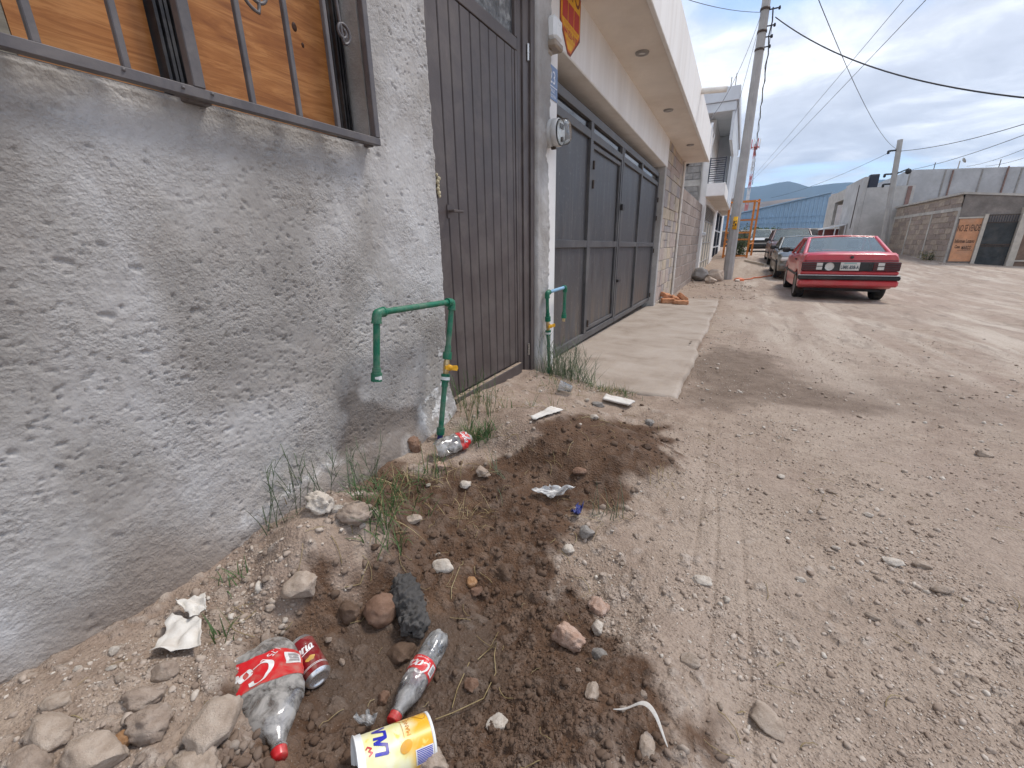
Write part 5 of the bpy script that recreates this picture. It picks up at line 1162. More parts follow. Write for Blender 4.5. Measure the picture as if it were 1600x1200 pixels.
class Shell:
    """surface of a bottle: half width a(z), half thickness b(z), crumple; letters can be laid on it"""
    def __init__(s, a, b, zshift=None, crumple=0, seed=0, scale=.04): s.a, s.b, s.zs, s.c, s.seed, s.sc = a, b, zshift, crumple, seed, scale
    def p(s, ang, z, off=0.):
        a = float(s.a(z))+off; b = float(s.b(z))+off; x = a*math.sin(ang); y = -b*math.cos(ang)
        if s.c:
            q = Vector((x/s.sc, y/s.sc, z/s.sc+s.seed)); d = mnoise.noise(q)*.6+abs(mnoise.noise(q*2.1))*.7-.2; k = s.c*d*min(1, max(0, (a-.018)/.02)); r_ = math.hypot(x, y)+1e-6; x -= x/r_*k; y -= y/r_*k
        return (x, y, z+(s.zs(x, z) if s.zs else 0))
    def shell(s, zs, n=40, off=0., mb=None, mi=0, a0=-math.pi, a1=math.pi):
        full = a1-a0 > 6.28; c = n if full else n+1; V = [s.p(a0+(a1-a0)*j/n, z, off) for z in zs for j in range(c)]
        F = [(i*c+j, i*c+(j+1) % c, (i+1)*c+(j+1) % c, (i+1)*c+j) for i in range(len(zs)-1) for j in range(n)]
        return (mb or MB()).add(V, F, mi, True)
    def text(s, VF, u0, z0, off, rot=0.):
        V, F = VF; o = []
        c_, s_ = math.cos(rot), math.sin(rot)
        for x, y, _ in V:
            u = u0+x*c_-y*s_; z = z0+x*s_+y*c_; R0 = (float(s.a(z))+float(s.b(z)))/2; o.append(s.p(u/R0, z, off))
        return MB().add(o, F, 0, True)
    def patch(s, u0, u1, z0, z1, off, n=6):
        P = []
        for i in range(n+1):
            for j in range(n+1): P.append((u0+(u1-u0)*i/n, z0+(z1-z0)*j/n, 0))
        return s.text((P, [(i*(n+1)+j, (i+1)*(n+1)+j, (i+1)*(n+1)+j+1, i*(n+1)+j+1) for i in range(n) for j in range(n)]), 0, 0, off)
def local(o, m): o.matrix_world = m; return o
def soda(name, label, M4, sh, zs, cap, lab, words, seed, barcode, mat, foot=None):
    root = empty(name, (0, 0, 0), label, 'bottle'); root.matrix_world = M4
    mb = sh.shell(zs, 44); n = len(zs)
    V0 = [sh.p(-math.pi+2*math.pi*j/44, zs[0]) for j in range(44)]; cz = (0, 0, zs[0]+.012)
    mb.add(V0+[cz], [(j, 44, (j+1) % 44) for j in range(44)], 0, True)
    body = mb.build('bottle_body', mat, root)
    if foot: foot(root)
    (z0, z1) = cap
    cp = MB().lathe([(0, z1), (.0135, z1), (.0148, z1-.002), (.0148, z0+.004), (.0152, z0+.003), (.0152, z0)], 40, 0, fn=lambda p, a: (p[0]*(1+.03*math.cos(a*40)), p[1]*(1+.03*math.cos(a*40)), p[2])).build('cap', CAPR, root)
    MB().lathe([(.0125, z0-.004), (.0168, z0-.004), (.0168, z0-.001), (.0125, z0-.001)], 28).build('neck_ring', mat, root)
    l = sh.shell(np.linspace(lab[0], lab[1], 10), 44, .0012).build('label_band', LBL, root)
    for VF, u, z, rot in words: sh.text(densify(*VF, .006), u, z, .0021, rot).build('lettering', LBLW, l)
    (u0, u1, b0, b1) = barcode; bc = sh.patch(u0, u1, b0, b1, .0019).build('barcode_patch', LBLW, l)
    k = 9
    for i in range(k): 
        a = b0+(b1-b0)*(.12+.76*i/k); sh.patch(u0+(u1-u0)*.18, u0+(u1-u0)*.82, a, a+(b1-b0)*.76/k*(.35+.3*((i*5) % 3)/2), .0024, 2).build('barcode_bar', LBLG, bc)
    return root
# big flattened bottle
I1 = lambda xs, ys: (lambda z: np.interp(z, xs, ys))
shA = Shell(I1([0, .01, .03, .10, .16, .19, .22, .25, .268, .29], [.060, .070, .073, .074, .071, .062, .044, .023, .0145, .0135]), I1([0, .02, .06, .13, .18, .22, .25, .268, .29], [.010, .017, .024, .032, .035, .032, .020, .0145, .0135]),
            zshift=lambda x, z: -.52*x*max(0, 1-z/.17)+.02*math.sin(x*40)*max(0, 1-z/.1), crumple=.010, seed=3.3, scale=.055)
zA = [0, .004, .01, .02]+list(np.linspace(.03, .262, 34))+[.268, .276]
MA = frame((-.960, .418, .128), (-.715, .292, .112), (.42, -.22, .88))
soda('flattened_bottle', 'large flattened clear soda bottle with red label and red cap in the dug hole', MA, shA, zA, (.277, .296), (.045, .135),
     [(script_geo('Coca', .025, .17), .036, .094, .16), (text_geo('SABOR', .012, shear=.1), .055, .058, .05), (text_geo('1.75 L', .016), -.012, .060, .9)], 1, (-.062, -.032, .060, .096), PETD)
# small bottle
shB = Shell(I1([0, .006, .03, .07, .11, .15, .185, .205, .222, .235], [.024, .030, .0325, .0305, .0325, .0325, .024, .0165, .0125, .0125]), I1([0, .006, .03, .07, .11, .15, .185, .205, .222, .235], [.024, .030, .0325, .0305, .0325, .0325, .024, .0165, .0125, .0125]), crumple=.004, seed=8, scale=.03)
MBm = frame((-.612, .702, .046), (-.573, .462, .052), (.45, -.25, .85))
def feet(root):
    for k in range(5):
        a = 2*math.pi*k/5+.3; MB().lathe([(0, -.012), (.006, -.009), (.011, 0), (.012, .012), (.009, .03)], 10, 0, Matrix.Translation((.0185*math.cos(a), .0185*math.sin(a), .004))).build('base_foot', PET, root)
    V, F = text_geo('RETORNABLE', .009); shB.text((V, F), 0, .058, .0006, R(90)).build('embossed_lettering', PET, root)
soda('small_bottle', 'small clear soda bottle with narrow red label lying beside the yellow cup', MBm, shB, [0, .004]+list(np.linspace(.01, .225, 40))+[.228], (.222, .240), (.088, .128),
     [(script_geo('Coca', .0165, .17), .019, .112, .0), (text_geo('sabor original', .006), .012, .095, 0), (text_geo('600 ml', .008), -.010, .108, R(90))], 2, (-.034, -.018, .094, .122), PET, feet)
# crushed bottle by the pipe
shC = Shell(I1([0, .02, .08, .15, .2], [.03, .043, .046, .042, .02]), I1([0, .02, .08, .15, .2], [.03, .036, .038, .036, .02]), crumple=.022, seed=21, scale=.05)
MC = frame((-1.165, 1.42, .175), (-1.09, 1.585, .178), (.5, -.4, .75))
rc = empty('crushed_bottle', (0, 0, 0), 'crushed clear bottle with a torn red label at the foot of the green standpipe', 'bottle'); rc.matrix_world = MC
mb = shC.shell(list(np.linspace(0, .2, 24)), 40); V0 = [shC.p(-math.pi+2*math.pi*j/40, 0) for j in range(40)]; mb.add(V0+[(0, 0, .01)], [(j, 40, (j+1) % 40) for j in range(40)], 0, True)
mb.build('bottle_body', PETD, rc); shC.shell(list(np.linspace(.125, .185, 10)), 40, .0015).build('label_band', LBL, rc); shC.text(densify(*script_geo('Cola', .018, .17), .006), -.01, .152, .003).build('lettering', LBLW, rc)
# beer can, bottom end towards us
CANR = film('dark_red_can', (.20, .008, .012), 0); CANS = M('bare_aluminium', (.74, .74, .74), .3, .85, .04, 30, obj=True); GOLD = film('gold_print', (.55, .33, .06), 0)
canr = empty('drink_can', (0, 0, 0), 'dark red drink can with bare silver base lying against the flattened bottle', 'can')
canr.matrix_world = frame((-.792, .448, .076), (-.900, .480, .100), (.35, -.30, .9))
rr = .0325; ICN = lambda z: rr
shD = Shell(lambda z: rr, lambda z: rr)
shD.shell(list(np.linspace(.010, .108, 12)), 44).build('can_wall', CANR, canr)
MB().lathe([(0, .010), (.018, .0085), (.0215, .003), (.0235, .0), (.0265, .001), (.0305, .006), (.0325, .010)], 44).build('can_base', CANS, canr)
MB().lathe([(.0325, .108), (.0295, .114), (.0268, .118), (.027, .120), (.0255, .120), (.025, .116), (0, .116)], 44).build('can_top', CANS, canr)
w = script_geo('Victoria', .0135, .19, .30, True); shD.text(densify(*w, .005), -.016, .072, .0006, .12).build('lettering', LBLW, canr)
shD.text(densify(*script_geo('ria', .018, .19, .28), .005), -.004, .076, .0012, .10).build('lettering', LBLW, canr) if False else None
em = Shell(lambda z: rr, lambda z: rr); P = [(.012*math.cos(a)*(1+.15*math.sin(3*a)), .006*math.sin(a)*(1+.2*math.cos(5*a)), 0) for a in np.linspace(0, 2*math.pi, 26)[:-1]]
em.text((P+[(0, 0, 0)], [(i, (i+1) % 25, 25) for i in range(25)]), .006, .045, .0006, .12).build('emblem', GOLD, canr)
for z in (.024, .027): em.shell([z, z+.0012], 44, .0005).build('pinstripe', LBLW, canr)
# yellow yogurt cup
cup = empty('yogurt_cup', (0, 0, 0), 'pale yellow printed yogurt cup with blue lettering lying in front of the small bottle', 'cup')
cup.matrix_world = frame((-.462, .468, .080), (-.550, .338, .104), (.34, -.60, .72)) @ Matrix.Rotation(.80, 4, 'Z') @ Matrix.Scale(1.12, 4)
CH = .138; ra = lambda z: np.interp(z, [0, CH], [.041, .0475]); shE = Shell(ra, ra)
def cup_print():
    g = nodes('yellow_cup_print'); p = g.pos(True); sp = g.N('ShaderNodeSeparateXYZ'); g.L(p, sp.inputs[0]); n = g.noise(p, 22, 3, .5, .5)
    c = g.mix(g.rng(n, .38, .62), (.80, .76, .34), (.85, .82, .58)); low = g.math('ADD', sp.outputs[2], g.math('MULTIPLY', g.math('SUBTRACT', n, .5), .07))
    c = g.mix(g.rng(low, .058, .030), c, (.82, .44, .03)); c = g.mix(g.rng(g.noise(p, 60, 3, .5), .62, .72), c, (.86, .66, .16)); g.set('Base Color', c); g.set('Roughness', .32); return g.m
CUPW = M('white_cup_plastic', (.80, .81, .80), .35, 0, .03, 20, obj=True)
body = shE.shell(list(np.linspace(.004, CH-.012, 14)), 48).build('cup_wall', cup_print(), cup)
MB().lathe([(0, .004), (.034, .004), (.038, .0), (.0422, .0), (.0425, .005), (.0412, .0055)], 48).build('cup_base', CUPW, cup)
MB().lathe([(.0470, CH-.0125), (.0492, CH-.012), (.0492, CH-.002), (.0512, CH), (.0512, CH+.0015), (.0482, CH+.0015), (.0470, CH-.004), (.0395, .006), (0, .006)], 48).build('cup_rim', CUPW, cup)
BLUEP = film('blue_print', (.03, .035, .42), 0); REDP = film('red_print', (.6, .03, .05), 0); ORP = film('orange_print', (.80, .30, .03), 0); MANG = film('mango_orange_print', (.82, .40, .03), 0)
def strokes(S, wd):
    V = []; F = []
    for (a, c) in S:
        a, c = np.array(a, float), np.array(c, float); t = (c-a)/np.hypot(*(c-a)); n = np.array((-t[1], t[0]))*wd; k = len(V); a = a-t*wd*.6; c = c+t*wd*.6
        V += [(*(a+n), 0), (*(a-n), 0), (*(c-n), 0), (*(c+n), 0)]; F.append((k, k+1, k+2, k+3))
    return V, F
e = .0026; LA = []
for i, x in enumerate((0, .0255)):
    LA += [((x, .020), (x-.002, 0)), ((x-.002, 0), (x+.010, 0)), ((x+.010, 0), (x+.017, .020)), ((x+.017, .020), (x+.0225, .0))]
LA += [((.0385, .007), (.049, .007))] if False else []
shE.text(densify(*strokes(LA, e), .005), -.022, .088, .0009, -.04).build('lettering', BLUEP, cup)
shE.text(densify(*strokes([((0, 0), (.004, .006)), ((.004, .006), (.007, .001)), ((.007, .001), (.011, .007)), ((.011, .007), (.008, .010)), ((0, 0), (-.003, .006))], .0013), .004), -.016, .113, .0009).build('swirl_mark', REDP, cup)
shE.text(densify(*text_geo('MANGO', .0105, font_w=1.1), .004), .010, .046, .0010).build('lettering', ORP, cup)
shE.patch(-.012, .034, .0553, .0560, .0008, 8).build('rule', ORP, cup)
P = [(.009*math.cos(a), .012*math.sin(a), 0) for a in np.linspace(0, 6.28, 24)[:-1]]; shE.text((P+[(0, 0, 0)], [(i, (i+1) % 23, 23) for i in range(23)]), -.026, .055, .0008, .5).build('fruit_mark', MANG, cup)
for (u, z, r1, r2) in ((.046, .050, .026, .017), (.042, .022, .034, .012)): 
    P = [(r1*math.cos(a), r2*math.sin(a), 0) for a in np.linspace(0, 6.28, 30)[:-1]]; shE.text((P+[(0, 0, 0)], [(i, (i+1) % 29, 29) for i in range(29)]), u, z, .0007, .3).build('mango_print', MANG, cup)
pt_ = shE.patch(-.062, -.036, .006, .040, .0008).build('barcode_patch', LBLW, cup)
for i in range(9): shE.patch(-.060+.0026*i, -.060+.0026*i+.0014, .008, .038, .0012, 2).build('barcode_bar', BLUEP, pt_)
# clear plastic drinking cup by the driveway
pc = empty('plastic_cup', (0, 0, 0), 'small empty translucent plastic cup lying in the grass near the driveway corner', 'cup'); pc.matrix_world = frame((-.90, 2.60, .150), (-1.015, 2.585, .178), (.4, -.5, .75))
MB().lathe([(0, 0), (.022, 0), (.024, .004), (.036, .088), (.038, .09), (.036, .091)], 30, 0).build('cup_wall', thin_clear('cloudy_cup_plastic', milky=.45, amt=.35, dirtc=(.72, .73, .73)), pc)
# ---------- paper and film scraps ----------
def sheet(name, label, cat, pts, m, curl=.02, seed=0, n=14, thick=.0012, lift=.012):
    """four ground corners -> a creased sheet lying on the soil"""
    a, b_, c, d = [np.array(p, float) for p in pts]; V = []
    for i in range(n+1):
        for j in range(n+1):
            u, v = i/n, j/n; p = (a*(1-u)+b_*u)*(1-v)+(d*(1-u)+c*u)*v
            p[:2] += .006*np.array((mnoise.noise((u*3+seed, v*3, 1)), mnoise.noise((u*3, v*3+seed, 5))))*(1 if 0 < i < n and 0 < j < n else 2.4)
            z = max(p[2], gz1(p[0], p[1]))+lift+curl*(abs(mnoise.noise((u*2.3+seed, v*2.1, 9)))*1.3+.35*((2*u-1)**4+(2*v-1)**4))
            V.append((p[0], p[1], z))
    F = [(i*(n+1)+j, (i+1)*(n+1)+j, (i+1)*(n+1)+j+1, i*(n+1)+j+1) for i in range(n) for j in range(n)]
    o = MB().add(V, F, 0, True).build(name, m); md = o.modifiers.new('thickness', 'SOLIDIFY'); md.thickness = thick; return tag(o, label, cat)
PAPER = M('dirty_white_paper', (.66, .63, .58), .85, 0, .06, 12, .2, 60, dirt=(.42, .33, .25), dirt_amt=.5, dsc=14)
FILMW = thin_clear('white_plastic_film', tint=(.95, .95, .95), milky=.75, amt=.3, rough=.45, dirtc=(.74, .74, .74))
sheet('paper_scrap', 'large dirty white paper scrap lying by the near wall base', 'paper', [(-1.115, .258, .17), (-1.03, .325, .165), (-1.125, .372, .16), (-1.225, .352, .15)], PAPER, .018, 2)
sheet('paper_scrap', 'torn grey white paper piece tucked behind the larger paper scrap', 'paper', [(-1.155, .36, .155), (-1.14, .395, .15), (-1.205, .425, .15), (-1.25, .375, .15)], PAPER, .02, 7, lift=.02)
sheet('paper_strip', 'white printed cardboard strip lying on the pale soil mound before the brown door', 'paper', [(-.862, 1.83, .2), (-.815, 1.815, .2), (-.742, 2.015, .19), (-.795, 2.035, .19)], PAPER, .006, 4, thick=.003)
sheet('flat_board', 'flat chipped white board piece lying near the driveway corner', 'board', [(-.70, 2.66, .07), (-.52, 2.67, .05), (-.50, 2.75, .05), (-.70, 2.76, .07)], PAPER, .006, 9, thick=.012)
sheet('plastic_bag', 'torn white plastic bag half buried in the dark soil', 'plastic bag', [(-.655, 1.41, .07), (-.56, 1.40, .06), (-.50, 1.53, .06), (-.60, 1.48, .07)], FILMW, .035, 12)
sheet('foil_scrap', 'crumpled grey plastic scrap between the red cap and the yellow cup', 'plastic scrap', [(-.655, .425, .02), (-.610, .43, .02), (-.615, .462, .02), (-.645, .455, .02)], FILMW, .03, 15, n=8)
sheet('blue_scrap', 'small dark blue plastic scrap on the edge of the dark soil heap', 'plastic scrap', [(-.46, 1.36, .05), (-.425, 1.365, .05), (-.43, 1.43, .05), (-.45, 1.43, .05)], DKBLUE, .03, 17, n=6)
st = [(-.115, .655, .012), (-.085, .662, .022), (-.06, .672, .048), (-.040, .672, .052), (-.022, .664, .038), (-.008, .652, .016), (.004, .64, .004)]
V = []; 
for i, (x, y, z) in enumerate(st):
    w = .001+.0034*math.sin(math.pi*i/6); zz = gz1(x, y)+z+.004; V += [(x-.3*w, y-w, zz-w*.6), (x+.3*w, y+w, zz+w*.6)]
o = MB().add(V, [(2*i, 2*i+1, 2*i+3, 2*i+2) for i in range(6)], 0, True).build('plastic_strap', PAPER); o.modifiers.new('thickness', 'SOLIDIFY').thickness = .001
o.modifiers.new('smooth', 'SUBSURF').render_levels = 2; tag(o, 'thin curled white plastic strip arching over the dirt right of the hole', 'plastic strip')
# ---------- stones ----------
def ico(sub):
    import bmesh
    b = bmesh.new(); bmesh.ops.create_icosphere(b, subdivisions=sub, radius=1.); V = np.array([v.co[:] for v in b.verts]); F = np.array([[v.index for v in f.verts] for f in b.faces]); b.free(); return V, F
ICO = {k: ico(k) for k in (1, 2, 3, 4)}
def n3(V, s, seed):                            # cheap smooth 3-D noise from three planes
    a = V/s
    return (vnoise(a[:, 0]+seed, a[:, 1]+.37*a[:, 2], 1, seed)+vnoise(a[:, 1]+3.1, a[:, 2]+.41*a[:, 0], 1, seed+1)+vnoise(a[:, 2]+7.7, a[:, 0]-.33*a[:, 1], 1, seed+2))/1.8
def stone_mesh(seed, sub=4, cuts=9, ang=.72, rough=.05, flat=.75):
    cuts = int(cuts*1.6); rough = max(rough, .045)*1.8
    rg = np.random.RandomState(seed); V, F = ICO[sub]; V = V*(1, rg.uniform(.7, .95), flat)
    for _ in range(cuts):
        n = rg.normal(size=3); n /= np.linalg.norm(n); d = rg.uniform(ang-.12, ang+.14)*np.linalg.norm(n*(1, .85, flat)); h = V@n; over = np.clip(h-d, 0, None); V = V-over[:, None]*n*.94
    V = V*(1+rough*(n3(V, .45, seed)*1.0+n3(V, .17, seed+5)*.75+n3(V, .07, seed+9)*.5))[:, None]
    return V, F
def stone_mat(name, c1, c2, c3, wet=0.):
    g = nodes(name); p = g.pos(True); n = g.noise(p, 2.2, 6, .6, .4); n2 = g.noise(p, 11, 5, .65); n3_ = g.noise(p, 40, 4, .65)
    c = g.ramp(n, [(.32, c1), (.5, c2), (.68, c3)]); c = g.mix(g.math('MULTIPLY', g.rng(n2, .52, .72), .55), c, mul(c1, .75)); c = g.mix(g.math('MULTIPLY', g.rng(n3_, .58, .72), .5), c, mul(c3, 1.25))
    g.set('Base Color', c); g.set('Roughness', .92-.3*wet); g.set('Specular IOR Level', .25+.15*wet); g.bump(g.math('ADD', g.math('MULTIPLY', n2, .8), n3_), .8, .0045); return g.m
SM = dict(tan=stone_mat('tan_stone', (.33, .255, .195), (.44, .355, .285), (.52, .44, .365)), pale=stone_mat('pale_stone', (.48, .41, .34), (.62, .55, .47), (.70, .65, .58)),
          pink=stone_mat('pinkish_stone', (.38, .235, .17), (.48, .335, .26), (.55, .43, .36)), grey=stone_mat('grey_stone', (.215, .195, .175), (.30, .275, .25), (.37, .34, .31)),
          brown=stone_mat('muddy_brown_stone', (.085, .052, .034), (.135, .085, .056), (.19, .13, .095), .5), clod=stone_mat('dry_earth_clod', (.29, .22, .17), (.38, .30, .24), (.45, .37, .305)),
          red=stone_mat('reddish_round_stone', (.17, .095, .06), (.235, .14, .095), (.30, .20, .145), .3), orange=stone_mat('orange_stone', (.34, .17, .075), (.44, .245, .12), (.50, .32, .2)), dark=stone_mat('dark_lump', (.050, .047, .045), (.080, .075, .071), (.115, .108, .102), .2))
class _S: k = 100
def put_stone(x, y, w, l, h, mat, label=None, group=None, rz=None, sink=.3, cuts=9, ang=.74, rough=.05, name='stone', sub=4, tilt=.2, z=None):
    _S.k += 1; rg = random.Random(_S.k); V, F = stone_mesh(_S.k, sub, cuts, ang, rough, 1.)
    V = V*np.array((w/2, l/2, h/2))/np.abs(V).max(0)
    me = mesh_np(name, V/np.array((w, l, h)).max(), F, [SM[mat]], True); o = link(name, me); s = max(w, l, h); o.scale = (s, s, s)
    o.rotation_euler = (rg.uniform(-tilt, tilt), rg.uniform(-tilt, tilt), rg.uniform(0, 6.28) if rz is None else rz)
    o.location = (x, y, (float(ground_base(x, y)) if z is None else z)+h*(.5-sink)); return tag(o, label, 'stone', group)
# the ones that can be pointed at
PT = [ # x, y, w, l, h, material, label, rz, options
 (-.815,.236,.085,.125,.085,'tan','elongated tan stone standing against the left side of the flattened bottle',.5,dict(sink=.2)),
 (-1.075,.075,.105,.080,.060,'tan','flat angular tan stone at the lower left, above the photo corner',.2,{}),
 (-.955,.100,.115,.080,.070,'tan','angular tan stone with broken pale top, right of the flat corner stone',.6,{}),
 (-.948,.140,.036,.032,.03,'orange','small rounded orange stone beside the angular tan stone',0,dict(cuts=3)),
 (-.785,.180,.105,.075,.07,'tan','pitted tan stone at the bottom edge below the elongated stone',.3,dict(rough=.09)),
 (-1.035,.042,.085,.055,.055,'clod','half buried tan stone on the bottom edge of the lower left corner',.1,{}),
 (-1.145,.108,.060,.045,.035,'tan','small flat tan stone near the wall base at far left',.8,{}),
 (-1.005,.198,.085,.065,.06,'clod','rough earth clod, upper of two touching clods left of the flattened bottle',.9,dict(rough=.09)),
 (-.932,.180,.085,.075,.065,'clod','rough earth clod, lower of two touching clods left of the flattened bottle',.2,dict(rough=.1)),
 (-1.045,.252,.065,.05,.045,'clod','small clod just below the white paper scrap',.4,{}),
 (-.995,.572,.110,.090,.085,'tan','upright tan stone at the rim where pale soil meets the hole',.7,dict(sink=.2)),
 (-.815,.685,.105,.105,.095,'red','round reddish stone touching the dark lump in the hole',.0,dict(cuts=2,ang=.9,rough=.03)),
 (-.888,.626,.075,.075,.065,'brown','brown cube-like stone left of the round reddish stone',.5,{}),
 (-.690,.628,.090,.070,.05,'brown','mud covered stone under the dark lump, above the small bottle base',.3,dict(sink=.4)),
 (-.775,.936,.090,.060,.055,'pale','pale angular stone in the upper part of the dark hole',.2,{}),
 (-.577,1.022,.078,.065,.055,'brown','dark pyramid shaped stone right of the pale angular stone',.6,dict(cuts=6,ang=.62)),
 (-.660,.940,.045,.04,.035,'orange','orange brown chunk between the round stone and the dark pyramid stone',.2,{}),
 (-.630,.922,.048,.04,.038,'red','reddish brown chunk touching the orange chunk',.9,{}),
 (-.292,.862,.115,.075,.07,'pink','lumpy pinkish tan rock on the right rim of the hole',-.3,dict(rough=.1,sink=.2)),
 (-.242,1.025,.075,.08,.055,'pink','flaky pinkish stone above the lumpy pinkish rock',.5,dict(rough=.1)),
 (-.226,.950,.038,.055,.04,'pale','white angular stone just below the flaky pinkish stone',.2,{}),
 (-.188,.832,.045,.036,.03,'grey','oval grey tan stone right of the lumpy pinkish rock',.2,dict(cuts=3)),
 (-.169,.693,.034,.055,.035,'tan','long oval tan pebble standing in the gravel right of the hole',.1,dict(cuts=3)),
 (-1.142,.772,.125,.085,.075,'pale','knobbly whitish lump on the pale mound against the wall base',.0,dict(rough=.13,sink=.2)),
 (-1.085,.795,.048,.036,.035,'pale','small whitish lump wedged beside the knobbly whitish lump',.4,{}),
 (-1.030,.812,.120,.085,.075,'clod','crumbly cement clod right of the whitish lumps on the mound',.2,dict(rough=.1,sink=.2)),
 (-.985,1.035,.075,.055,.04,'tan','tan chip of stone standing in dry grass on the dark slope',.6,{}),
 (-.376,1.295,.072,.060,.05,'grey','square grey stone on the right edge of the dark soil',.4,dict(cuts=7,ang=.66)),
 (-.411,1.205,.045,.038,.03,'pale','small pale stone below the square grey stone',.1,{}),
 (-.350,.570,.058,.045,.028,'pale','flat pale chip in the mud right of the yellow cup',.5,{}),
 (-.705,2.58,.095,.075,.06,'grey','grey stone lying in weeds near the driveway corner',.3,{}),
 (-.357,2.50,.065,.05,.04,'grey','small grey stone at the far end of the dark soil heap',.3,{}),
 (-.520,1.640,.072,.050,.04,'red','reddish brown flat stone in the middle of the dark soil heap',.5,{}),
 (-.590,2.08,.045,.055,.045,'pale','white pointed stone on top of the dark soil heap',.9,{}),
 (-.275,1.91,.050,.04,.035,'brown','brown stone on the far right of the dark soil heap',.2,{}),
 (-.950,1.345,.060,.045,.04,'pale','pale stone at the near edge of the dark heap below the crushed bottle',.7,{}),
 (-.915,1.44,.080,.075,.06,'clod','pale earth clod on the rim in front of the crushed bottle',.3,dict(rough=.09)),
 (-1.105,1.37,.075,.06,.05,'pink','pinkish stone beneath the crushed bottle',.3,dict(rough=.09)),
 (-1.31,1.43,.12,.09,.10,'red','ochre lump of broken masonry at the wall base left of the standpipe foot',.3,dict(rough=.1)),
 (.032,1.232,.070,.042,.028,'pale','white flattish stone embedded in the road above the tyre track',.1,{}),
 (.027,.893,.052,.042,.03,'tan','round tan stone embedded at the left of the tyre track',.1,dict(cuts=4)),
 (.195,.843,.085,.062,.04,'tan','pointed triangular tan stone embedded in the lower road',-.5,dict(cuts=6,ang=.62)),
 (.312,1.375,.034,.022,.018,'pale','small white chip on the road right of the tyre track',0,{}),
 (.598,1.61,.066,.038,.025,'pale','flat pale stone lying in the gravel band on the right road',.0,{}),
 (1.253,2.836,.085,.045,.045,'tan','tan grey stone in a dark dip at the right middle of the road',.0,{}),
 (.680,1.64,.062,.034,.028,'tan','flat tan stone right of the flat pale stone in the gravel band',.2,{}),
 (.694,1.522,.062,.032,.028,'tan','long tan stone at the near end of the gravel band',.2,{}),
 (-.035,.626,.032,.055,.032,'tan','upright ochre pebble at the bottom right of the hole',.1,dict(cuts=3)),
 (-.430,.436,.085,.060,.055,'tan','pitted tan stone at the bottom edge touching the yellow cup',.1,dict(rough=.08,sink=.1)),
 (-.474,.645,.045,.04,.035,'red','red brown stone in mud right of the small bottle',.1,{}),
 (-.650,.512,.032,.04,.03,'red','ochre brown stone between the can and the small bottle neck',.1,{}),
]
for x, y, w, l, h, m, lab, rz, o in PT: put_stone(x, y, w, l, h, m, lab, None, rz, **o)
# dark lump of old cement in the hole, bent like a hook
def cement_lump():
    P = [(-.838, .792, .075), (-.800, .772, .075), (-.765, .745, .070), (-.728, .725, .062), (-.702, .700, .055), (-.690, .668, .050)]
    q = np.array(P); t = np.linspace(0, 5, 40); rr_ = np.interp(t, [0, .15, 1, 2, 3, 4, 4.85, 5], [.008, .028, .042, .046, .038, .042, .030, .008])
    mb = MB().tube([tuple(np.interp(a, range(6), q[:, c]) for c in range(3)) for a in t], list(rr_), 40); me = mb.mesh('cement_lump', SM['dark'])
    V = np.array(mb.v); o = link('cement_lump', me); sub = o.modifiers.new('s', 'SUBSURF'); sub.levels = sub.render_levels = 1
    t = bpy.data.textures.new('lump', 'CLOUDS'); t.noise_scale = .014; t.noise_depth = 5; d = o.modifiers.new('d', 'DISPLACE'); d.texture = t; d.strength = .034; d.texture_coords = 'GLOBAL'
    tag(o, 'dark grey hook shaped lump of old cement beside the round reddish stone', 'cement lump')
cement_lump()
# boulders by the pole
put_stone(-1.12, 16.3, .70, .6, .55, 'grey', 'large pale grey boulder at the end of the block wall, left of its neighbour', None, .3, sink=.15)
put_stone(-.62, 16.35, .66, .55, .50, 'tan', 'large brownish boulder between the pale grey boulder and the tall pole', None, .1, sink=.15)
put_stone(-.72, 15.45, .40, .32, .26, 'tan', 'smaller tan boulder lying in front of the two large boulders', None, .5, sink=.15)
put_stone(.05, 16.2, .18, .15, .14, 'pale', 'white stone at the foot of the tall pole', None, .5)
# broken bricks on the driveway
BR = stone_mat('broken_orange_brick', (.40, .17, .085), (.50, .24, .125), (.56, .33, .21))
for x, y, z, s, rot, lab in ((-1.20, 9.35, .05, (.26, .16, .10), (0, 0, .4), 'orange brick lying lowest and leftmost of the small brick heap by the gate'), (-1.27, 9.5, .145, (.20, .15, .09), (.3, .2, 1.), 'broken pale brick resting on top of the left brick of the heap'),
        (-1.08, 9.55, .06, (.20, .14, .11), (.2, .5, .3), 'chipped brick in the middle of the small brick heap by the gate'), (-.93, 9.25, .04, (.28, .17, .08), (0, .05, .1), 'flat orange brick lying lowest and rightmost of the small brick heap'), (-.93, 9.5, .12, (.22, .12, .09), (.1, .6, .7), 'tilted broken brick leaning above the rightmost brick of the heap')):
    import bmesh
    b = MB().box(tuple(-q/2 for q in s), tuple(q/2 for q in s), 0, .012); me = b.mesh('brick', BR); o = link('brick', me); o.location = (x, y, slab_z(y)+z); o.rotation_euler = rot
    sub = o.modifiers.new('s', 'SUBSURF'); sub.subdivision_type = 'SIMPLE'; sub.levels = sub.render_levels = 3; t = bpy.data.textures.new('chips', 'CLOUDS'); t.noise_scale = .06; d = o.modifiers.new('d', 'DISPLACE'); d.texture = t; d.strength = .03; d.texture_coords = 'GLOBAL'
    tag(o, lab, 'brick', 'broken bricks on the driveway')
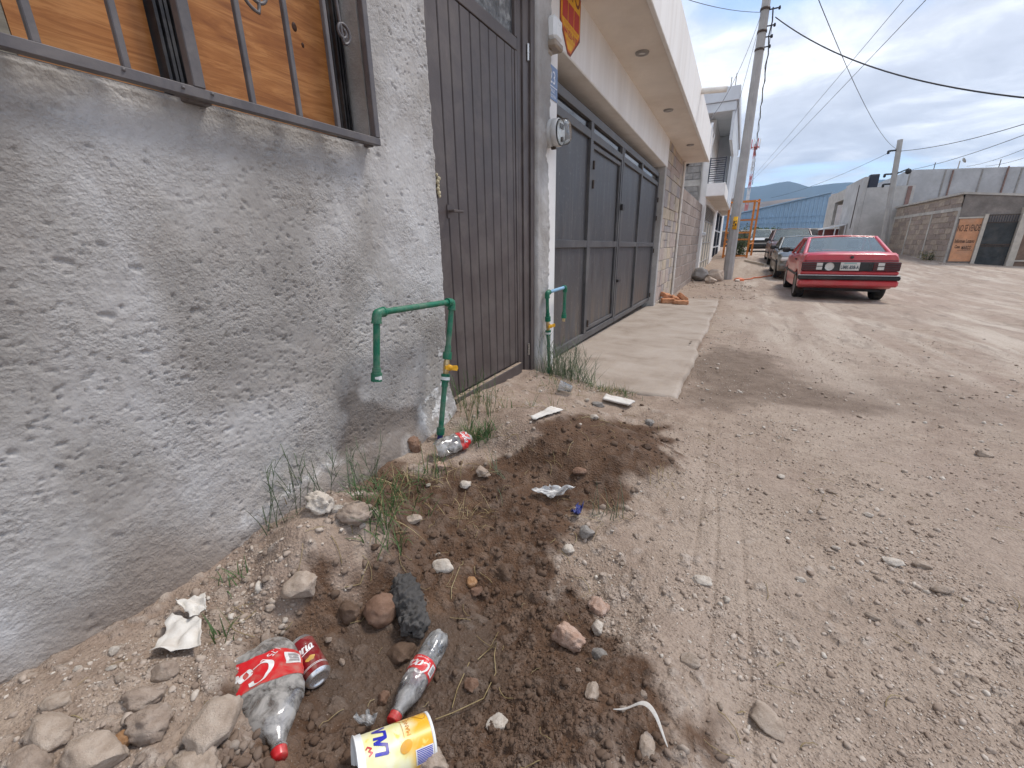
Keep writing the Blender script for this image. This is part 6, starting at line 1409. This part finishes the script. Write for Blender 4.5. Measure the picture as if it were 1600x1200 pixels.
# planks at the mound
WOODP = M('pale_plank', (.50, .43, .35), .85, 0, .12, 5, stretch=(1, 6, 6))
a = empty('plank', (.6, 23.4, 0), 'pale plank edging the brown dirt mound beyond the tall pole', 'plank')
MB().prism([(.25, 24.6, .05), (1.05, 22.6, -.05), (1.15, 22.64, -.05), (.35, 24.64, .05)], (0, 0, .14)).build('board', WOODP, a, True)
# ---------- loose stones one can count on the near ground, shared shapes ----------
VAR = []
for i in range(10):
    V, F = stone_mesh(900+i, 3, 7, .74, .06, .72); V = V/np.abs(V).max(); VAR.append((V, F))
VM = {(i, m): mesh_np('small_stone', VAR[i][0]*.5, VAR[i][1], [SM[m]], True) for i in range(10) for m in ('tan', 'pale', 'clod', 'brown', 'grey', 'red')}
rg = random.Random(17)
def in_view(x, y, z, m=0.02):
    d = Vector((x, y, z))-Vector((0, 0, 1.1)); f = d.dot(_f)
    return f > .05 and abs(d.dot(_rt)/f) < 1.22+m and abs(d.dot(_up)/f) < .915+m
placed = [(p[0], p[1], max(p[2], p[3])*.6) for p in PT]
KEEP = [(-.84, .36, .13), (-.59, .575, .05), (-.6, .48, .05), (-.59, .66, .05), (-.51, .40, .08), (-.85, .46, .06), (-1.13, .32, .10), (-.77, .73, .08)]
n_s = 0; tries = 0
zones = [((-1.25, -.75, .0, .55), 14, ('tan', 'clod', 'clod', 'pale'), 'small tan stone among the rubble along the wall base', 'loose stones along the wall base', (.02, .045)),
         ((-1.2, -.2, .5, 1.5), 12, ('brown', 'brown', 'red', 'pale'), 'small muddy stone lying in the dark dug soil', 'loose stones in the dug soil', (.016, .04)),
         ((-.3, .15, .55, 1.4), 12, ('tan', 'pale', 'tan', 'clod'), 'small tan stone in the gravel right of the hole', 'loose stones on the right rim of the hole', (.016, .038)),
         ((-1.1, -.2, 1.5, 2.8), 12, ('clod', 'brown', 'pale', 'brown'), 'small stone on the soil heap in front of the brown door', 'loose stones on the soil heap', (.02, .05)),
         ((.1, 1.3, .8, 2.2), 12, ('tan', 'pale', 'tan', 'clod'), 'small stone loose on the dirt road', 'loose stones on the dirt road', (.018, .045))]
for (x0, x1, y0, y1), cnt, mats, lab, grp, (s0, s1) in zones:
    k = 0; tries = 0
    while k < cnt and tries < 3000:
        tries += 1; x, y = rg.uniform(x0, x1), rg.uniform(y0, y1); s = s0+(s1-s0)*rg.random()**2.2
        if grp.endswith('road') and rg.random() < sstep(.35, .75, abs((x-.62)-(y-1.55)*-.25)*2.2): continue
        if any((x-a)**2+(y-b_)**2 < (r_+s*.5)**2 for a, b_, r_ in placed+KEEP): continue
        z = float(ground_base(x, y))
        if not in_view(x, y, z) or x < XW+.06: continue
        m = rg.choice(mats); o = link('small_stone', VM[rg.randrange(10), m]); o.scale = (s*rg.uniform(.9, 1.3), s*rg.uniform(.8, 1.), s*rg.uniform(.6, .9))
        o.rotation_euler = (rg.uniform(-.4, .4), rg.uniform(-.4, .4), rg.uniform(0, 6.28)); o.location = (x, y, gz1(x, y)+s*.12); tag(o, lab, 'stone', grp); placed.append((x, y, s*.5)); k += 1
# ---------- gravel and crumbs: nobody could count them ----------
def gravel(name, N, rmin, rmax, smin, smax, sub, seed, dens, mats, flat=.7):
    rs = np.random.RandomState(seed); xs = []; ys = []; tot = 0
    while tot < N:
        r = np.exp(rs.uniform(math.log(rmin), math.log(rmax), N*3)); th = R(1)*rs.uniform(-34, 92, N*3); x = -np.sin(th)*r; y = np.cos(th)*r
        ok = (x > XW+.03) & ((x > SLAB[1]+.02) | (y < SLAB[2]-.02) | (y > SLAB[3])) & (rs.rand(N*3) < dens(x, y)); 
        for (a, b_, q) in KEEP: ok &= ~(((x-a)**2+(y-b_)**2 < (q*.7)**2) & (rs.rand(N*3) < .8))
        xs.append(x[ok]); ys.append(y[ok]); tot += ok.sum()
    x = np.concatenate(xs)[:N]; y = np.concatenate(ys)[:N]; r = np.hypot(x, y)
    s = (smin*(smax/smin)**(rs.rand(N)**2.4))*np.clip(r, .9, 40)**.45
    z = ground_fine(x, y)[0]; wet = ground_fine(x, y)[1]
    base, F = ICO[sub]; nv = len(base); a = rs.uniform(0, 6.28, (N, 3)); c, sn = np.cos(a), np.sin(a)
    Rz = np.zeros((N, 3, 3)); Rz[:, 0, 0] = c[:, 0]; Rz[:, 0, 1] = -sn[:, 0]; Rz[:, 1, 0] = sn[:, 0]; Rz[:, 1, 1] = c[:, 0]; Rz[:, 2, 2] = 1
    tx = rs.uniform(-.5, .5, N); Rx = np.zeros((N, 3, 3)); Rx[:, 0, 0] = 1; Rx[:, 1, 1] = np.cos(tx); Rx[:, 1, 2] = -np.sin(tx); Rx[:, 2, 1] = np.sin(tx); Rx[:, 2, 2] = np.cos(tx)
    sc = np.stack([rs.uniform(.75, 1.3, N), rs.uniform(.6, 1., N), rs.uniform(.45, .85, N)*flat/.7], 1)
    jit = 1+rs.uniform(-.28, .22, (N, nv, 1))
    P = base[None]*jit*(s[:, None]*.5*sc)[:, None, :]; P = np.einsum('nij,nvj->nvi', Rz@Rx, P)
    P[:, :, 0] += x[:, None]; P[:, :, 1] += y[:, None]; P[:, :, 2] += (z+s*.10)[:, None]
    FF = (F[None]+(np.arange(N)*nv)[:, None, None]).reshape(-1, 3)
    tone = np.repeat(rs.rand(N), nv); w = np.repeat(wet, nv)
    o = link(name, mesh_np(name, P.reshape(-1, 3), FF, [mats], False, dict(tone=tone, wet=w))); return tag(o, kind='stuff')
g = nodes('gravel_mix'); p = g.pos(); n = g.noise(p, 90, 4, .6)
c = g.ramp(g.attr('tone'), [(0, (.25, .19, .148)), (.3, (.345, .275, .222)), (.6, (.42, .345, .285)), (.88, (.50, .43, .365)), (.97, (.62, .57, .50)), (1, (.30, .25, .21))])
c = g.mix(g.math('MULTIPLY', g.rng(n, .45, .7), .4), c, (.23, .175, .13)); c = g.mix(g.math('MULTIPLY', g.attr('wet'), .93), c, (.092, .055, .035))
g.set('Base Color', c); g.set('Roughness', .93); g.set('Specular IOR Level', .2); GRAV = g.m
def dens(x, y):
    w = pmask(x, y, WET, .05, .125, 11, .10); m = pmask(x, y, MUD, .05, .06, 12)
    band = np.exp(-(((x-.62)+.25*(y-1.55))/.28)**2)*(y < 3)
    rim = np.exp(-((x+.08)/.22)**2)*(y < 1.6)
    wallb = sstep(-.7, -1.1, x)*(y < 1.)
    pt = np.clip(fbm(x, y, .35, 3, 201)*1.1+.45, .08, 1)
    d = pt*(.42+.6*band+.6*rim+.9*wallb)
    d = d*(1-.45*w)*(1-.75*m)
    return np.clip(d*(1-.5*sstep(3, 7, y)*(x > .3)), 0, 1)
gravel('gravel', 5600, .35, 8, .005, .019, 2, 301, dens, GRAV)
gravel('soil_crumbs', 46000, .33, 7, .0026, .0080, 1, 302, dens, GRAV, .8)
def dens3(x, y):
    w = pmask(x, y, WET, .08, .125, 11, .10); m = pmask(x, y, MUD, .05, .06, 12)
    return np.clip(((.25+.75*np.exp(-((w-.5)/.3)**2))*(w > .03)+.8*sstep(-.75, -1.05, x)*(y < 1.3)+.35*(y < 2.9)*(x < -.4))*np.clip(fbm(x, y, .25, 3, 205)*1.2+.5, .05, 1)*(1-.8*m)*(y < 3), 0, 1)
gravel('soil_clods', 1500, .35, 3.2, .008, .028, 2, 304, dens3, GRAV, .85)
def dens2(x, y): return np.clip((sstep(10.6, 11.2, y)*sstep(18, 15, y)*sstep(.9, .2, x)+.9*np.exp(-((x-8.6)/.9)**2)*np.exp(-((y-24.2)/.6)**2)+np.exp(-((x-7.5)/.25)**2)*(y > 24)*(y < 36)+.12*np.exp(-((x+.12)/.15)**2)*(y > 3)*(y < 11))*np.clip(fbm(x, y, .8, 3, 203)+.6, 0, 1), 0, 1)
gravel('rubble', 900, 3., 38, .004, .018, 2, 303, dens2, GRAV, .8)
# ---------- grass, weeds, straw ----------
def leafmat(name, c1, c2, c3):
    g = nodes(name); p = g.pos(); n = g.noise(p, 9, 3, .5); n2 = g.noise(p, 60, 2, .5)
    c = g.ramp(n, [(.3, c1), (.5, c2), (.7, c3)]); c = g.mix(g.math('MULTIPLY', g.rng(n2, .4, .7), .4), c, mul(c1, .7)); g.set('Base Color', c); g.set('Roughness', .6); g.set('Specular IOR Level', .3)
    tr = g.N('ShaderNodeBsdfTranslucent'); g.L(c, tr.inputs[0]); mx = g.N('ShaderNodeMixShader'); mx.inputs[0].default_value = .25; g.L(g.bs.outputs[0], mx.inputs[1]); g.L(tr.outputs[0], mx.inputs[2]); g.L(mx.outputs[0], g.out.inputs[0]); return g.m
GR = leafmat('green_grass_blade', (.055, .105, .035), (.095, .165, .06), (.15, .21, .085)); DRY = leafmat('dry_grass_blade', (.26, .19, .085), (.40, .31, .16), (.50, .42, .25)); GG = leafmat('grey_green_grass', (.085, .115, .07), (.13, .165, .10), (.20, .22, .14))
def blade(mb, p, az, ln, w, lean, curl, mi, rg, seg=6):
    p = np.array(p, float); d = np.array((math.cos(az), math.sin(az), 0)); s = np.array((-d[1], d[0], 0)); el = math.pi/2-lean; V = []
    for i in range(seg+1):
        t = i/seg; ww = w*(1-t**1.6)*.5+.0003; V += [tuple(p-s*ww), tuple(p+s*ww)]
        p = p+(d*math.cos(el)+np.array((0, 0, 1))*math.sin(el))*ln/seg; el -= curl/seg; az2 = rg.uniform(-.12, .12); c, q = math.cos(az2), math.sin(az2); d = np.array((d[0]*c-d[1]*q, d[0]*q+d[1]*c, 0))
    mb.add(V, [(2*i, 2*i+1, 2*i+3, 2*i+2) for i in range(seg)], mi, True)
def tuft(name, label, spots, n, ln, w, seed, dry=.2, lean=.5, curl=1.3, mats=None, cat='grass tuft', stemy=0):
    rg = random.Random(seed); mb = MB()
    for (cx, cy, sp) in spots:
        for k in range(n):
            x, y = cx+rg.gauss(0, sp), cy+rg.gauss(0, sp); x = max(x, XW+.02) if y < 2.9 else x
            blade(mb, (x, y, gz1(x, y)-.005), rg.uniform(0, 6.28), ln*rg.uniform(.45, 1.1), w*rg.uniform(.7, 1.2), abs(rg.gauss(0, lean)), rg.uniform(.2, curl), 1 if rg.random() < dry else 0, rg)
            if stemy and rg.random() < stemy:               # a thin stem with a fan of fine side blades
                az = rg.uniform(0, 6.28); h = ln*rg.uniform(.8, 1.3); le = rg.uniform(.1, .5); top = Vector((x+math.cos(az)*h*math.sin(le), y+math.sin(az)*h*math.sin(le), gz1(x, y)+h*math.cos(le))); top.x = max(top.x, XW+.03) if y < 2.9 else top.x
                b0 = Vector((x, y, gz1(x, y))); mb.tube([b0, b0.lerp(top, .5)+Vector((0, 0, h*.04)), top], [.0012, .001, .0006], 5, 0)
                for q in range(5):
                    t = .35+.13*q; blade(mb, b0.lerp(top, t), az+rg.uniform(-1.6, 1.6), ln*rg.uniform(.25, .5), w*.7, rg.uniform(.3, .9), rg.uniform(.2, 1.), 0, rg, 4)
    return tag(mb.build(name, mats or [GR, DRY]), label, cat)
tuft('grass_tuft', 'tall thin grey green weeds against the wall base above the white lime line', [(-1.30, .72, .03), (-1.29, .85, .05), (-1.28, .98, .05), (-1.30, 1.10, .04)], 12, .20, .0036, 1, .05, .7, 1.0, [GG, DRY], stemy=.45)
tuft('grass_tuft', 'straggling green grass hanging down the slope right of the cement clod', [(-1.02, .92, .035), (-.98, .88, .035), (-1.04, .97, .035), (-.95, .84, .03)], 24, .16, .0042, 2, .15, .8, 1.6, stemy=.1)
tuft('grass_tuft', 'grass with dry stalks under the wall, between the cement clod and the crushed bottle', [(-1.20, 1.12, .04), (-1.16, 1.22, .04), (-1.13, 1.30, .03), (-1.06, 1.10, .04)], 24, .15, .004, 3, .35, .8, 1.5)
tuft('grass_tuft', 'yellow dry grass drooping in front of the crushed bottle', [(-1.10, 1.36, .03), (-1.06, 1.33, .03)], 22, .13, .0032, 4, .75, .9, 1.8)
tuft('grass_tuft', 'dense dark green grass clump right behind the crushed bottle', [(-1.12, 1.66, .025), (-1.06, 1.70, .03)], 75, .15, .004, 5, .08, .6, 1.5)
tuft('grass_tuft', 'thin green and straw weeds rising in front of the brown door by the standpipe', [(-1.30, 1.88, .03), (-1.27, 1.98, .03), (-1.22, 1.80, .04), (-1.16, 1.88, .04)], 12, .19, .0032, 6, .4, .35, .9, stemy=.35)
tuft('grass_tuft', 'feathery green grass clump between the second standpipe and the driveway corner', [(-1.20, 2.98, .06), (-1.08, 3.02, .07), (-.96, 3.0, .06), (-1.24, 3.2, .06), (-1.12, 3.25, .05)], 64, .28, .004, 7, .12, .7, 1.3, [GG, GR], stemy=.2)
tuft('grass_tuft', 'low green grass strip along the near edge of the driveway', [(-.82, 2.93, .055), (-.75, 2.93, .055), (-.68, 2.93, .055), (-.61, 2.94, .055)], 60, .085, .004, 8, .3, .8, 1.5)
tuft('grass_tuft', 'sparse green sprigs on the pale soil mound before the brown door', [(-1.0, 2.15, .03), (-.93, 2.3, .03), (-1.12, 2.05, .04)], 9, .12, .0035, 9, .35, .5, 1.2)
tuft('grass_tuft', 'scattered dry and green grass around the small plastic cup', [(-1.05, 2.62, .06), (-.92, 2.75, .06), (-1.12, 2.8, .06)], 22, .10, .0035, 10, .4, .7, 1.5)
tuft('grass_tuft', 'thin green sprig beside the large white paper scrap', [(-1.075, .385, .012), (-1.06, .36, .012)], 7, .10, .004, 11, .05, .6, 1.3)
tuft('grass_tuft', 'small green sprig at the wall base above the paper scrap', [(-1.24, .485, .015), (-1.22, .52, .015)], 9, .07, .0035, 12, .1, .5, 1.2)
tuft('grass_tuft', 'tangle of dry roots in the dark soil near the pale chip', [(-.86, 1.16, .05), (-.80, 1.22, .04), (-.88, 1.25, .04)], 20, .10, .0025, 13, 1., 1.1, 2.2, [DRY, DRY], 'dry roots')
tuft('dry_branch', 'flattened grey green grass branch on the right rim of the dark soil', [(-.33, 1.44, .03), (-.28, 1.47, .03), (-.37, 1.42, .02)], 14, .16, .003, 14, .35, 1.45, .3, [GG, DRY], 'dry branch')
tuft('dry_branch', 'flattened green stalks lying across the dark heap below the crushed bottle', [(-.88, 1.5, .03), (-.8, 1.46, .03)], 9, .18, .003, 15, .3, 1.4, .4, [GG, DRY], 'dry branch')
tuft('dry_branch', 'dry straw bunch at the far right corner of the dark soil heap', [(-.20, 1.75, .03), (-.17, 1.80, .03)], 12, .09, .0022, 16, .9, 1.2, 1., [DRY, DRY], 'dry branch')
def straw():
    rg = random.Random(44); mb = MB()
    for (x0, x1, y0, y1, n, l) in ((-1.1, -.2, .4, 1.5, 70, .06), (-.95, -.3, 1.5, 2.5, 60, .07), (-.3, 1.0, .6, 2.6, 34, .07), (-1.2, -.8, .1, .6, 14, .05), (-1.25, -.5, 2., 2.95, 50, .09)):
        for _ in range(n):
            x, y = rg.uniform(x0, x1), rg.uniform(y0, y1); a = rg.uniform(0, 6.28); L_ = l*rg.uniform(.3, 1.4); P = []; da = rg.uniform(-.35, .35)
            for i in range(6):
                P.append((x, y, gz1(x, y)+.005+.006*math.sin(math.pi*i/5)*rg.random())); x += math.cos(a)*L_/5; y += math.sin(a)*L_/5; a += da
            mb.tube(P, rg.uniform(.0006, .0013), 4, 0, cap=False)
    for P in ([(-.50,.72),(-.485,.80),(-.47,.76),(-.43,.70),(-.42,.62),(-.47,.56),(-.50,.53)], [(-.515,.70),(-.50,.62),(-.48,.57)], [(-.93,.76),(-.91,.70),(-.93,.66)], [(-.72,.96),(-.70,.88),(-.68,.85)]):
        mb.tube([(x, y, gz1(x, y)+.008) for x, y in P], .0014, 5, 0, cap=False)
    tag(mb.build('straw', DRY), kind='stuff')
straw()
def leafy(name, label, cx, cy, cz, rx, ry, h, n, ls, seed, mats, cat='bush'):
    rg = random.Random(seed); mb = MB(); root = empty(name, (cx, cy, cz), label, cat)
    st = MB()
    for k in range(9):
        a = rg.uniform(0, 6.28); r_ = rg.uniform(.3, .9); top = Vector((cx+rx*r_*math.cos(a), cy+ry*r_*math.sin(a), cz+h*rg.uniform(.5, 1.))); b0 = Vector((cx+rx*.2*math.cos(a), cy, cz-.1)); st.tube([b0, b0.lerp(top, .5)+Vector((0, 0, h*.1)), top], [.02, .012, .005], 5)
        for q in range(n//9):
            t = rg.uniform(.15, 1.05); c = b0.lerp(top, t)+Vector((rg.gauss(0, .16), rg.gauss(0, .16), rg.gauss(0, .10)))*min(1, h); u = Vector((rg.gauss(0, 1), rg.gauss(0, 1), rg.gauss(0, .6))).normalized(); v = u.orthogonal().normalized(); s = ls*rg.uniform(.6, 1.3)
            mb.add([c-u*s, c+v*s*.35, c+u*s, c-v*s*.35], [(0, 1, 2, 3)], rg.randrange(len(mats)))
    mb.build('foliage', mats, root, True); st.build('stems', M('weed_stem', (.12, .10, .05), .8), root, True); return root
G2 = leafmat('weed_leaf', (.030, .060, .018), (.050, .090, .028), (.085, .12, .04)); G3 = leafmat('weed_leaf_light', (.07, .10, .03), (.11, .15, .05), (.16, .18, .08))
leafy('bush', 'tall green weed bush growing behind the orange scaffold', -.1, 29.6, .15, .75, .5, 1.75, 1500, .075, 3, [G2, G3])
leafy('bush', 'low green scrub on top of the dark stone wall below the blue shed', 2.6, 64.5, 1.6, 2.4, .6, 1.15, 1400, .16, 4, [G2, G3])
leafy('weed', 'scrubby weed growing at the foot of the long brown wall on the right', 7.6, 26.4, .02, .3, .3, .5, 260, .05, 5, [G3, DRY], 'weed')
# ---------- thin air haze round the whole scene ----------
hz = MB().box((-3500, -3500, -3), (3500, 3500, 300)).mesh('haze', [])
hm = bpy.data.materials.new('thin_haze'); hm.use_nodes = True; hm.node_tree.nodes.clear()
_o = hm.node_tree.nodes.new('ShaderNodeOutputMaterial'); _v = hm.node_tree.nodes.new('ShaderNodeVolumePrincipled')
_v.inputs['Color'].default_value = (.50, .72, 1, 1); _v.inputs['Density'].default_value = .00036; _v.inputs['Anisotropy'].default_value = 0
hm.node_tree.links.new(_v.outputs[0], _o.inputs['Volume']); hz.materials.append(hm)
tag(link('haze', hz), kind='stuff')
